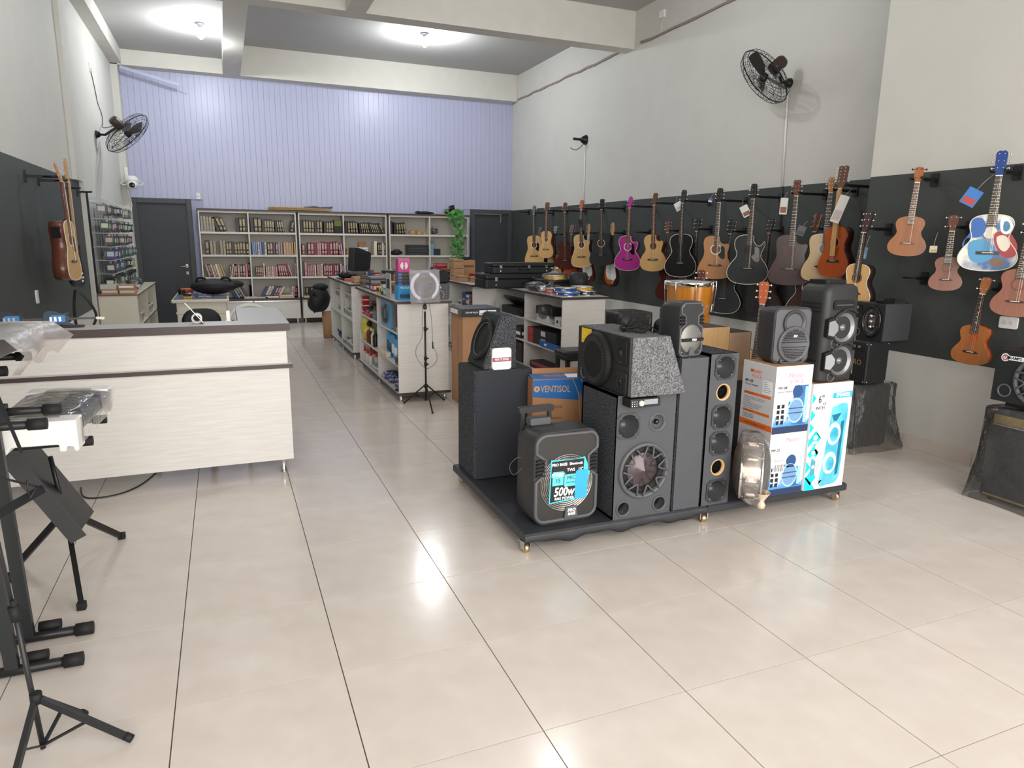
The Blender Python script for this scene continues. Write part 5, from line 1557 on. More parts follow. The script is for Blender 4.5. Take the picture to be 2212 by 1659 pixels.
for lab, x, y, zn, hd, nk, bd, W, th, kw in NG:
    g = guitar(lab, (x, y, zn), R_(th), hd, nk, bd, W, cat='guitar' if 'guitar' in lab.split(' on ')[0].split(' with ')[0].split(' covered')[0] else 'ukulele', name='ukulele' if 'ukulele' in lab else 'acoustic_guitar', group='small instruments on the front right wall', **kw)
    hook((x + .01, y, zn + .03), XN - .002, 'black wall hook holding the %s' % ' '.join(lab.split()[:7]))
    if 'comic' in lab:
        # plain colour patches standing in for the printed artwork
        yf = -.075 * .38 - .0015
        F_ = FR(0, yf, 0)
        def patch(nm, m, poly, z=0): MB().at(F_).prism(poly, z, z + .0006).build(nm, m, g)
        patch('red_patch', simple('#a5333a', .35), smooth_poly([(.02, -.4), (.1, -.38), (.165, -.47), (.16, -.55), (.1, -.56), (.05, -.5)], 3))
        patch('cream_patch', m_ivory, smooth_poly([(.04, -.42), (.09, -.41), (.125, -.47), (.1, -.52), (.06, -.49)], 3), .0008)
        patch('blue_patch', simple('#2f5ea6', .35), smooth_poly([(-.12, -.3), (-.06, -.29), (-.03, -.36), (-.06, -.42), (-.14, -.43), (-.15, -.5), (-.16, -.46), (-.12, -.38)], 3))
        patch('sky_patch', simple('#4f93bd', .35), smooth_poly([(-.12, -.46), (-.02, -.44), (.04, -.54), (-.02, -.6), (-.1, -.58)], 3), .0004)
        patch('brown_patch', simple('#7d5a44', .35), smooth_poly([(.02, -.58), (.08, -.57), (.11, -.6), (.05, -.63)], 3), .0004)
        patch('white_band', m_pwhite, smooth_poly([(.05, -.3), (.1, -.3), (.13, -.36), (.1, -.4), (.06, -.38)], 3), .0004)
        patch('teal_ring', simple('#3f83a8', .35), smooth_poly([(.07, -.315), (.095, -.315), (.11, -.35), (.095, -.38), (.072, -.37)], 3), .0008)
swing_tag('round cream tag hanging beside the small pinkish ukulele', (5.05, 3.77, 1.68), (.05, .05), R_(-54), simple('#d9cdb2'), simple('#b9a67d'), 0, .1)
swing_tag('bright blue and red tag on a red cord beside the comic print guitar', (5.03, 3.48, 2.08), (.1, .12), R_(-54), simple('#2f6fb5'), simple('#a93b40'), .5, .14)
swing_tag('small pale blue tag behind the dark sided natural small guitar', (5.1, 4.43, 1.66), (.04, .1), R_(-54), simple('#5f7f9c'), simple('#7f97ac'), .1, .1)
# empty hooks
for p, wx, lab in (((5.12, 3.98, 1.42), XN, 'empty black hook below the larger honey brown ukulele'), ((5.86, 13.75, 2.26), XR, 'empty black hook nearest to the far door, top row'),
                   ((5.86, 13.4, 2.25), XR, 'empty black hook second from the far door, top row'), ((5.84, 9.15, 1.82), XR, 'empty black hook low between pink guitar and natural guitar')):
    hook(p, wx - .002, lab)

# ---- left wall: slot hooks with an electro-acoustic guitar and a bass
def lhook(y, z, label): return hook((XL + (.22 if y < 9 else .12), y, z), XL + .002, label, 'black hooks on the left wall')
for y, l in ((7.6, 'black hook holding the electro acoustic guitar on the left wall'), (8.1, 'black hook holding the bass guitar on the left wall'), (9.3, 'empty black hook beyond the bass guitar on the left wall'), (10.05, 'empty black hook at the end of the left dark band')):
    lhook(y, 2.19, l)
g = guitar('natural electro acoustic guitar with black preamp on the left wall', (XL + .235, 7.6, 2.15), R_(85), .17, .345, .54, .41, shape='dread', cut=None, top=w_spruce, side=w_mahog, headm=w_cedar, binding=m_ivory, pick=w_rose, depth=.125, roll=.0, pitch=-.03, group='instruments hung on the left wall', board=w_mahog)
MB().box(-.178, -.13, -.015, .05, -.5, -.4).build('preamp', m_pgblk, g)
g = guitar('natural bass guitar with long neck beside the electro acoustic guitar', (XL + .23, 8.1, 2.18), R_(80), .22, .62, .42, .31, shape='strat', top=w_black, side=w_black, headm=w_maple, headshape='strat', pegs=(4, 0), board=w_maple, pick=m_pgblk, name='bass_guitar', group='instruments hung on the left wall', strings=5)
b = MB()
for dy, pts in ((0, [(-1.4, 8.1, 1.14), (-1.42, 8.08, 1.0), (-1.42, 8.05, .85), (-1.4, 8.0, .72)]), (0, [(-1.36, 8.1, 1.12), (-1.27, 8.1, .98), (-1.24, 8.08, .86), (-1.3, 8.02, .72)])):
    pts = smooth_poly(pts, 4, False)
    for p, q in zip(pts[:-1], pts[1:]): b.bar(p, q, .006, .045, up=(.3, 1, 0))
tag(b.build('guitar_strap', m_rubber), 'black guitar strap dangling from the instruments on the left wall', 'strap')

# ---- guitars standing on the floor behind the speaker display
def leaner(label, loc, th, pitch, **kw): return guitar(label, loc, R_(th), group='guitars standing behind the speakers', pitch=pitch, **kw)
leaner('natural guitar with orange headstock standing behind the printed cartons', (3.96, 4.36, 1.205), -42, -.08, head=.185, neck=.37, body=.5, W=.38, shape='class', top=w_spruce, side=w_mahog, headm=w_orange, roll=.03, rosette=w_rose, pegm=m_ivory, tie=True)
leaner('dark guitar with maroon six peg head standing behind the orange drum', (3.88, 5.05, 1.28), -42, -.08, head=.17, neck=.36, body=.46, W=.36, shape='class', top=w_mahog, side=w_red, headm=w_red, pegm=m_ivory)

# ================================================================ BOOKS AND BOOKCASE CONTENTS
KX = [(427, -.395), (535, .475), (638.7, 1.348), (741.8, 2.263), (835, 3.134), (928.5, 4.048), (1012, 4.905)]
def bx_(c):
    u = 400 + c / 4.608
    for (u0, x0), (u1, x1) in zip(KX[:-1], KX[1:]):
        if u <= u1 or u1 == 1012: return x0 + (x1 - x0) * (u - u0) / (u1 - u0)
m_page = mat('book_pages', '#d6ccb8', .8)
m_goldp = mat('gold_spine_print', '#b9aa86', .4, .3, noise=.6, nscale=60, color2='#4d4436')
BOOKC = {'k': ('#1d1b1c', 'black'), 'g': ('#8d8a85', 'grey'), 'b': ('#33271f', 'dark brown'), 'r': ('#7c1f33', 'crimson'), 'p': ('#b5717a', 'pink'), 'w': ('#cfc8bf', 'white'), 'n': ('#2f3c62', 'navy'),
         'u': ('#7d93bd', 'blue'), 't': ('#b58e74', 'tan'), 'm': ('#4c3338', 'maroon'), 'y': ('#b99c5a', 'mustard'), 'd': ('#4a2026', 'dark red'), 'c': ('#d9cfb8', 'cream')}
HALF = ['left half of left bookcase', 'right half of left bookcase', 'left half of middle bookcase', 'right half of middle bookcase', 'left half of vine bookcase', 'right half of vine bookcase']
SHN = ['top', 'second', 'third', 'bottom']
book_me = {}
def book_mesh(w, h, d, c, pr):
    k = (round(w, 3), round(h, 3), round(d, 2), c, pr)
    if k not in book_me:
        b = MB()
        b.box(-w / 2, w / 2, 0, .004, 0, h, 0).box(-w / 2, -w / 2 + .003, 0, d, 0, h, 0).box(w / 2 - .003, w / 2, 0, d, 0, h, 0)
        b.box(-w / 2 + .003, w / 2 - .003, .004, d - .004, .004, h - .004, 1)
        if pr:
            b.box(-w * .34, w * .34, -.0012, 0, h * .12, h * .3, 2).box(-w * .36, w * .36, -.0012, 0, h * .42, h * .88, 2)
        book_me[k] = b.mesh('book', [simple(BOOKC[c][0], .35), m_page, m_goldp if c in 'kbgd' else mat('pale_spine_print', '#d9c9c4', .4, noise=.7, nscale=70, color2='#8a4a50')])
    return book_me[k]
def books(half, shelf, rows):
    """rows: (x0, x1, colours, height px, lean deg) in crop pixels; books share the span evenly"""
    z = ([2.0] and [1.768, 1.342, .921, .51])[shelf] + .0015
    lim0, lim1 = (UN[half // 2][0] + .024, UN[half // 2][2] - .014) if half % 2 == 0 else (UN[half // 2][2] + .014, UN[half // 2][1] - .024)
    k = 0
    rg = random.Random(half * 10 + shelf)
    for x0, x1, cols, hp, lean in rows:
        a, e = bx_(x0), bx_(x1)
        n = len(cols)
        if isinstance(lean, tuple): leans = [lean[0] + (lean[1] - lean[0]) * i / max(1, n - 1) for i in range(n)]
        else: leans = [lean] * n
        pitch = (e - a) / n
        for i, c in enumerate(cols):
            h = hp / 4.608 / 109 * rg.uniform(.96, 1.03)
            t_ = R_(leans[i])
            w = pitch * math.cos(t_) * .94
            if n > 1 or lean == 0: pass
            if isinstance(lean, tuple): w *= .86
            w = round(w / .004) * .004
            h = round(h / .008) * .008
            me = book_mesh(max(w, .012), h, .17, c, c in 'kbgdrpmw' and (i * 7 + shelf) % 5 != 0)
            o = bpy.data.objects.new('book', me)
            col.objects.link(o)
            cx = a + pitch * (i + .5)
            tp = math.sin(t_) * h
            cx = max(lim0 + w * .55 - min(tp, 0), min(lim1 - w * .55 - max(tp, 0), cx))
            o.matrix_world = Matrix.Translation((cx, 14.455, z + abs(math.sin(t_)) * w / 2)) @ rot(0, t_, 0)
            k += 1
            tag(o, '%s book, %s from left, %s shelf, %s' % (BOOKC[c][1], ORD[k], SHN[shelf], HALF[half]), 'book', 'books on the %s shelf' % SHN[shelf])
books(0, 0, [(142, 282, 'ggggg', 138, 0), (300, 410, 'kkk', 138, -20), (495, 592, 'kkk', 132, 0)])
books(1, 0, [(640, 752, 'kkk', 138, 0), (756, 880, 'kkkkk', 122, 0), (885, 985, 'kkkk', 118, (-2, -9)), (1028, 1076, 'kk', 115, 12)])
books(2, 0, [(1142, 1362, 'kkkkkkkk', 122, 0), (1376, 1474, 'kkkk', 118, 0)])
books(3, 0, [(1592, 1722, 'kkkkk', 125, (0, -4)), (1735, 1985, 'kkkkkkkkkkkk', 112, (-6, -22))])
books(4, 0, [(2042, 2066, 'k', 132, 0), (2078, 2205, 'kkkkk', 118, (0, -8))])
books(0, 1, [(172, 212, 'k', 135, 0), (218, 282, 'gg', 122, 0), (318, 378, 'gg', 135, 0), (380, 632, 'bbbbbbbbb', 122, 0)])
books(1, 1, [(646, 698, 'uuu', 120, 0), (700, 740, 'wu', 122, 0), (742, 792, 'nw', 118, 0), (796, 880, 'kmm', 120, 0), (882, 952, 'mgg', 122, 0), (960, 1098, 'tttty', 120, 0)])
books(2, 1, [(1150, 1176, 'r', 112, 0), (1206, 1298, 'rrr', 120, 0), (1300, 1342, 'pp', 124, 0), (1344, 1458, 'rrrr', 130, 0), (1462, 1514, 'rr', 138, 0), (1524, 1566, 'rp', 115, -6)])
books(3, 1, [(1872, 1906, 'c', 148, 0), (1912, 1996, 'kkwb', 125, 0)])
books(0, 2, [(185, 360, 'pdwpcyg', 122, -14), (385, 448, 'dwp', 120, 10), (452, 588, 'kpkrp', 122, 0), (592, 642, 'kkk', 130, 0)])
books(1, 2, [(668, 738, 'dddr', 100, 0), (740, 762, 'w', 132, 0), (766, 888, 'pwgwpp', 100, 0), (900, 1045, 'rrrrrp', 120, (-4, -16)), (1066, 1100, 'ww', 122, 0)])
books(2, 2, [(1164, 1190, 'p', 142, 0), (1192, 1282, 'ppppw', 118, 0), (1288, 1352, 'ptw', 122, 0), (1358, 1512, 'rrrrrrr', 120, 0), (1526, 1566, 'wr', 122, 0)])
books(3, 2, [(1592, 1628, 'uw', 110, 0)])
books(0, 3, [(440, 580, 'nukgn', 120, -26), (626, 664, 'yb', 128, 0)])
books(1, 3, [(705, 900, 'nwwnmmw', 118, 28), (1010, 1100, 'wpww', 110, 8)])
books(2, 3, [(1172, 1296, 'kkkrk', 98, -4)])

def shelfbox(name, label, cat, x0, x1, y0, y1, z0, z1, m, band=None, grp=None, rz=0, lid=None):
    """a small carton or case: body, plus a printed band or a lid as parts"""
    t = thing(name, label, cat, ((x0 + x1) / 2, (y0 + y1) / 2, z0), rz, grp)
    a, d, h = (x1 - x0) / 2, (y1 - y0) / 2, z1 - z0
    MB().rbox(-a, a, -d, d, 0, h, min(.004, a * .2), 1, inset=.002).build('body', m, t)
    if band:
        bm_, f0, f1 = band
        MB().box(-a * .86, a * .86, -d - .0008, -d, h * f0, h * f1).box(-a - .0008, -a, -d * .86, d * .86, h * f0, h * f1).build('label_print', bm_, t)
    if lid: MB().box(-a - .001, a + .001, -d - .001, d + .001, h * .8, h + .001).build('lid', lid, t)
    return t
sx = lambda c: bx_(c)
shelfbox('book_box', 'green and black boxed set at the end of the middle bookcase top shelf', 'box', sx(1478), sx(1562), 14.45, 14.6, 1.7695, 2.03, simple('#15181c'), (simple('#5e6d2a'), .55, .98))
shelfbox('gift_box', 'upper yellow box on the second shelf of the middle bookcase', 'box', sx(1602), sx(1680), 14.5, 14.62, 1.41, 1.475, simple('#b08f4e'), (simple('#6b5326'), .2, .5), 'yellow boxes')
shelfbox('gift_box', 'lower yellow box on the second shelf of the middle bookcase', 'box', sx(1602), sx(1680), 14.5, 14.62, 1.3435, 1.408, simple('#b99a58'), (simple('#6b5326'), .2, .5), 'yellow boxes')
for i in range(2):
    for j in range(3):
        shelfbox('silver_box', '%s silver box in the %s stack behind the black speaker' % (['bottom', 'middle', 'top'][j], ['left', 'right'][i]), 'box', sx(1690) + i * .13, sx(1690) + i * .13 + .125, 14.48, 14.6, 1.3435 + j * .053, 1.3435 + j * .053 + .051, simple('#b8bcc6', .25, .6), (simple('#8a8e9a', .3, .5), .1, .4), 'silver boxes')
t = thing('picture_card', 'orange picture card standing behind the silver boxes', 'card', ((sx(1735) + sx(1812)) / 2, 14.66, 1.3435))
MB().box(-.08, .08, 0, .006, 0, .25).build('card', mat('orange_card', '#a4622f', .4, noise=.6, nscale=14, color2='#d39a5a'), t)
MB().box(-.085, .085, .006, .01, 0, .255).build('card_border', simple('#7d4a28'), t)
# vine bookcase contents
sy = lambda c: bx_((680 - 400 + c / 4.608) * 4.608)
for k in range(7):
    shelfbox('record_case', '%s black flat case from the bottom of the stack in the vine bookcase' % ORD[k + 1], 'case', sy(918) + (k % 3) * .006, sy(1135) - (k % 2) * .008, 14.46, 14.64, 1.3435 + k * .031, 1.3435 + k * .031 + .03, simple('#26282b', .35), (simple('#4b4e52'), .3, .6), 'flat black cases')
t = thing('folded_bag', 'crumpled black bag on the second shelf of the vine bookcase', 'bag', (sy(820), 14.56, 1.3435))
MB().ball((0, 0, .05), .12, 14, 8, sx=1.1, sy=.7, sz=.42).build('bag_body', m_rubber, t)
MB().tube(smooth_poly([(-.08, -.03, .08), (-.03, -.05, .12), (.04, -.05, .11), (.09, -.03, .06)], 4, False), .008, 6).build('bag_strap', m_rubber, t)
shelfbox('blue_box', 'upright light blue box beside the divider of the vine bookcase', 'box', sy(1168), sy(1205), 14.56, 14.62, 1.48, 1.64, simple('#6f93ab'), (simple('#9db9c9'), .2, .6))
shelfbox('navy_box', 'light blue sided box with dark front beside the vine bookcase divider', 'box', sy(1160), sy(1190), 14.5, 14.64, 1.3435, 1.479, simple('#7ea0b5'))
for k in range(2): shelfbox('navy_box', '%s dark navy box on the second shelf of the vine bookcase' % ['left', 'right'][k], 'box', sy(1192) + k * .075, sy(1192) + k * .075 + .072, 14.5, 14.64, 1.3435, 1.478, simple('#23293a'), None, 'navy boxes')
for k, (c, s_) in enumerate(((985, .075), (1055, .068), (1108, .045))):
    t = thing('gourd_shaker', '%s of the three pale orange gourd shakers' % ['leftmost', 'middle', 'rightmost smallest'][k], 'shaker', (sy(c), 14.54, 1.7695), 0, 'gourd shakers')
    MB().lathe([(0, 0), (s_ * .7, .005), (s_, s_ * .5), (s_ * .85, s_ * .95), (s_ * .3, s_ * 1.2), (0, s_ * 1.22)], 18).build('gourd', mat('gourd_skin', '#c08a50', .3, noise=.2, nscale=10), t)
    MB().at(Matrix.Translation((0, 0, s_ * .55)) @ rot(.25, 0, 0)).lathe([(s_ * 1.0, -.012), (s_ * 1.02, 0), (s_ * 1.0, .012)], 18).build('bead_net', mat('bead_net', '#d8b27a', .5, noise=.5, nscale=80), t)
t = thing('bead_bag', 'dark purple bag of beads on the top shelf of the vine bookcase', 'bag', (sy(1205), 14.55, 1.7695))
rg = random.Random(4)
b = MB()
for k in range(26):
    a = rg.uniform(0, 2 * PI); rr = rg.uniform(0, .075)
    b.ball((rr * math.cos(a), rr * math.sin(a) * .7, .03 + rg.uniform(0, .1) * (1 - rr / .09)), .024, 8, 5)
o = b.build('beads', simple('#2d2430', .25), t); o['kind'] = 'stuff'
MB().lathe([(.0, .002), (.085, .004), (.1, .05), (.075, .12), (.03, .15), (.05, .175)], 16).build('clear_bag', m_clear, t)
# cap of the vine bookcase: bags and stand, straw bundle on the middle
t = thing('folded_bag', 'long folded black bag lying on top of the vine bookcase', 'bag', (3.98, 14.56, 2.191))
MB().ball((0, 0, .025), .05, 14, 8, sx=4.4, sy=1.6, sz=.5).ball((-.14, 0, .035), .04, 10, 6, sx=1.6, sy=1.4, sz=.8).build('bag_body', m_rubber, t)
MB().tube(smooth_poly([(-.1, -.05, .05), (0, -.06, .06), (.12, -.05, .04), (.2, -.03, .03)], 4, False), .006, 6).build('bag_strap', m_black, t)
t = thing('wooden_board', 'thin wooden board and paper lying on top of the vine bookcase', 'board', (4.45, 14.56, 2.191))
MB().box(-.2, .3, -.07, .08, 0, .018).build('board', w_maple, t)
MB().box(.2, .38, -.08, .05, .019, .024).build('paper', m_page, t)
t = thing('sunglass_case', 'black glossy open case standing on top of the vine bookcase', 'case', (4.52, 14.55, 2.21))
MB().rbox(-.1, .02, -.05, .05, 0, .1, .02, 3, axis='y').build('case_body', m_gloss, t)
MB().at(Matrix.Translation((.02, 0, .05)) @ rot(0, -.25, 0)).rbox(0, .1, -.05, .05, -.01, .12, .015, 3, axis='y').build('case_lid', m_gloss, t)
t = thing('straw_bundle', 'flat bundle of straw coloured reeds in film on the bookcases', 'bundle', (1.43, 14.57, 2.191))
rg = random.Random(12)
b = MB()
for k in range(46):
    y_, z_ = rg.uniform(-.06, .06), rg.uniform(.006, .06)
    x0_, x1_ = -.58 + rg.uniform(0, .04), .35 + rg.uniform(0, .28)
    b.tube([(x0_, y_, z_), (-.1, y_ * 1.1, z_ * 1.1 + .004), (x1_, y_ * 1.4 + rg.uniform(-.01, .01), z_ * rg.uniform(.3, .9) + .004)], .0065, 5)
o = b.build('reeds', mat('straw', '#c6a36c', .7, noise=.3, nscale=30), t); o['kind'] = 'stuff'
MB().tube([(-.48, -.068, .0), (-.48, -.07, .066), (-.48, .07, .066), (-.48, .068, 0)], .006, 6).build('tie', simple('#8d7450'), t)
MB().loft([[(x, -.07 - .01 * (k % 2), .004), (x, -.075, .05), (x, 0, .085 + .01 * (k % 3)), (x, .08, .05), (x, .075, .004)] for k, x in enumerate([.1, .2, .3, .42, .55, .66])], 0, True, False).build('film_wrap', m_clear, t)
for k, (xx, ww, hh, c, lb) in enumerate(((1.87, .12, .07, '#c9c2c4', 'pale'), )): pass
# flat books lying on the bottom shelf
FLAT = [(sx(530), .24, .03, 'w', 'lower'), (sx(660), .2, .028, 'g', 'single'), (sx(745), .25, .05, 'k', 'thick'), (sx(885), .28, .03, 'p', 'lowest'), (sx(1140), .24, .03, 'y', 'mustard edged')]
for k, (x, w, h, c, lb) in enumerate(FLAT):
    o = MB().box(0, w, -.1, .08, 0, .003, 0).box(0, w, -.1, .08, h - .003, h, 0).box(.003, w - .003, -.097, .077, .003, h - .003, 1).box(0, w, .077, .08, 0, h, 0).build('book', [simple(BOOKC[c][0]), m_page], None, (x, 14.41, .5115))
    tag(o, '%s book lying flat on the bottom shelf, %s of five flat ones' % (BOOKC[c][1], ORD[k + 1]), 'book', 'flat books')
o = MB().box(0, .26, -.1, .08, 0, .003, 0).box(0, .26, -.1, .08, .027, .03, 0).box(.003, .257, -.097, .077, .003, .027, 1).box(0, .26, .077, .08, 0, .03, 0).build('book', [simple('#b98f86'), m_page], None, (sx(892), 14.41, .543))
tag(o, 'pinkish book stacked on the other flat pink book, bottom shelf', 'book', 'flat books')
b = MB().box(-.1, .1, -.004, .004, 0, .12)
tag(b.build('soft_toy_card', mat('pale_print', '#b6c0b4', .6, noise=.5, nscale=20, color2='#d8ccb0'), None, (sx(975), 14.6, .5755)), 'pale printed card standing behind the flat pink books', 'card')

# ---- leafy vine hanging down the bookcase
t = thing('hanging_vine', 'green leafy artificial vine trailing down the right bookcase', 'plant', (4.62, 14.36, 2.2))
rg = random.Random(21)
stem = smooth_poly([(-.05, .06, .06), (-.02, -.0, .02), (0, -.02, -.15), (.04, -.02, -.35), (.0, -.02, -.55), (.02, -.02, -.75), (-.02, -.01, -.95)], 5, False)
MB().tube(stem, .006, 6).build('stem', simple('#3f6b34'), t)
m_leaf = mat('vine_leaf', '#3f8a3a', .45, noise=.5, nscale=9, color2='#2c6a2a')
m_leaf2 = mat('vine_leaf_light', '#58a04c', .45, noise=.4, nscale=9, color2='#3c8038')
lf = [(0, 0), (.5, .1), (.75, .42), (.5, .5), (.55, .8), (.2, .75), (0, 1.05), (-.2, .75), (-.55, .8), (-.5, .5), (-.75, .42), (-.5, .1)]
def leaf_mesh(m):
    b = MB()
    n = len(lf)
    pts = [(x, y, -.18 * abs(x) + .1 * math.sin(y * 2)) for x, y in lf] + [(0, .45, .1)]
    b.add(pts, [(i, (i + 1) % n, n) for i in range(n)], 0, True)
    return b.mesh('leaf', m)
LM = [leaf_mesh(m_leaf), leaf_mesh(m_leaf2)]
for k in range(110):
    s_ = stem[rg.randrange(len(stem))]
    bulge = 1.25 if (-.1 < s_[2] < .1 or -.55 < s_[2] < -.25 or s_[2] < -.7) else .75
    a = rg.uniform(0, 2 * PI)
    sc = rg.uniform(.055, .085)
    T = Matrix.Translation((s_[0] + rg.uniform(-.13, .13) * bulge, s_[1] - rg.uniform(.0, .09), s_[2] + rg.uniform(-.05, .05))) @ rot(rg.uniform(1.1, 2.0), rg.uniform(-.5, .5), rg.uniform(-.9, .9)) @ rot(0, 0, PI + rg.uniform(-.8, .8)) @ Matrix.Diagonal((sc, sc, sc, 1))
    child('leaf', LM[k % 3 == 0], t, T)

# ================================================================ GOODS ON AND AROUND THE GONDOLAS
def carton(label, x0, x1, y0, y1, z0, z1, m=None, band=None, name='carton', cat='box', grp=None, rz=0, txt=None, tm=None, ts=.03, lid=None):
    t = shelfbox(name, label, cat, x0, x1, y0, y1, z0, z1, m or m_kraft, band, grp, rz, lid)
    if txt: text(txt, ts, FR(0, -(y1 - y0) / 2 - .0016, (z1 - z0) * .5), tm or m_ink, t, width=.9)
    return t
ZT = 1.061
# -- top of the gondola behind the ring light (near to far)
t = carton('bright blue printed box lettered MULTILASER on the gondola top', 1.63, 1.9, 7.03, 7.2, ZT, 1.215, simple('#2b96cf', .35), name='product_box')
text('MULTILASER', .03, FR(-.045, -.086, .128), m_pwhite, t, bold=.0005, width=.8)
MB().at(FR(0, -.0858, 0)).prism(rrect(-.115, -.01, .02, .062, .004), 0, .0006).prism(rrect(.035, .1, .02, .1, .008), 0, .0006).build('product_picture', simple('#25455f'), t)
MB().tube(smooth_poly([(-.12, -.0862, .04), (-.08, -.0862, .085), (-.01, -.0862, .06)], 4, False), .0015, 4).build('picture_cord', m_ink, t)
t = carton('dark grey box with white logo and cable picture beside the ring light', 2.0, 2.17, 7.03, 7.2, ZT, 1.225, simple('#3f4246', .35), name='product_box')
text('KHM', .036, FR(-.035, -.086, .125), m_pwhite, t, bold=.0008)
MB().tube(smooth_poly([(-.08, -.086, .095), (-.02, -.086, .1), (.03, -.086, .07), (.03, -.086, .03), (.015, -.086, .02)], 4, False), .003, 6).build('picture_cable', simple('#b9bcc0'), t)
b = MB()
for k in range(5): b.at(FR(.06, -.0858, .025 + k * .028)).disc(.006, .0004, 10)
b.build('icon_dots', m_goldp, t)
t = thing('camera_bag', 'rounded black camera bag lying on the dark grey box', 'bag', (2.11, 7.12, 1.226))
MB().rbox(-.1, .08, -.07, .07, 0, .13, .04, 4, axis='y', inset=.015).build('bag_body', m_rubber, t)
MB().tube(smooth_poly([(-.1, -.02, .1), (-.06, -.06, .145), (.0, -.06, .14), (.06, -.03, .12)], 4, False), .006, 6).build('bag_strap', m_rubber, t)
for k in range(4):
    t = thing('string_pack', '%s clear pack of dark cables with blue card on the blue box' % ['lowest', 'second', 'third', 'topmost'][k], 'package', (1.755, 7.11, 1.2165 + k * .032), 0, 'clear packs of cables')
    MB().rbox(-.1, .12, -.07, .07, 0, .022, .006, 2, inset=.004).build('cable_coil', mat('coil_grey', '#4a4c50', .4, noise=.5, nscale=40), t)
    MB().box(-.12, -.08, -.072, .072, 0, .024).build('card_header', simple('#4a6fc0', .4), t)
    MB().rbox(-.125, .125, -.076, .076, -.0005, .0265, .01, 2).build('clear_bag', m_clear, t)
t = carton('square pink box with white round emblem on top of the cable packs', 1.64, 1.765, 7.05, 7.17, 1.346, 1.485, simple('#c23a86', .35), name='product_box')
MB().at(FR(0, -.0608, .065)).prism([(x, y) for x, y in circ(0, 0, .04, 24) if x < -.008], 0, .0006).prism([(x, y) for x, y in circ(0, 0, .04, 24) if x > .008], 0, .0006).build('emblem', simple('#e6d5de'), t)
MB().at(FR(0, -.0606, .065)).lathe([(.043, .0002), (.047, .0002)], 24).build('emblem_ring', simple('#8f2a63'), t)
text('ELS', .02, FR(0, -.0625, .065) @ rot(0, 0, 0), m_pwhite, t)
t = thing('grey_display_card', 'grey translucent sleeve standing behind the blue box', 'package', (1.6, 7.35, ZT))
MB().box(0, .012, -.09, .12, 0, .26).build('sleeve', simple('#b3b2b0', .3), t)
MB().box(-.001, .0, -.06, .08, .1, .2).build('print', simple('#1f2225'), t)
specs = [
 ('teal blister pack leaning on the gondola top edge', 1.62, 1.68, 7.55, 7.72, ZT, 1.15, '#6f97a0', '#c8cfcc'), ('black and white upright box on the gondola top edge', 1.62, 1.66, 7.75, 7.85, ZT, 1.22, '#1d2024', '#d8d8d6'),
 ('yellow box with black window on the gondola top', 1.62, 1.72, 7.92, 8.1, ZT, 1.14, '#d9b81f', '#25221a'), ('brown carton behind the yellow box on the gondola top', 1.74, 1.92, 7.95, 8.2, ZT, 1.19, '#a9794f', '#7d5536'),
 ('dark red box with white print on the gondola top', 1.62, 1.74, 8.3, 8.45, ZT, 1.145, '#7c2230', '#d4c8c8'), ('black battery box with white label, lower of the two', 1.64, 1.86, 8.6, 8.85, ZT, 1.125, '#232428', '#b9b9b7'),
 ('black radio box with silver buttons, upper of the two', 1.64, 1.88, 8.6, 8.85, 1.126, 1.19, '#2a2c30', '#8a8d90'), ('grey flat packet on the black radio box', 1.66, 1.86, 8.62, 8.83, 1.191, 1.215, '#858b90', '#6d7378'),
 ('pale carton behind the grey sleeve on the gondola top', 1.85, 2.05, 7.5, 7.7, ZT, 1.2, '#b8b0a6', '#948b80'), ('brown carton lettered PIANO under the mini keyboard', 1.98, 2.18, 8.78, 9.02, ZT, 1.24, '#b08658', '#8f6a44'),
 ('tall red and white box beside the mini keyboard carton', 1.98, 2.08, 8.3, 8.5, ZT, 1.27, '#a8231f', '#dcdcda'), ('black flat box in the middle of the gondola top', 1.9, 2.12, 8.0, 8.2, ZT, 1.12, '#2d2f33', '#55585c')]
for lb, x0, x1, y0, y1, z0, z1, c, c2 in specs:
    carton(lb, x0, x1, y0, y1, z0, z1, simple(c, .4), (simple(c2, .45), .25, .75), name='product_box')
t = thing('mini_keyboard', 'small black keyboard with white keys resting on the brown piano carton', 'keyboard', (2.06, 8.88, 1.241), .05)
MB().rbox(-.19, .19, -.09, .1, 0, .045, .012, 2, inset=.006).build('case', m_black, t)
for k in range(13): MB().box(-.17 + k * .026, -.146 + k * .026, -.088, .01, .046, .052).build('white_key', m_ivory, t)
for k in range(12):
    if k % 7 not in (2, 6): MB().box(-.152 + k * .026, -.138 + k * .026, -.04, .012, .052, .06).build('black_key', m_gloss, t)
# -- top of the far gondola
t = thing('monitor_speaker', 'small black slanted speaker standing on a bagged box near the bookcases', 'speaker', (2.0, 11.3, 1.176), .25)
MB().at(face_T((0, .1, 0), (1, 0, 0), (0, 0, 1))).prism([(-.16, 0), (.14, 0), (.17, .28), (-.05, .36), (-.13, .36)], 0, .2).build('cabinet', m_baffle_d, t, bevel=.01)
MB().box(-.12, .12, -.106, -.1, .02, .27).build('grille', m_rubber, t)
t = thing('bagged_box', 'flat grey box in crinkled clear plastic under the small slanted speaker', 'package', (2.0, 11.3, ZT), .1)
MB().rbox(-.17, .17, -.12, .12, 0, .1, .02, 2, inset=.01).build('box', simple('#6f747a', .4), t)
MB().rbox(-.2, .2, -.15, .15, -.0005, .1135, .04, 3, inset=.02).build('clear_bag', m_clear2, t)
carton('brown open carton at the near end of the far gondola', 1.66, 1.98, 9.8, 10.05, ZT, 1.15, m_kraft, (simple('#6b4a30'), .1, .2), txt=None)
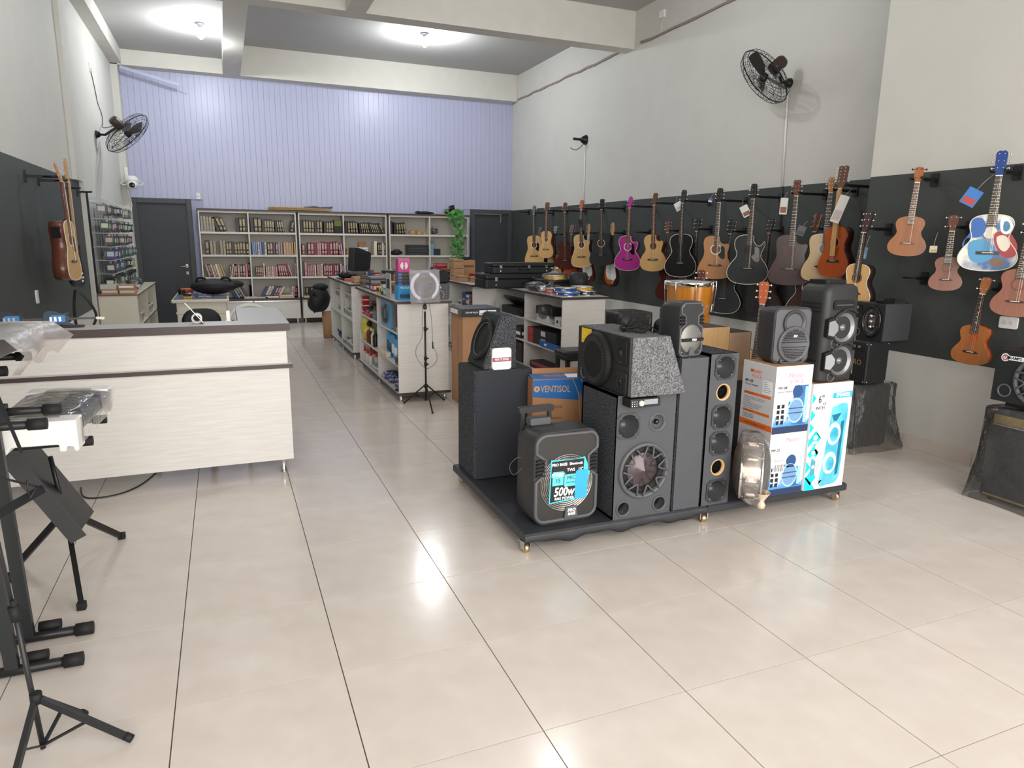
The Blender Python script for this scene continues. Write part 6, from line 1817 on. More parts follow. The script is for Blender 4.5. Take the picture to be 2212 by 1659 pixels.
carton('dark red flat box at the near end of the far gondola', 1.8, 2.05, 9.78, 9.88, 1.151, 1.17, simple('#6d2a22'))
t = thing('strap_bundle', 'tangle of dark blue and red straps on the far gondola top', 'straps', (1.75, 10.9, ZT))
rg = random.Random(6)
for k in range(9):
    pts = smooth_poly([(rg.uniform(-.16, .16), rg.uniform(-.35, .35), .02 + rg.uniform(0, .07)) for q in range(5)], 4, False)
    MB().tube(pts, .016, 6).build('strap', simple(['#1d2440', '#16181c', '#5a1f24'][k % 3], .7), t)
MB().box(-.14, .14, -.36, .36, 0, .008).build('strap_card', m_black, t)
carton('orange small packet beside the strap tangle', 1.62, 1.72, 10.3, 10.45, ZT, 1.1, simple('#c25a2e'))
# -- cartons on the gondola in front of the vine
cs = [('brown carton, lower left of the stack in front of the vine', 3.25, 3.42, 10.25, 10.45, ZT, 1.17, None), ('brown carton, second layer of the stack in front of the vine', 3.25, 3.42, 10.25, 10.45, 1.171, 1.28, None),
      ('brown carton, top of the narrow stack in front of the vine', 3.25, 3.41, 10.26, 10.44, 1.281, 1.385, None), ('large brown carton right of the narrow carton stack', 3.44, 3.72, 10.6, 10.85, ZT, 1.36, None),
      ('brown carton with torn side at the gondola edge', 3.23, 3.36, 9.9, 10.1, ZT, 1.15, None), ('small brown carton beside the torn carton', 3.38, 3.48, 9.75, 9.95, ZT, 1.14, None),
      ('pale blue upright box on the vine gondola', 3.44, 3.52, 9.55, 9.68, ZT, 1.185, '#8fb0c2'), ('glossy black box with white barcode label at the gondola end', 3.5, 3.75, 9.42, 9.6, ZT, 1.17, '#1f2226'),
      ('black flat box with grey label behind the glossy black box', 3.52, 3.74, 9.75, 9.98, ZT, 1.16, '#2a2c2f'), ('red box with white lettering in front of the bookcase', 3.24, 3.44, 11.2, 11.35, 1.2, 1.29, '#b0232a'),
      ('pale carton under the red box', 3.24, 3.46, 11.15, 11.4, ZT, 1.199, '#b9ada0'), ('deep blue box behind the ring light', 3.24, 3.46, 11.42, 11.55, ZT, 1.22, '#2c3f93')]
for lb, x0, x1, y0, y1, z0, z1, c in cs:
    m_ = simple(c, .35) if c else m_kraft
    carton(lb, x0, x1, y0, y1, z0, z1, m_, (simple('#7d5a3c') if not c else simple('#c9ccd0', .4), .62, .74) if not c or 'label' in lb or 'red' in lb else None)
t = thing('wristwatch_case', 'white round tape case lying on the black flat box', 'case', (3.62, 9.84, 1.162))
MB().lathe([(0, 0), (.07, 0), (.085, .015), (.08, .035), (.04, .045), (0, .045)], 24).build('case_shell', simple('#b9b8ae', .4), t)
MB().lathe([(.03, .046), (.045, .05), (.05, .046)], 20).build('case_ring', m_black, t)
t = thing('blue_bag', 'crumpled blue and white plastic bag beside the carton stack', 'bag', (3.66, 10.95, ZT))
MB().ball((0, 0, .14), .14, 14, 9, sx=.8, sy=.5, sz=1).build('bag_body', mat('blue_bag_plastic', '#4d7fa5', .35, noise=.7, nscale=12, color2='#b9c9d2'), t)
MB().at(FR(.05, -.075, .19)).lathe([(.03, .004), (.045, .008), (.055, .002)], 24).build('round_emblem', m_pwhite, t)
carton('thin brown carton lid behind the blue bag', 3.5, 3.76, 11.1, 11.3, ZT, 1.37, m_kraft)
carton('small red tool box beside the blue bag', 3.58, 3.73, 10.32, 10.48, ZT, 1.16, simple('#8d2024', .35), (m_pwhite, .3, .5))
t = thing('dark_cloth', 'dark blue folded cloth on the stacked cartons by the vine', 'cloth', (3.58, 10.72, 1.361))
MB().ball((0, 0, .018), .06, 14, 8, sx=2, sy=1.2, sz=.3).build('cloth_fold', simple('#1f2538', .8), t)
MB().ball((.03, -.01, .04), .04, 12, 6, sx=1.8, sy=1.1, sz=.25).build('cloth_fold', simple('#272d42', .8), t)
t = thing('black_tray', 'black twin handled tray in front of the middle bookcase', 'tray', (3.4, 11.0, ZT))
MB().rbox(-.13, .13, -.1, .08, 0, .09, .01, 2, inset=.004).build('tray_body', m_black, t)
for s in (-1, 1): MB().tube([(s * .06 - .03, 0, .09), (s * .06 - .02, 0, .12), (s * .06 + .02, 0, .12), (s * .06 + .03, 0, .09)], .006, 6).build('tray_handle', m_black, t)
# shelf goods of that gondola, left side
rg = random.Random(31)
for j, (yy, zz) in enumerate([(9.4, .721), (9.55, .721), (9.72, .721), (9.9, .721), (9.4, .82), (9.55, .8), (9.72, .83)]):
    c = ['#7a4230', '#c5c6c8', '#6f3c2c', '#b9babd', '#8a4a33', '#d0d1d4', '#274a7c'][j]
    carton('%s shelf pack from the near end, %s layer, under the brown cartons' % (ORD[(j % 4) + 1], 'lower' if j < 4 else 'upper'), 3.25, 3.42, yy, yy + .13, zz + .001, zz + (.075 if j < 4 else .09) + .001, simple(c, .4), (simple('#2c3c66'), .2, .6), name='shelf_pack', grp='small shelf packs')
# -- gondola behind ring light, left side shelves
t = thing('headphone_pack', 'light blue headphone blister pack on the upper gondola shelf', 'package', (1.64, 7.62, .7215), 0)
MB().rbox(-.02, .02, -.26, .24, 0, .29, .02, 3, axis='x').build('card', mat('sky_card', '#5f9cc4', .3), t)
MB().at(LF(-.02, -.01, .14)).lathe([(.07, 0), (.085, .02), (.1, .012), (.105, 0)], 28).build('headband', simple('#30475c', .25), t)
MB().at(LF(-.02, -.01, .14)).lathe([(0, .012), (.05, .014), (.06, 0)], 24).build('earcup', mat('ear_grey', '#7c93a5', .2), t)
MB().at(LF(-.02, -.01, .15) @ Matrix.Diagonal((1.05, .9, 1, 1))).lathe([(.12, 0), (.11, .03), (0, .045)], 28).build('clear_blister', m_clear, t)
t = thing('brush_pack', 'red handled brush in a clear pack at the near shelf end', 'package', (1.64, 7.22, .7215))
MB().bar((0, -.05, .02), (.0, .06, .27), .02, .03).build('handle', simple('#9c2b33'), t)
MB().rbox(-.015, .015, -.09, .08, 0, .28, .012, 2, axis='x').build('clear_bag', m_clear, t)
carton('small blue and white bottle box at the near shelf end', 1.63, 1.7, 7.0, 7.1, .7215, .82, simple('#dadfe3'), (simple('#2b6fae'), .35, .8), name='shelf_pack')
carton('tiny white jar box on the upper near shelf', 1.63, 1.67, 7.12, 7.18, .7215, .77, simple('#d6d9d8'), (simple('#9fb0bd'), .2, .7), name='shelf_pack')
for k in range(3):
    carton('%s red ink box stacked on the far end of the upper shelf' % ['lowest', 'middle', 'topmost'][k], 1.63, 1.71, 9.02, 9.14, .7215 + k * .075, .7215 + k * .075 + .073, simple('#b3161c', .35), (m_pwhite, .3, .5), name='shelf_pack', grp='red boxes')
t = thing('red_tray', 'low red display tray with small items on the upper gondola shelf', 'tray', (1.66, 8.72, .7215))
MB().box(-.04, -.035, -.2, .2, 0, .05).box(.035, .06, -.2, .2, 0, .03).box(-.035, .06, -.2, .2, 0, .006).box(-.04, .06, .195, .2, 0, .05).box(-.04, .06, -.2, -.195, 0, .05).build('tray', simple('#ad2226', .35), t)
for k in range(6): MB().box(-.03, .03, -.17 + k * .055, -.13 + k * .055, .0065, .07 + .01 * (k % 3)).build('sachet', simple(['#b8b9bb', '#7a2b30', '#33405e'][k % 3], .35), t)
carton('grey blue box stack on the upper shelf beside the divider', 1.63, 1.75, 8.22, 8.42, .7215, .82, simple('#5d7079', .4), (simple('#93a3aa'), .4, .5), name='shelf_pack')
for k in range(4):
    carton('%s bright blue box with white arrow print on the middle shelf' % ['first', 'second', 'third', 'fourth'][k], 1.66 + k * .012, 1.8, 7.25 + k * .18, 7.41 + k * .18, .3815, .62 + (k % 2) * .02, simple('#1f9bd8', .35), (m_pwhite if k < 2 else simple('#274a66'), .2, .6), name='product_box', grp='bright blue boxes')
carton('black box with white edges standing behind the bright blue boxes', 1.81, 1.85, 7.3, 7.9, .3815, .66, simple('#c5c6c6'), (simple('#2b2d30'), .75, .95), name='product_box')
t = thing('beige_packet', 'beige lettered packet lying at the edge of the middle shelf', 'package', (1.63, 7.75, .3815))
MB().rbox(-.03, .03, -.2, .22, 0, .055, .015, 2, inset=.008).build('packet', mat('beige_pack', '#d9c6ae', .5), t)
text('SHOYO', .04, LF(-.0305, .0, .028), simple('#e9e2d6'), t)
t = thing('silver_can_pack', 'silver can wrapped in foil at the near end of the middle shelf', 'package', (1.65, 7.08, .3815))
MB().lathe([(0, 0), (.05, 0), (.055, .01), (.055, .08), (.045, .1), (0, .1)], 18).build('can', mat('foil', '#9b9b98', .25, .8, noise=.6, nscale=20), t)
MB().lathe([(.056, .03), (.0565, .07)], 18).build('can_label', simple('#3b4a44'), t)
t = thing('yellow_bag', 'shiny yellow plastic bag hanging over the far middle shelf', 'bag', (1.66, 8.98, .385))
MB().ball((0, 0, .18), .12, 16, 10, sx=.6, sy=1.1, sz=1.1).ball((.0, .05, .1), .1, 12, 8, sx=.6, sy=1, sz=1).build('bag_body', mat('yellow_plastic', '#b9ad1f', .2, noise=.5, nscale=14, color2='#e3dc74'), t)
MB().ball((.01, -.1, .22), .06, 10, 6, sx=.6, sy=1.3, sz=.7).build('dark_contents', m_gloss, t)
for k, (yy, c, c2) in enumerate(((8.62, '#2b2522', '#d8cfc0'), (8.5, '#d8c9a2', '#b8a676'), (8.38, '#1f1d1c', '#3a3633'), (8.78, '#7d2a22', '#c9a02c'))):
    t = thing('bottle', '%s bottle on the far middle shelf of the ring light gondola' % ['dark striped', 'cream', 'black square', 'red and gold'][k], 'bottle', (1.65, yy, .3815), 0, 'bottles on the middle shelf')
    MB().lathe([(0, 0), (.032, 0), (.034, .01), (.034, .13), (.02, .155), (.014, .165), (0, .165)], 16).build('bottle_body', simple(c, .3), t)
    MB().lathe([(.015, .166), (.016, .2), (0, .2)], 12).build('bottle_cap', simple(c2, .4), t)
for k in range(6):
    t = thing('glue_bottle', '%s glue bottle with red nozzle from the far end of the base shelf' % ORD[k + 1], 'bottle', (1.64 + (k % 2) * .06, 9.06 - k * .1, .106), 0, 'glue bottles with red nozzles')
    MB().lathe([(0, 0), (.03, 0), (.032, .01), (.032, .1), (.018, .12), (0, .12)], 14).build('bottle_body', simple('#c9c3bd', .4), t)
    MB().lathe([(.018, .121), (.016, .14), (.004, .2), (0, .2)], 12).build('nozzle', simple('#b5202a', .35), t)
carton('grey and blue small tray of packets on the base shelf', 1.62, 1.72, 8.25, 8.5, .106, .16, simple('#8d979c'), (simple('#dfe3e6'), .3, .7), name='shelf_pack')
for k in range(6):
    t = thing('blue_packet', '%s dark blue foil packet from the near end of the base shelf' % ORD[k + 1], 'package', (1.68 + (k % 2) * .04, 7.25 + k * .12, .106 + (k % 2) * .02), k * .35, 'dark blue foil packets')
    MB().at(Matrix.Translation((0, 0, .028))).ball((0, 0, 0), .09, 12, 7, sx=.7, sy=1.05, sz=.3).build('packet', mat('navy_foil', '#2b3468', .2, noise=.6, nscale=24, color2='#b9bed0', lo=.5, hi=.7), t)
    MB().box(-.02, .02, .085, .1, .022, .03).build('seal', simple('#5b6288', .3), t)
t = thing('headband_cap', 'grey brimmed cap at the near end of the base shelf', 'cap', (1.7, 7.07, .106))
MB().lathe([(.085, 0), (.09, .03), (.075, .09), (.04, .11), (0, .115)], 20).build('crown', simple('#5d6678', .8), t)
MB().ball((-.07, 0, .006), .06, 12, 6, sx=.8, sy=1.2, sz=.1).build('brim', m_rubber, t)
carton('reddish flat box behind the dark blue packets', 1.76, 1.84, 7.2, 7.7, .106, .2, simple('#7d3f38'), (simple('#a86a5f'), .3, .6), name='shelf_pack')
# -- baskets of the far gondola
m_basket = mat('white_basket', '#d3d2cc', .45)
def basket(label, loc, w, d, h, fill, grp='white plastic baskets'):
    t = thing('basket', label, 'basket', loc, 0, grp)
    r0, r1 = rrect(-w / 2 * .82, w / 2 * .82, -d / 2 * .88, d / 2 * .88, .03, 3), rrect(-w / 2, w / 2, -d / 2, d / 2, .03, 3)
    b = MB().loft([[(x, y, 0) for x, y in r0], [(x, y, h) for x, y in r1], [(x * 1.04, y * 1.03, h) for x, y in r1], [(x * 1.04, y * 1.03, h - .012) for x, y in r1]], 0, True, True, False)
    b.add([(x, y, .003) for x, y in r0], [tuple(range(len(r0)))])
    b.build('basket_shell', m_basket, t)
    s = MB()
    for k in range(9): s.box(-w / 2 * .93 - .003, -w / 2 * .9, -d / 2 * .85 + d * .85 * k / 8 - .004, -d / 2 * .85 + d * .85 * k / 8 + .004, h * .15, h * .85)
    o = s.build('slots', simple('#8a8a86'), t); o['kind'] = 'stuff'
    rg = random.Random(len(label))
    for k in range(7):
        p = [(rg.uniform(-w * .3, w * .3), rg.uniform(-d * .36, d * .36), h * rg.uniform(.4, .95)) for q in range(4)]
        MB().tube(smooth_poly(p, 4, False), .012, 6).build('contents', simple(fill[k % len(fill)], .4), t)
    return t
BK = ['#1b1c1f', '#2a2d33', '#45484d']
rg = random.Random(77)
GC = ['#26282c', '#a87c55', '#3c5f8f', '#b9b4ac', '#7c2a2e', '#2f3d36', '#c9c4ba', '#4a4d52', '#8d6a4a', '#55606b']
def fill_top(where, x0, x1, y0, y1, zs, seed):
    """a loose row of small boxes, two high in places"""
    r, y, k = random.Random(seed), y0, 0
    while y < y1 - .1:
        d = r.uniform(.1, .19)
        h = r.uniform(.05, .12)
        k += 1
        w = r.uniform(.5, 1) * (x1 - x0)
        c, c2 = r.choice(GC), r.choice(GC)
        carton('%s small box from the near end, %s' % (ORD[k], where), x0, x0 + w, y, min(y + d, y1), zs, zs + h, simple(c, .4), (simple(c2, .45), .25, .7), name='product_box', grp='small boxes, ' + where)
        if r.random() < .55:
            carton('box lying on the %s small box, %s' % (ORD[k], where), x0 + .01, x0 + w * .9, y + .01, min(y + d, y1) - .01, zs + h + .001, zs + h + .001 + r.uniform(.03, .07), simple(c2, .4), (simple(c, .45), .3, .6), name='product_box', grp='small boxes, ' + where)
        y += d + r.uniform(.01, .05)
fill_top('inner row on top of the ring light gondola', 1.94, 2.12, 7.3, 7.96, ZT, 3)
fill_top('edge row beyond the yellow box, ring light gondola', 1.62, 1.75, 8.87, 9.18, ZT, 4)
fill_top('right row on top of the far gondola', 2.0, 2.13, 9.8, 11.0, ZT, 5)
fill_top('edge row on top of the vine gondola', 3.24, 3.4, 10.5, 11.1, ZT, 8)
fill_top('upper shelf behind the headphone pack', 1.7, 1.84, 7.02, 7.95, .7215, 11)
fill_top('upper shelf behind the red tray', 1.74, 1.85, 8.1, 9.1, .7215, 12)
fill_top('base shelf behind the glue bottles', 1.74, 1.85, 8.1, 9.1, .106, 13)
fill_top('middle shelf behind the bottles', 1.72, 1.85, 8.1, 9.1, .3815, 14)
basket('white basket of cables on the upper shelf, near half of far gondola', (1.74, 10.25, .551), .2, .5, .11, BK + ['#5b2a33'])
basket('white basket of cables on the upper shelf, beside the divider of far gondola', (1.74, 10.62, .551), .2, .3, .12, BK)
basket('white basket of black cords on the upper shelf, far half of far gondola', (1.74, 11.1, .551), .2, .4, .12, BK)
basket('white basket of cables on the base shelf, near half of far gondola', (1.72, 10.1, .106), .22, .5, .1, ['#8b8d90', '#3a3c40'])
basket('white basket of cables on the base shelf, farther one of near half', (1.72, 10.6, .106), .22, .35, .09, ['#8b8d90', '#3a3c40'])
basket('white basket standing on other baskets, near the strap tangle', (1.74, 10.3, .8), .2, .5, .1, ['#26304a', '#15171a'])
basket('white basket standing on other baskets by the hanging bag', (1.74, 11.35, .78), .2, .4, .1, BK)
for yy, lb in ((10.05, 'near'), (10.55, 'middle'), (11.15, 'inner'), (11.55, 'far')):
    t = thing('shelf_riser', 'small white riser board under the raised baskets, %s one' % lb, 'riser', (1.74, yy, .551), 0, 'small white risers')
    z1 = .8 if yy < 11 else .78
    MB().box(-.1, .1, -.006, .006, 0, z1 - .551).build('board', m_lam, t)
t = thing('blue_pouch', 'blue and grey pouch on the base shelf of the far gondola', 'pouch', (1.7, 11.3, .106))
MB().ball((0, 0, .06), .1, 12, 8, sx=.7, sy=1.3, sz=.6).build('pouch_body', simple('#3d4a6b', .6), t)
MB().tube(smooth_poly([(-.05, -.1, .09), (-.08, 0, .14), (-.05, .1, .09)], 4, False), .008, 6).build('pouch_strap', m_rubber, t)
# hanging backpack and cardboard tube at the far end
t = thing('backpack', 'black backpack slumped on a cardboard tube by the far gondola', 'bag', (1.45, 12.05, .4))
MB().ball((0, 0, .27), .2, 18, 12, sx=.85, sy=.8, sz=1.1).ball((-.06, -.06, .2), .15, 14, 9, sx=1, sy=.9, sz=1).build('bag_body', mat('black_nylon', '#16171a', .6, bump=.3, bscale=30, bdist=.01), t)
MB().tube(smooth_poly([(-.1, -.12, .4), (-.16, -.14, .3), (-.15, -.12, .15), (-.1, -.1, .05)], 4, False), .014, 6).build('bag_strap', m_rubber, t)
MB().ball((.02, 0, .47), .12, 14, 8, sx=1.1, sy=1, sz=.5).build('bag_top', m_rubber, t)
t = thing('cardboard_tube', 'tall brown cardboard tube bin on the floor by the far gondola', 'bin', (1.58, 12.1, 0))
MB().lathe([(.0, .002), (.085, 0), (.1, .45), (.095, .45), (.08, .01)], 24).build('tube', m_kraft, t)
MB().lathe([(.086, 0), (.088, .012), (.084, .012)], 24).build('base_rim', simple('#7d4a38'), t)

# ---- ring light on its tripod
t = thing('ring_light', 'ring light in a bubble bag on a black tripod before the gondola', 'lamp', (1.82, 6.7, 0))
ring = MB().at(FR(0, -.005, 1.225)).lathe([(.112, 0), (.114, .018), (.146, .018), (.149, 0), (.146, -.014), (.114, -.014), (.112, 0)], 48)
ring.build('ring', mat('ring_diffuser', '#d8d8e6', .35), t)
MB().cyl((0, 0, 1.02), (0, 0, 1.08), .012).box(-.016, .016, -.016, .016, 1.0, 1.04).build('ring_mount', m_black, t)
MB().cyl((0, 0, .97), (0, 0, 1.0), .01, seg=10).build('chrome_rod', m_chrome, t)
MB().cyl((0, 0, .06), (0, 0, .98), .0095, seg=12).build('pole', m_black, t)
for z in (.8, .44, .5): MB().cyl((0, 0, z - .02), (0, 0, z + .02), .016, seg=10).cyl((0, 0, z), (.03, -.01, z), .008, seg=8).build('clamp', m_black, t)
MB().cyl((0, 0, .2), (0, 0, .23), .022, seg=12).cyl((0, 0, .07), (0, 0, .09), .018, seg=12).build('leg_hub', m_black, t)
for x, y in ((-.18, .2), (-.02, -.31), (.25, .2)):
    lg = MB().cyl((x * .08, y * .08, .215), (x, y, .008), .0075, seg=8).build('leg', m_black, t)
    MB().cyl((0, 0, .08), (x * .5, y * .5, .118), .005, seg=6).build('brace', m_black, lg)
    MB().ball((x, y, .01), .011, 8, 6).build('rubber_foot', m_rubber, lg)
c1 = smooth_poly([(-.02, -.01, 1.05), (-.035, -.02, .9), (-.04, -.02, .72), (-.1, -.03, .62), (-.1, -.03, .52), (-.03, -.03, .42), (.02, -.03, .4), (.1, -.03, .46), (.11, -.03, .54), (.07, -.03, .64), (.065, -.03, .8), (.055, -.02, .95), (.04, -.01, 1.07)], 5, False)
MB().tube(c1, .0022, 5).cyl((.07, -.03, .6), (.068, -.03, .67), .006, seg=6).build('cord', m_black, t)
bag = MB()
rg = random.Random(9)
for s in (-1, 1):
    g = []
    for j in range(9):
        g.append([(-.14 + .3 * i / 8 + (.006 * s) + (-.01 * (j / 8)), s * .028 * math.sin(PI * max(.08, min(.92, i / 8))) + rg.uniform(-.004, .004), 1.055 + .325 * j / 8 + .008 * (i / 8)) for i in range(9)])
    bag.loft(g, 0, True, False, False)
bag.build('bubble_bag', film('bubble_film', '#f2f2f6', .3, .18, 1.0, 90), t)

# ---- brown cartons beside it
t = carton('tall brown shipping carton on the floor beside the ring light gondola', 2.17, 2.62, 6.56, 6.94, 0, .93, mat('carton_tan', '#b58a68', .85, noise=.06, nscale=6))
MB().box(-.2251, .2251, -.1906, -.19, .44, .456).build('tape_line', simple('#a27a58'), t)
MB().at(FR(-.02, -.191, .76) @ rot(0, 0, .12)).box(-.05, .05, -.03, .03, 0, .001).build('address_label', m_pwhite, t)
b = MB().at(FR(-.02, -.192, .76) @ rot(0, 0, .12))
for k in range(9): b.box(-.035 + k * .008, -.031 + k * .008, -.005, .016, 0, .0006)
b.build('barcode', m_ink, t)
t = carton('flat black product box with two white labels on the tall carton', 2.14, 2.55, 6.5, 6.9, .931, 1.01, simple('#2c2e32', .35), name='product_box')
MB().at(FR(0, -.2008, .035)).box(-.02, .06, -.022, .025, 0, .001).box(.068, .16, -.022, .025, 0, .001).build('white_labels', m_pwhite, t)
text('LEO-HF ALLD', .022, FR(-.1, -.2015, .04), m_pwhite, t, bold=.0004)
MB().at(LF(-.2055, .05, .035)).box(-.12, .12, -.02, .025, 0, .001).build('side_label', m_pwhite, t)
b = MB().at(FR(0, -.2022, .03))
for k in range(7): b.box(-.008 + k * .008, -.004 + k * .008, -.014, .006, 0, .0006)
for k in range(4): b.box(.13 + k * .006, .133 + k * .006, -.014, .016, 0, .0006)
b.build('barcode', m_ink, t)

# ---- black instrument cases, tambourines
m_case = mat('case_black', '#1b1c1f', .5, bump=.3, bscale=200, bdist=.002)
def inst_case(label, x0, x1, y0, y1, z0, z1, extra=True):
    t = thing('instrument_case', label, 'case', ((x0 + x1) / 2, (y0 + y1) / 2, z0), 0, 'black instrument cases')
    a, d, h = (x1 - x0) / 2, (y1 - y0) / 2, z1 - z0
    MB().rbox(-a, a, -d, d, 0, h * .62, .05, 4, inset=.01).build('case_body', m_case, t)
    MB().rbox(-a, a, -d, d, h * .63, h, .05, 4, inset=.012).build('case_lid', m_case, t)
    for x in (-.72, .15, .7):
        MB().box(x * a - .018, x * a + .018, -d - .006, -d + .002, h * .5, h * .78).build('latch', m_steel, t)
    MB().tube([(-.07, -d, h * .4), (-.06, -d - .03, h * .38), (.06, -d - .03, h * .38), (.07, -d, h * .4)], .009, 6).build('handle', m_rubber, t)
    for x in (-.72, .72): MB().at(FR(x * a, -d, h * .22)).lathe([(.014, 0), (.012, .006), (0, .007)], 12).build('foot_stud', m_steel, t)
    return t
inst_case('wide black hard case lying across the gondola, lower of the pile', 3.09, 4.3, 8.46, 8.86, ZT + .001, 1.25)
inst_case('long black soft case on top of the wide hard case', 3.2, 4.12, 8.48, 8.82, 1.252, 1.39)
inst_case('black case partly hidden behind the tambourines', 3.72, 4.4, 8.02, 8.4, ZT + .001, 1.2)
t = thing('drum_bag', 'short black padded drum bag at the right end of the case pile', 'bag', (4.12, 7.82, ZT), -.3)
MB().at(face_T((-.1, 0, .12), (0, 1, 0), (0, 0, 1))).lathe([(0, 0), (.1, 0), (.115, .01), (.115, .2), (.1, .21), (0, .21)], 24).build('bag_body', m_case, t)
MB().at(face_T((-.02, 0, .12), (0, 1, 0), (0, 0, 1))).lathe([(.1165, 0), (.118, .006), (.1165, .012)], 24).build('zip_band', m_rubber, t)
def tambourine(label, loc, r, h, c, tiltx=0, tilty=0, bag=False):
    t = thing('tambourine', label, 'tambourine', loc, 0, 'small hand drums on the gondola', R=rot(tiltx, tilty, 0))
    MB().lathe([(r, .004), (r, h - .004), (r - .008, h - .004), (r - .008, .004)], 32).build('shell', simple(c, .25), t)
    MB().lathe([(r - .004, 0), (r + .006, 0), (r + .006, .007), (r, .008)], 32).lathe([(r, h - .008), (r + .006, h - .008), (r + .006, h), (r - .01, h)], 32).build('hoop', m_chrome, t)
    MB().at(Matrix.Translation((0, 0, h - .003))).disc(r - .003, 0, 32).build('skin', simple('#d9d6cc', .4), t)
    for k in range(5):
        a = 2 * PI * k / 5 + .3
        MB().at(Matrix.Rotation(a, 4, 'Z')).cyl((r + .004, 0, 0.002), (r + .004, 0, h - .002), .003, seg=6).box(r - .001, r + .007, -.025, .025, h * .35, h * .65).build('jingle', m_chrome, t)
    if bag: MB().lathe([(0, -.0005), (r + .02, .0), (r + .028, h * .5), (r + .012, h + .015), (r * .5, h + .03), (.02, h + .05), (.05, h + .09)], 24).build('clear_bag', m_clear, t)
    return t
tambourine('blue tambourine at the bottom of the left tambourine stack', (3.66, 7.18, ZT), .13, .045, '#1f4a9c')
tambourine('blue tambourine on top of another blue one', (3.63, 7.19, ZT + .046), .13, .05, '#234f9f')
tambourine('red tambourine lying behind the two blue ones', (3.6, 7.5, ZT), .13, .07, '#a8342a', bag=True)
tambourine('yellow tambourine in a clear bag on the red one', (3.62, 7.48, ZT + .17), .13, .05, '#d9a820', bag=True)
tambourine('dark green tambourine at the front right of the gondola', (3.92, 7.22, ZT), .105, .05, '#1e3a30')
tambourine('yellow tambourine lying on the dark green one', (3.9, 7.3, ZT + .054), .13, .045, '#d9a820', .02)
t = thing('bagged_cables', 'grey cables in crumpled clear bags left of the tambourines', 'package', (3.56, 7.85, ZT))
rg = random.Random(17)
for k in range(8):
    MB().tube(smooth_poly([(rg.uniform(-.09, .09), rg.uniform(-.2, .2), .02 + rg.uniform(0, .07)) for q in range(5)], 4, False), .014, 6).build('cable_loop', simple(['#55575a', '#303235', '#8a8b8d'][k % 3], .5), t)
MB().ball((0, 0, .065), .13, 16, 9, sx=.95, sy=1.7, sz=.5).build('clear_bag', m_clear, t)
MB().box(-.08, .08, -.2, .2, .0, .006).build('card', m_greycard, t)
# shelf goods of that gondola
t = thing('open_case', 'open black accessory case on the far upper shelf under the cases', 'case', (3.6, 8.6, .7115))
MB().rbox(-.09, .1, -.38, .3, 0, .1, .02, 2, inset=.006).build('case_body', m_case, t)
MB().at(Matrix.Translation((.09, 0, .1)) @ rot(0, .6, 0)).rbox(-.2, 0, -.36, .28, 0, .03, .01, 2).build('case_lid', m_case, t)
MB().ball((-.06, -.3, .05), .07, 12, 7, sx=.7, sy=1.6, sz=.6).build('black_cloth', m_rubber, t)
t = thing('bagged_module', 'black electronic module in crinkled plastic on the near upper shelf', 'package', (3.6, 7.55, .7115))
MB().rbox(-.07, .09, -.2, .25, .09, .19, .01, 2, inset=.004).build('module', m_black, t)
MB().rbox(-.07, .08, -.1, .22, 0, .09, .008, 2).build('inner_box', m_greycard, t)
MB().ball((0, .05, .11), .14, 16, 9, sx=.75, sy=1.4, sz=.75).build('clear_bag', m_clear2, t)
t = thing('camera_unit', 'white security camera kit at the near end of the upper shelf', 'device', (3.58, 7.16, .7115))
MB().rbox(-.05, .06, -.1, .1, 0, .1, .008, 2, inset=.004).build('housing', simple('#cfcfca', .35), t)
b = MB().at(LF(-.05, .02, .05)).lathe([(.02, 0), (.018, .008), (0, .008)], 16); b.build('lens', m_gloss, t)
MB().tube(smooth_poly([(-.05, -.06, .07), (-.07, -.09, .04), (-.055, -.1, .01)], 4, False), .004, 5).build('cable', simple('#b5532a'), t)
for k in range(2):
    t = carton('%s black moulded tool case with red end on the middle shelf' % ['lower', 'upper'][k], 3.53, 3.74, 7.2, 8.02, .4215 + k * .097, .4215 + k * .097 + .095, simple('#1c1d1f', .4), name='tool_case', cat='case', grp='black and red tool cases')
    MB().box(-.107, .107, .25, .412, .003, .092).build('red_end', simple('#a8342e', .4), t)
    MB().at(LF(-.1062, -.05, .05)).box(-.07, .06, -.03, .03, 0, .001).build('white_label', m_greycard, t)
t = carton('blue and black flat box in front of the tool cases', 3.5, 3.53, 7.1, 7.6, .4215, .49, simple('#1f5aa6', .35), name='product_box')
MB().at(LF(-.0158, .1, .035)).box(-.02, .05, -.012, .012, 0, .0008).build('white_label', m_pwhite, t)
carton('red and black flat box on the base of the case gondola', 3.53, 3.72, 7.25, 7.95, .106, .19, simple('#232325', .4), (simple('#a22e34'), .5, .95), name='product_box')
carton('dark box with white sticker on the far middle shelf of the case gondola', 3.53, 3.73, 8.25, 8.6, .4215, .56, simple('#26282b'), (m_pwhite, .3, .6), name='product_box')
carton('dark red carton on the far base shelf of the case gondola', 3.53, 3.73, 8.2, 8.7, .106, .36, simple('#3b1d1f'), (simple('#22262b'), .4, .8), name='product_box')

# ---- black piano bench
t = thing('piano_bench', 'black padded piano bench in front of the case gondola', 'bench', (3.46, 6.62, 0), 0)
MB().rbox(-.17, .24, -.16, .16, .46, .53, .04, 4, inset=.02).build('seat', mat('black_leather', '#1d1e21', .35, bump=.2, bscale=60), t)
MB().box(-.15, .22, -.14, .14, .42, .46).build('apron', m_black, t)
for x, y in ((-.13, -.12), (.2, -.12), (-.13, .12), (.2, .12)): MB().box(x - .02, x + .02, y - .02, y + .02, 0, .43).build('leg', m_black, t)

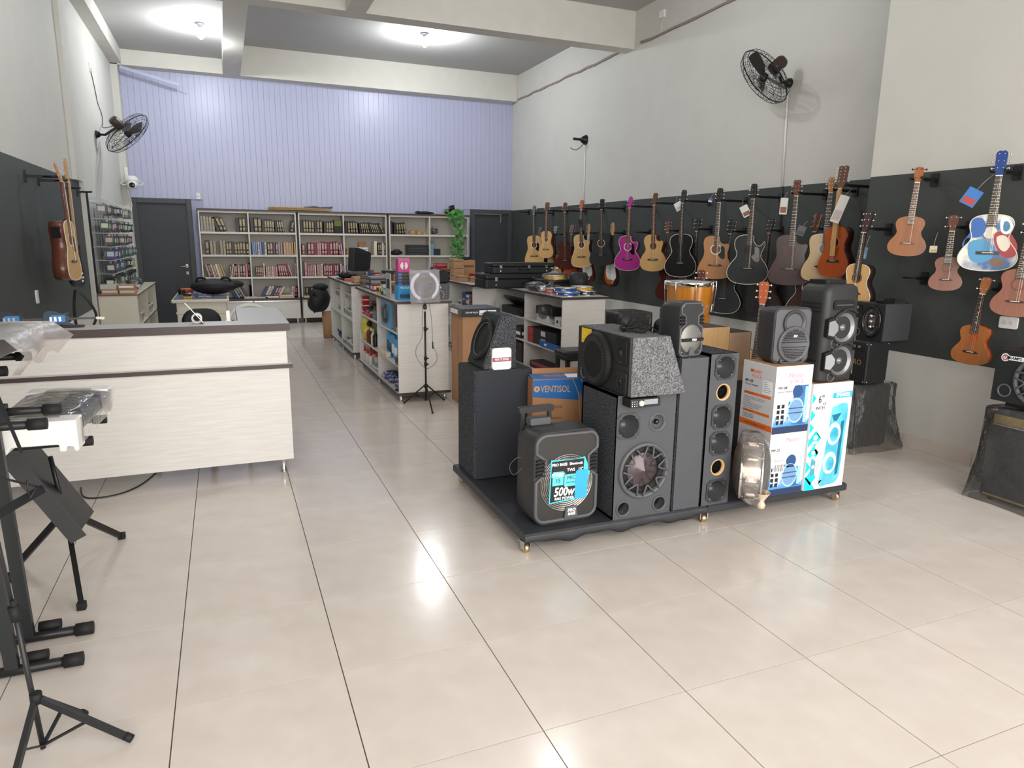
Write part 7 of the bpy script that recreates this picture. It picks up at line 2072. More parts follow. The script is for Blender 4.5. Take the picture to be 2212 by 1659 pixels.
# ---- goods behind the case gondola against the wall
t = thing('wrapped_speaker', 'dark speaker wrapped in plastic on the floor behind the case gondola', 'speaker', (4.75, 7.65, 0))
MB().rbox(-.2, .22, -.2, .2, .0, .79, .02, 2, inset=.01).build('cabinet', m_tolex, t)
MB().box(-.205, -.2, -.17, .17, .05, .74).build('grille', m_cloth_g, t)
amp_bag(t, -.215, .235, -.215, .215, .8, m_clear2, 14, .02)
t = thing('gig_bag', 'large slumped black gig bag on the floor behind the case gondola', 'bag', (5.2, 7.2, 0))
MB().rbox(-.26, .26, -.16, .16, 0, .74, .1, 4, axis='y', inset=.04).ball((.08, 0, .72), .16, 14, 8, sx=1.3, sy=.9, sz=.4).build('bag_body', mat('black_nylon'), t)
MB().tube(smooth_poly([(-.2, -.17, .6), (-.1, -.19, .7), (.1, -.19, .66), (.2, -.17, .5)], 4, False), .014, 6).build('bag_strap', m_rubber, t)

# ---- orange drum, cajons, boxes behind the speakers
t = thing('timbal_drum', 'tall orange lacquered drum with chrome hoop behind the small speaker', 'drum', (3.6, 4.82, .42))
zt = .945
MB().lathe([(.11, 0), (.125, .05), (.18, zt - .25), (.197, zt - .03), (.197, zt), (.19, zt)], 36).build('shell', mat('orange_lacquer', '#c8822a', .18, coat=.6, noise=.2, nscale=3, stretch=(6, 6, .3), color2='#b06c1c'), t)
MB().lathe([(.197, zt - .035), (.206, zt - .035), (.208, zt), (.2, zt + .006), (.19, zt + .004)], 36).build('hoop', m_chrome, t)
MB().at(Matrix.Translation((0, 0, zt - .002))).disc(.195, 0, 36).build('drum_skin', simple('#b9babb', .4), t)
for k in range(8):
    a = 2 * PI * k / 8 + .35
    b = MB().at(Matrix.Rotation(a, 4, 'Z')).tube([(.2, 0, zt + .004), (.214, 0, zt), (.214, 0, zt - .05), (.198, 0, zt - .24)], .0045, 6).rbox(.17, .2, -.014, .014, zt - .26, zt - .19, .006, 2, axis='x')
    b.build('tension_rod', m_chrome, t)
t = thing('drum_stand', 'low black stand box under the orange drum', 'stand', (3.6, 4.82, 0))
MB().rbox(-.17, .17, -.17, .17, .06, .419, .02, 2).build('box', m_baffle_d, t)
for x, y in ((-.14, -.14), (.14, -.14), (-.14, .14), (.14, .14)): MB().cyl((x, y, 0), (x, y, .061), .02).build('foot', m_rubber, t)
def cajon(label, x0, x1, y0, y1, z0, z1, m, wrap=False):
    t = thing('cajon', label, 'drum', ((x0 + x1) / 2, (y0 + y1) / 2, z0), 0, 'wooden cajons')
    a, d, h = (x1 - x0) / 2, (y1 - y0) / 2, z1 - z0
    MB().box(-a, a, -d + .006, d, 0, h).build('box', simple('#3a3431', .6), t, bevel=.006)
    MB().box(-a, a, -d, -d + .006, 0, h).build('tapa', m, t)
    for x in (-.8, 0, .8):
        for z in (.06, .94): MB().at(FR(x * a, -d, h * z)).lathe([(.004, 0), (.003, .002), (0, .002)], 8).build('screw', m_steel, t)
    if wrap: MB().rbox(-a - .006, a + .006, -d - .006, d + .006, -.0, h + .004, .01, 2).build('clear_wrap', m_clear, t)
w_tapa = wood('tapa', '#d3ae7c', '#c59c67', .45, .1)
cajon('pale wooden cajon with dark sides behind the horn column', 3.1, 3.34, 3.98, 4.24, .69, 1.09, w_tapa)
cajon('plastic wrapped wooden cajon next to the pale one', 3.345, 3.535, 3.98, 4.22, .69, 1.045, wood('birch', '#c9a682', '#bb9470', .45, .1), True)
t = thing('speaker_cabinet', 'plain black cabinet under the two wooden cajons', 'speaker', (3.31, 4.12, ZP))
MB().box(-.23, .24, -.16, .16, 0, .689 - ZP).build('cabinet', m_tolex, t, bevel=.006)
MB().box(-.22, .23, -.166, -.16, .01, .68 - ZP).build('baffle', m_baffle_d, t)
carton('brown and red carton on the platform behind the bagged drum', 2.8, 3.02, 3.62, 3.9, ZP, .5, m_card, (simple('#8a3a2a'), .7, .95))
carton('white and blue small box on the brown carton behind the drum', 2.82, 2.96, 3.62, 3.76, .501, .6, simple('#aeb8d4', .35), (simple('#6f7fae'), .2, .8))
carton('brown carton under the leaning natural guitar', 3.84, 4.14, 4.28, 4.5, 0, .33, m_card)
t = thing('guitar_stand', 'black folding stand under the maroon headed guitar', 'stand', (3.92, 5.05, 0))
MB().tube([(-.15, -.2, .01), (0, 0, .44), (.15, -.2, .01)], .01, 8).tube([(0, 0, .44), (.05, .25, .01)], .01, 8).build('frame', m_black, t)
MB().tube([(-.12, -.03, .45), (-.1, 0, .44), (.1, 0, .44), (.12, -.03, .45)], .012, 8).build('cradle', m_rubber, t)

# ================================================================ WALL FIXTURES
def wall_fan(label, base, wall_n, center, n, r, grp='black wall fans'):
    """cage of wire around three blades, motor behind, arm to a round wall plate"""
    t = thing('wall_fan', label, 'fan', base, 0, grp)
    c = Vector(center) - Vector(base)
    n = Vector(n).normalized()
    u = n.orthogonal().normalized()
    T = Matrix.Translation(c) @ frame_from((0, 0, 0), u, n)
    m_wire = mat('fan_wire', '#1b1b1d', .4, .4)
    b = MB().at(T)
    for s in (-1, 1):
        for q in range(30):
            a = 2 * PI * q / 30
            pts = [(rr * math.cos(a + .5 * (1 - rr / r)), rr * math.sin(a + .5 * (1 - rr / r)), s * h) for rr, h in ((r, .0), (r * .93, .055), (r * .7, .085), (r * .4, .095), (r * .16, .1))]
            b.tube(pts, .0022, 4, cap=False)
        for rr, h in ((.93, .055), (.7, .085), (.4, .095), (.16, .1)):
            b.tube([(r * rr * math.cos(2 * PI * q / 30), r * rr * math.sin(2 * PI * q / 30), s * h) for q in range(30)], .0024, 4, closed=True)
    b.build('cage', m_wire, t)
    MB().at(T).tube([(r * math.cos(2 * PI * q / 36), r * math.sin(2 * PI * q / 36), 0) for q in range(36)], .006, 6, closed=True).build('cage_rim', m_wire, t)
    for k in range(3):
        a = 2 * PI * k / 3 + .4
        bl = smooth_poly([(.04, -.03), (r * .4, -.09), (r * .8, -.1), (r * .86, -.02), (r * .75, .05), (r * .3, .045), (.04, .03)], 3)
        MB().at(T @ Matrix.Rotation(a, 4, 'Z') @ rot(.35, 0, 0)).prism(bl, -.003, .003).build('blade', mat('fan_blade', '#3a3533', .4), t)
    MB().at(T).lathe([(0, .06), (.04, .055), (.045, 0), (.03, -.03), (0, -.03)], 18).build('hub', m_black, t)
    MB().at(T).lathe([(0, -.105), (.062, -.105), (.07, -.12), (.07, -.24), (.055, -.27), (0, -.275)], 24).build('motor', mat('motor_brown', '#3b2f2b', .4), t)
    MB().at(T).lathe([(.0, .104), (.03, .103), (.032, .098), (0, .097)], 16).build('badge', m_steel, t)
    back = c - n * .2
    w = Vector(wall_n)
    MB().tube([tuple(back), tuple(back + Vector((0, 0, -.07))), tuple(w * .12), tuple(w * .02)], .017, 8).build('arm', m_black, t)
    MB().at(frame_from((0, 0, 0), w.orthogonal(), w)).lathe([(0, 0), (.055, .0), (.055, .008), (.035, .05), (.02, .06), (0, .06)], 20).build('wall_plate', m_black, t)
    return t
f = wall_fan('black caged wall fan high on the right wall near the front', (XR, 6.5, 3.45), (-1, 0, 0), (5.62, 6.45, 3.47), (-.7, .25, -.67), .335)
MB().box(-.27, -.26, -.16, -.05, .02, .1).build('rating_label', m_pwhite, f)
wall_fan('black caged wall fan on the left wall by the lilac lining', (XL, 12.05, 3.11), (1, 0, 0), (-1.2, 12.1, 3.16), (.62, .45, -.64), .37)
t = thing('fan_mount', 'black fan bracket without a fan, hanging cable, on the right wall', 'bracket', (XR, 11.31, 3.42))
MB().at(face_T((0, 0, 0), (0, -1, 0), (0, 0, 1))).lathe([(0, 0), (.085, 0), (.085, .01), (.05, .08), (.03, .1), (0, .1)], 22).build('cup', m_black, t)
MB().cyl((-.09, 0, 0), (-.24, .02, .01), .022, seg=12).build('arm', m_black, t)
MB().tube(smooth_poly([(-.05, 0, -.07), (-.1, .02, -.13), (-.17, .05, -.17), (-.24, .07, -.15), (-.26, .08, -.13)], 4, False), .006, 6).build('cable', m_black, t)
def conduit(label, pts, r=.012, m=None):
    tag(MB().tube(pts, r, 8).build('cable_duct', m or simple('#e9e9e6', .4)), label, 'duct')
conduit('thin white cable duct running down from the empty fan bracket', [(XR - .012, 11.305, 3.33), (XR - .012, 11.295, 2.325)])
conduit('white cable duct running down from the right wall fan', [(XR - .012, 6.5, 3.4), (XR - .012, 6.46, 2.325)])
conduit('grey painted duct continuing down across the dark band', [(XR - .012, 6.46, 2.32), (XR - .012, 6.4, .75)], m=m_dark)
t = thing('junction_box', 'small white ceiling junction box above the right wall fan', 'box', (XR, 9.1, 4.86))
MB().rbox(-.03, 0, -.06, .06, -.05, .05, .008, 2, axis='x').build('box', m_white, t)
MB().tube([(-.012, .0, -.05), (-.012, .02, -.22), (-.01, .05, -.26)], .006, 6).build('cable', m_ivory, t)
cb_ = smooth_poly([(-1.588, 12.1, 3.99), (-1.588, 12.2, 3.9), (-1.588, 12.35, 3.75), (-1.588, 12.45, 3.62), (-1.588, 12.75, 3.5), (-1.588, 12.8, 3.38), (-1.57, 12.55, 3.28), (-1.5, 12.3, 3.24), (-1.38, 12.08, 3.24)], 5, False)
t = tag(MB().tube(cb_, .006, 6).build('fan_cable', simple('#3a3a38')), 'thin dark cable dangling from the left wall socket to the fan', 'cable')
t = thing('wall_socket', 'small white socket high on the left wall above the fan', 'socket', (XL, 12.1, 4.02))
MB().rbox(0, .012, -.05, .05, -.06, .06, .008, 2, axis='x').build('plate', m_white, t)
MB().rbox(.012, .03, -.02, .02, -.04, .0, .006, 2, axis='x').build('plug', m_ivory, t)
# camera on the left pillar
t = thing('security_camera', 'white dome security camera with two loops on the left pillar', 'camera', (-1.465, YB - .3, 2.7))
t.scale = (1.35, 1.35, 1.35)
MB().at(Matrix.Translation((.03, -.13, -.06))).lathe([(0, .07), (.06, .065), (.085, .035), (.09, 0), (.07, -.02), (0, -.02)], 24).build('dome', m_white, t)
h_ = MB().at(Matrix.Translation((.04, -.17, -.105))).ball((0, 0, 0), .062, 16, 10).build('head', m_white, t)
MB().at(FR(.045, -.225, -.115)).lathe([(.034, -.01), (.034, .006), (.026, .01), (0, .011)], 20).build('lens', m_gloss, h_)
for s in (-1, 1): MB().at(FR(.04 + s * .095, -.17, -.09)).tube([(.035 * math.cos(2 * PI * q / 14), .022 * math.sin(2 * PI * q / 14), 0) for q in range(14)], .006, 6, closed=True).build('antenna_loop', m_white, t)
MB().box(-.05, -.01, -.012, 0, -.06, .12).cyl((-.03, -.01, -.03), (.03, -.1, -.03), .014).build('bracket', m_white, t)
MB().tube(smooth_poly([(-.03, -.012, -.06), (-.03, -.015, -.2), (0, -.015, -.35), (-.02, -.015, -.45)], 4, False), .005, 6).build('cable', m_white, t)
t = thing('motion_sensor', 'small white motion sensor on the lilac lining by the left door', 'sensor', (-.37, YB - .012, 2.42))
MB().rbox(-.033, .033, -.035, 0, -.055, .055, .014, 3, axis='y').build('housing', m_white, t)
MB().at(FR(0, -.035, .0)).lathe([(.022, 0), (.015, .006), (0, .008)], 14).build('lens', simple('#d2d2cc', .3), t)
def outlet(label, loc, n, w, h, double):
    t = thing('wall_outlet', label, 'outlet', loc)
    s = n
    x0, x1 = (0, .012) if s > 0 else (-.012, 0)
    MB().rbox(x0, x1, -w / 2, w / 2, -h / 2, h / 2, .012, 3, axis='x').build('plate', m_white, t)
    for k in ((-.022, .022) if double else (0,)):
        b = MB().at(LF(-.012, -k, 0) if s < 0 else face_T((.012, k, 0), (0, 1, 0), (0, 0, 1)))
        b.prism(circ(0, 0, .018, 6), 0, .003).build('socket', simple('#cfcfcd'), t)
outlet('white double outlet plate on the dark band under the edge ukulele', (XN - .002, 3.27, 1.137), -1, .13, .085, True)
outlet('white single outlet plate on the left dark band', (XL + .002, 7.46, 1.126), 1, .075, .12, False)

# ================================================================ LEFT SIDE GOODS
# ---- accessory panel with hanging packs
t = thing('accessory_panel', 'tall slatted wall panel hung with rows of accessory packs', 'display', (XL + .02, 10.66, .93))
MB().box(-.015, .0, 0, 2.75, 0, 1.27).build('panel', simple('#d0d1cf', .4), t)
MB().box(-.02, .004, -.02, 0, 0, 1.29).build('edge_strip', m_black, t)
ROWZ = [1.17, .95, .76, .58, .4, .22]
for j, z in enumerate(ROWZ):
    MB().box(0, .006, .02, 2.73, z + .006, z + .022).build('rail', m_white, t)
    for k in range(11):
        y = .16 + k * .245
        MB().tube([(0, y, z + .016), (.2, y, z + .012), (.215, y, z + .022)], .0045, 5).build('hook', m_white, t)
PC = ['#6d6f72', '#8f4a52', '#2a2c30', '#4a6f8c', '#3f7a5a', '#c9bdb2', '#5d3f6b', '#1d1f24', '#a8a39a', '#2f86c0', '#7a2f3a']
rg = random.Random(44)
ROWC = [['#8a8f8c', '#b98f86', '#2f3236', '#c9b5ae'], ['#2b2d30', '#7d2f3a', '#4d5054'], ['#4b5254', '#3f3550', '#7a4a58'], ['#3f8a6a', '#3f6fb0', '#5d4f8c'], ['#2f7fb0', '#1d2024', '#b9a86a'], ['#16181d', '#22202c', '#3c3f44']]
for j, z in enumerate(ROWZ):
    for k in range(11):
        y = 10.66 + .16 + k * .245
        h = rg.uniform(.14, .162) if j < 5 else .21
        c = rg.choice(ROWC[j])
        w = rg.uniform(.14, .2)
        p = thing('hanging_pack', '%s pack from the near end, %s hook row of the accessory panel' % (ORD[k + 1], ['top', 'second', 'third', 'fourth', 'fifth', 'lowest'][j]), 'package', (XL + .13 + rg.uniform(0, .07), y, .93 + z + .006), 0, 'packs hanging on the accessory panel')
        MB().box(-.05, .05, -w / 2, w / 2, -h, -.03).build('pack_body', mat('pk_' + c[1:], c, .3, noise=.4, nscale=30), p)
        MB().box(-.001, .001, -w / 2, w / 2, -.035, .0).build('header_card', simple(['#c9c9c7', '#3f7fc0', '#d8d2c2', '#8fb03a'][(j + k) % 4], .4), p)
        MB().box(.0505, .0515, -w * .35, w * .35, -h * .8, -h * .4).box(-w * 0 - .04, .04, -w / 2 - .001, -w / 2, -h * .75, -h * .35).build('label_print', simple(['#d6d3cf', '#b9c9d6', '#d9b9b9', '#c9d6b9'][(j * 3 + k) % 4], .4), p)
        if (j + k) % 2 == 0: MB().box(-.054, .054, -w / 2 - .004, w / 2 + .004, -h - .004, -.028).build('clear_bag', m_clear, p)
# on the low shelf
ZL = .906
carton('white flat box with brown lid print on the low shelf, upper near one', -1.55, -1.36, 10.62, 10.82, ZL + .066, ZL + .13, simple('#c3c0bb'))
carton('brown flat box with white label under the white flat box', -1.54, -1.34, 10.62, 10.84, ZL, ZL + .065, m_kraft, (m_greycard, .3, .75))
carton('brown flat box with white label, lower right of the low shelf stack', -1.33, -1.13, 10.6, 10.82, ZL, ZL + .062, m_kraft, (m_greycard, .3, .75))
carton('brown flat box with barcode, upper right of the low shelf stack', -1.34, -1.14, 10.61, 10.82, ZL + .063, ZL + .125, m_kraft, (m_whitecard, .35, .75))
carton('small white and red box behind the flat boxes', -1.25, -1.13, 11.05, 11.25, ZL, ZL + .09, simple('#cfcdc9'), (simple('#8a2f33'), .3, .7))
rg = random.Random(15)
for k, (x, y, lb) in enumerate(((-1.4, 11.25, 'near wall'), (-1.28, 11.65, 'middle'), (-1.3, 12.3, 'far'))):
    p = thing('bagged_cables', 'crumpled bag of grey cables on the low shelf, %s one' % lb, 'package', (x, y, ZL), 0, 'bags of cables on the low shelf')
    for q in range(5): MB().tube(smooth_poly([(rg.uniform(-.08, .08), rg.uniform(-.14, .14), .02 + rg.uniform(0, .09)) for w in range(5)], 4, False), .011, 6).build('cable_loop', simple(['#2c2e31', '#8d8f92', '#b9b9b6'][q % 3], .5), p)
    MB().ball((0, 0, .07), .12, 14, 8, sx=1, sy=1.4, sz=.6).build('clear_bag', m_clear2, p)
for k, (y, z, lb) in enumerate(((11.3, .461, 'near upper'), (12.3, .461, 'far upper'), (12.75, .461, 'farthest upper'), (11.2, .051, 'near lower'))):
    basket('white basket of cables inside the low shelf, %s one' % lb, (-1.24, y, z), .22, .34, .14, ['#9a9b9d', '#55575a', '#2c2e31'])
# ---- on the desk
t = thing('shoulder_bag', 'large black shoulder bag lying on the cream desk', 'bag', (-.17, 11.55, .812))
MB().ball((0, 0, .122), .3, 22, 12, sx=1.1, sy=.8, sz=.4).build('bag_body', mat('black_nylon'), t)
MB().ball((.3, .02, .15), .1, 12, 8, sx=1.3, sy=.9, sz=.6).build('bag_flap', m_rubber, t)
for s in (-1, 1): MB().tube(smooth_poly([(s * .17 - .07, -.05, .2), (s * .17 - .04, -.06, .25), (s * .17 + .04, -.06, .25), (s * .17 + .07, -.05, .2)], 4, False), .018, 8).build('bag_handle', m_rubber, t)
t = thing('tape_measure', 'yellow and black tape measure on the front of the desk', 'tool', (-.52, 10.85, .812), .3)
MB().rbox(-.06, .06, -.04, .04, 0, .035, .015, 3, inset=.006).build('tape_base', simple('#c9982a', .4), t)
MB().rbox(-.045, .05, -.035, .035, .035, .07, .015, 3, inset=.006).build('tape_grip', m_black, t)
t = thing('power_drill', 'orange and black power tool lying beside the black bag', 'tool', (-.56, 11.75, .812), .4)
MB().cyl((-.1, 0, .05), (.09, 0, .05), .045, .035, 14).build('tool_body', simple('#b5502a', .4), t)
MB().rbox(-.12, -.05, -.09, .05, 0, .07, .015, 2, inset=.006).build('tool_grip', m_black, t)
t = thing('plastic_pouch', 'clear plastic pouch lying on the desk glass', 'package', (-.3, 10.95, .812))
MB().ball((0, 0, .018), .1, 14, 7, sx=1.3, sy=.9, sz=.2).build('pouch', m_clear2, t)
MB().box(-.06, .05, -.03, .03, .004, .012).build('card', simple('#8d86a0'), t)
# ---- chairs behind the counter
def monobloc(label, loc, rz):
    t = thing('plastic_chair', label, 'chair', loc, rz)
    m_ = mat('chair_white', '#d3d5d0', .35)
    MB().rbox(-.24, .24, -.22, .22, .41, .44, .05, 4, inset=.008).build('seat', m_, t)
    arch = smooth_poly([(-.24, .2, .42), (-.25, .24, .6), (-.2, .27, .82), (-.08, .28, .91), (.08, .28, .91), (.2, .27, .82), (.25, .24, .6), (.24, .2, .42)], 4, False)
    MB().tube(arch, .022, 8).build('back_frame', m_, t)
    for x in (-.13, -.065, 0, .065, .13): MB().bar((x, .22, .44), (x * 1.1, .275, .86 - abs(x) * .3), .04, .008, up=(0, 1, 0)).build('back_slat', m_, t)
    for s in (-1, 1):
        MB().tube(smooth_poly([(s * .25, .22, .62), (s * .28, .05, .64), (s * .28, -.15, .63), (s * .26, -.2, .5), (s * .25, -.22, .0)], 4, False), .018, 8).build('arm', m_, t)
        MB().cyl((s * .23, .2, .42), (s * .25, .26, 0), .02, .016, 8).build('leg', m_, t)
        MB().cyl((s * .22, -.18, .42), (s * .24, -.2, 0), .02, .016, 8).build('leg', m_, t)
monobloc('white plastic garden chair behind the counter', (.17, 8.7, .0), PI + .2)
t = thing('office_chair', 'black padded chair back rising just above the counter', 'chair', (-.19, 6.0, 0), PI)
MB().rbox(-.2, .2, -.2, .2, .45, .52, .06, 4, inset=.02).build('seat', m_rubber, t)
MB().rbox(-.14, .14, .16, .24, .62, 1.14, .1, 5, axis='y', inset=.02).build('backrest', mat('black_nylon'), t)
MB().cyl((0, 0, .06), (0, 0, .46), .025).bar((0, .18, .48), (0, .25, .66), .05, .012).build('pedestal', m_black, t)
for k in range(5):
    a = 2 * PI * k / 5
    lg = MB().bar((0, 0, .075), (.25 * math.cos(a), .25 * math.sin(a), .05), .04, .03).build('base_arm', m_black, t)
    MB().ball((.25 * math.cos(a), .25 * math.sin(a), .026), .026, 10, 6).build('caster', m_rubber, lg)
# ---- on the counter
ZK = 1.096
def mini_guitar(label, loc, rz, c):
    t = thing('mini_guitar', label, 'ornament', loc, rz, 'miniature guitars on the counter')
    MB().box(-.07, .1, -.03, .03, 0, .012).build('wooden_base', w_rose, t, bevel=.003)
    B = Matrix.Translation((-.03, 0, .055)) @ rot(0, 0, 0) @ face_T((0, .0, 0), (1, 0, 0), (0, 0, 1))
    body = smooth_poly([(-z * .11 * 1.0 - .03 if False else (.05 + z * .14), x * .16) for x, z in STRAT], 3)
    MB().at(B).prism(body, -.008, .008).build('body', simple(c, .3), t)
    MB().at(B).prism(rrect(-.05, .03, -.02, .025, .008), .008, .0095).build('pickguard', simple('#3f7fc0', .3), t)
    for q in (-.05, -.025, .0): MB().at(B).box(q - .006, q + .006, -.014, .014, .0095, .012).build('pickup', m_chrome, t)
    MB().at(B).box(.04, .2, -.006, .006, .002, .01).build('neck', simple('#4a4a48'), t)
    MB().at(B).prism([(.2, -.008), (.245, -.012), (.25, .006), (.2, .008)], .0, .008).build('headstock', m_ivory, t)
    MB().tube([(-.03, .012, .012), (-.03, .014, .04)], .004, 6).tube([(.03, .012, .012), (.03, .012, .045)], .004, 6).build('prop', m_chrome, t)
mini_guitar('dark blue miniature electric guitar on a wooden stand on the counter', (-.97, 5.2, ZK), .05, '#2c3d4f')
mini_guitar('second miniature guitar farther left on the counter behind the foam', (-1.22, 5.21, ZK), .05, '#26303a')
t = thing('tablet_stand', 'white acrylic notice plate leaning on a round foot on the counter', 'stand', (-.22, 5.2, ZK), 0)
MB().bar((.06, 0, .002), (-.045, .02, .135), .13, .006, up=(1, 0, 0)).build('plate', mat('acrylic_white', '#d6d6d6', .2), t)
MB().at(face_T((.02, .01, .034), (1, 0, 0), (0, 0, 1))).lathe([(.024, -.035), (.034, -.035), (.034, .035), (.024, .035)], 24).build('round_foot', m_white, t)
t = thing('white_post', 'small white upright block near the counter corner', 'block', (.0, 5.27, ZK))
MB().rbox(-.013, .013, -.013, .013, 0, .075, .004, 2, inset=.002).build('post', m_white, t)
MB().box(-.02, .02, -.016, .016, 0, .004).build('foot', m_white, t)
t = thing('desk_calculator', 'beige calculator propped up at the left end of the counter', 'calculator', (-1.42, 5.2, ZK), .2)
MB().at(rot(.9, 0, 0)).rbox(-.06, .06, 0, .16, -.0, .02, .008, 2, inset=.003).build('case', simple('#bdb8ac', .5), t)
for i in range(3):
    for j in range(4): MB().at(rot(.9, 0, 0)).box(-.045 + i * .032, -.022 + i * .032, .015 + j * .027, .035 + j * .027, .02, .026).build('button', simple('#6d675c'), t)
MB().box(-.06, .06, .0, .1, 0, .003).build('foot', m_black, t)

# ================================================================ LEFT FOREGROUND: KEYBOARDS AND STANDS
m_foam = mat('white_foam', '#e9e9e7', .7, bump=.2, bscale=200, bdist=.001)
def kb_stand(label, X0, ys, tiers):
    """column stand: foot tubes and arms run along x; tiers = (z, arm end x in the room)"""
    t = thing('keyboard_stand', label, 'stand', (X0, ys[0], 0))
    for y in [q - ys[0] for q in ys]:
        fo = MB().cyl((-.12, y, .03), (.23, y, .03), .02, seg=12).build('foot_tube', m_black, t)
        MB().cyl((.17, y, .03), (.235, y, .03), .027, seg=14).build('end_cap', m_rubber, fo)
        MB().cyl((.03, y + .045, .05), (.11, y + .045, .05), .022, seg=12).build('leveller', m_rubber, fo)
        MB().bar((0, y, .03), (-.02, y, max(z for z, _ in tiers) + .06), .045, .03, up=(0, 1, 0)).build('post', mat('stand_black', '#232729', .4), t)
        for z, xe in tiers:
            e = xe - X0
            ar = MB().cyl((-.05, y, z), (e, y, z), .0165, seg=12).build('arm', m_black, t)
            MB().cyl((e - .05, y, z), (e + .01, y, z), .022, seg=12).build('end_cap', m_rubber, ar)
            MB().box(-.035, .035, y - .026, y + .026, z - .05, z + .03).build('bracket', mat('stand_black'), ar)
    MB().cyl((-.1, 0, .03), (-.1, ys[1] - ys[0], .03), .016, seg=10).build('cross_tube', m_black, t)
    return t
kb_stand('empty black column keyboard stand with capped arms nearest the left edge', -.86, (2.93, 3.17), ((1.0, -.655),))
kb_stand('black keyboard stand carrying the two foam ended keyboards', -1.28, (3.42, 3.82), ((.792, -.6), (1.122, -.88)))
def boxed_keyboard(label, x0, x1, y0, y1, z0, h, filmm, c, bulge=0):
    t = thing('wrapped_keyboard', label, 'keyboard', ((x0 + x1) / 2, (y0 + y1) / 2, z0), -.05)
    a, d = (x1 - x0) / 2, (y1 - y0) / 2
    MB().rbox(-a + .03, a - .03, -d + .05, d - .05, .03, h - .015, .015, 2, inset=.008).build('keyboard_body', simple(c, .35), t)
    for k in range(26): MB().box(-a + .05, -a + .19, -d + .1 + k * (2 * d - .2) / 26, -d + .1 + (k + .86) * (2 * d - .2) / 26, h - .016, h - .008).build('key', m_ivory, t)
    for s in (-1, 1):
        cap = [(-a, 0), (-a + .09, 0), (-a + .11, .03), (a - .07, .03), (a - .07, .0), (a - .045, 0), (a - .045, .02), (a - .02, .02), (a - .015, -.002), (a, 0), (a, h), (-a, h)]
        MB().at(FR(0, s * (d - .055) + .055, 0)).prism(cap, 0, .11).build('foam_end', m_foam, t, bevel=.006)
    rings = []
    rg = random.Random(int(z0 * 100))
    for k in range(9):
        y = -d + .06 + (2 * d - .12) * k / 8
        rings.append([(x + rg.uniform(-.006, .006), y + rg.uniform(-.01, .01), z) for x, z in ((-a + .015, .03), (-a + .015, h - .01), (-a * .3, h + .006), (a * .4, h + .004), (a + .01 + bulge * .5, h - .012 + bulge * .2), (a + .014 + bulge * (1 + .3 * math.sin(k)), h * .5), (a + .01 + bulge * .6, .02 - bulge * (.3 + .2 * math.sin(k * 1.7))))])
    MB().loft(rings, 0, True, False, False).build('plastic_wrap', filmm, t)
    return t
boxed_keyboard('black keyboard in clear wrap with white foam ends, lower tier', -.93, -.585, 3.2, 3.93, .8135, .13, m_clear, '#2a2b2d')
boxed_keyboard('keyboard in pinkish plastic with white foam ends, upper tier', -1.2, -.85, 3.18, 3.95, 1.1435, .13, film('pink_film', '#ecdfde', .42, .35, .8, 7), '#6d6566', .09)
# ---- orchestra stand with solid desk
t = thing('music_stand', 'black music stand with solid tilted desk and three flat legs', 'stand', (-.82, 3.86, 0))
m_ms = mat('satin_black', '#232427', .38)
D_ = Matrix.Translation((-.04, -.05, .47)) @ rot(0, R_(62), 0) @ rot(R_(8), 0, 0)
MB().at(D_).box(-.25, .25, -.17, .17, -.004, .004).build('desk', m_ms, t)
MB().at(D_).box(-.25, .25, -.174, -.17, -.004, .075).build('desk_lip', mat('satin_grey', '#3f4042', .4), t)
MB().cyl((0, 0, .28), (-.03, -.02, .62), .011, seg=10).build('pole', m_black, t)
MB().cyl((0, 0, .26), (0, 0, .33), .02, seg=12).build('leg_hub', m_black, t)
for x, y in ((.11, -.44), (.18, .35), (-.27, .16)):
    lg = MB().bar((x * .05, y * .05, .31), (x, y, .012), .022, .03).build('leg', m_black, t)
    MB().at(Matrix.Translation((x, y, 0))).cbox((0, 0, .016), (.036, .036, .032)).build('rubber_foot', m_rubber, lg)
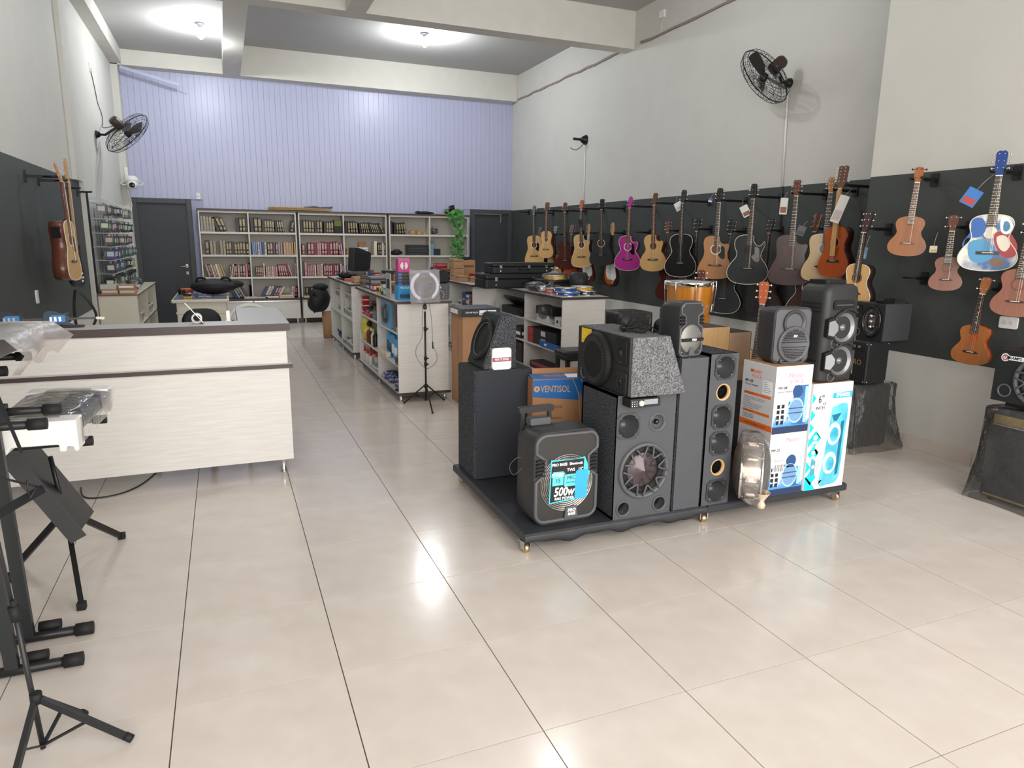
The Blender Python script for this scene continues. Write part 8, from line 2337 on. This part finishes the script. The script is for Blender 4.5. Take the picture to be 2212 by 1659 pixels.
# ---- folding wire music stand nearest to the camera
t = thing('folding_music_stand', 'folding black wire music stand nearest the camera at the left edge', 'stand', (-.66, 2.42, 0))
for x, y, bx2 in ((.265, -.05, 1), (.095, .15, 1), (-.05, -.2, 0)):
    lg = MB().bar((x * .05, y * .05, .2), (x, y, .012), .016, .02).build('leg', m_ms, t)
    MB().cyl((x * .92, y * .92, .03), (x, y, .014), .0135, seg=10).build('rubber_foot', m_rubber, lg)
    MB().bar((0, 0, .03), (x * .55, y * .55, .105), .012, .006).build('brace', m_ms, lg)
MB().cyl((0, 0, .02), (-.03, .02, .55), .0085, seg=10).cyl((-.03, .02, .5), (-.07, .05, 1.0), .0065, seg=10).build('pole', m_ms, t)
MB().cyl((0, 0, .19), (0, 0, .225), .018, seg=10).build('clamp', m_rubber, t)
MB().cyl((-.027, .018, .48), (-.031, .02, .53), .016, seg=10).build('clamp', m_rubber, t)
b = MB()
W0 = Matrix.Translation((-.07, .05, .95)) @ rot(R_(-18), 0, R_(70))
for s in (-1, 1):
    b.at(W0).bar((0, 0, .12), (s * .22, 0, .28), .012, .002, up=(0, 0, 1)).bar((0, 0, .02), (s * .22, 0, -.12), .012, .002, up=(0, 0, 1)).bar((s * .22, 0, .28), (s * .2, 0, .02), .012, .002, up=(1, 0, 0)).tube([(s * .2, 0, -.1), (s * .1, -.03, -.12), (s * .1, -.05, -.06)], .003, 5)
b.at(W0).bar((-.22, 0, -.12), (.22, 0, -.12), .03, .002, up=(0, 1, 0))
b.build('desk_frame', m_ms, t)
# ---- loose cables under the counter, leaf of a potted plant at the lower edge
tag(MB().tube(smooth_poly([(-1.0, 5.2, .006), (-.95, 5.0, .006), (-.85, 4.95, .006), (-.72, 5.0, .006), (-.62, 5.15, .006), (-.55, 5.4, .006)], 5, False), .005, 6).build('floor_cable', m_black), 'thin black cable lying on the floor under the counter', 'cable')
t = thing('potted_plant', 'green plant whose leaf tip shows at the lower right edge', 'plant', (1.83, .72, 0))
MB().lathe([(0, 0), (.1, 0), (.13, .2), (.12, .2), (.1, .17), (0, .17)], 20).build('pot', simple('#8a5a40', .7), t)
for k in range(6):
    a = 2 * PI * k / 6 + .5
    L_ = .32 if k else .38
    if k == 1: a = 1.35
    rings = []
    for q in range(6):
        f = q / 5
        c = Vector((math.cos(a), math.sin(a), 0)) * (L_ * f * .75)
        z = .17 + .3 * math.sin(f * 2.0)
        w = .035 * math.sin(PI * min(.97, f * .9 + .08))
        sd = Vector((-math.sin(a), math.cos(a), 0)) * w
        rings.append([tuple(c - sd + Vector((0, 0, z + .004))), tuple(c + Vector((0, 0, z - .004))), tuple(c + sd + Vector((0, 0, z + .004)))])
    MB().loft(rings, 0, True, False, False).build('leaf', simple('#3f6b3a', .4), t)
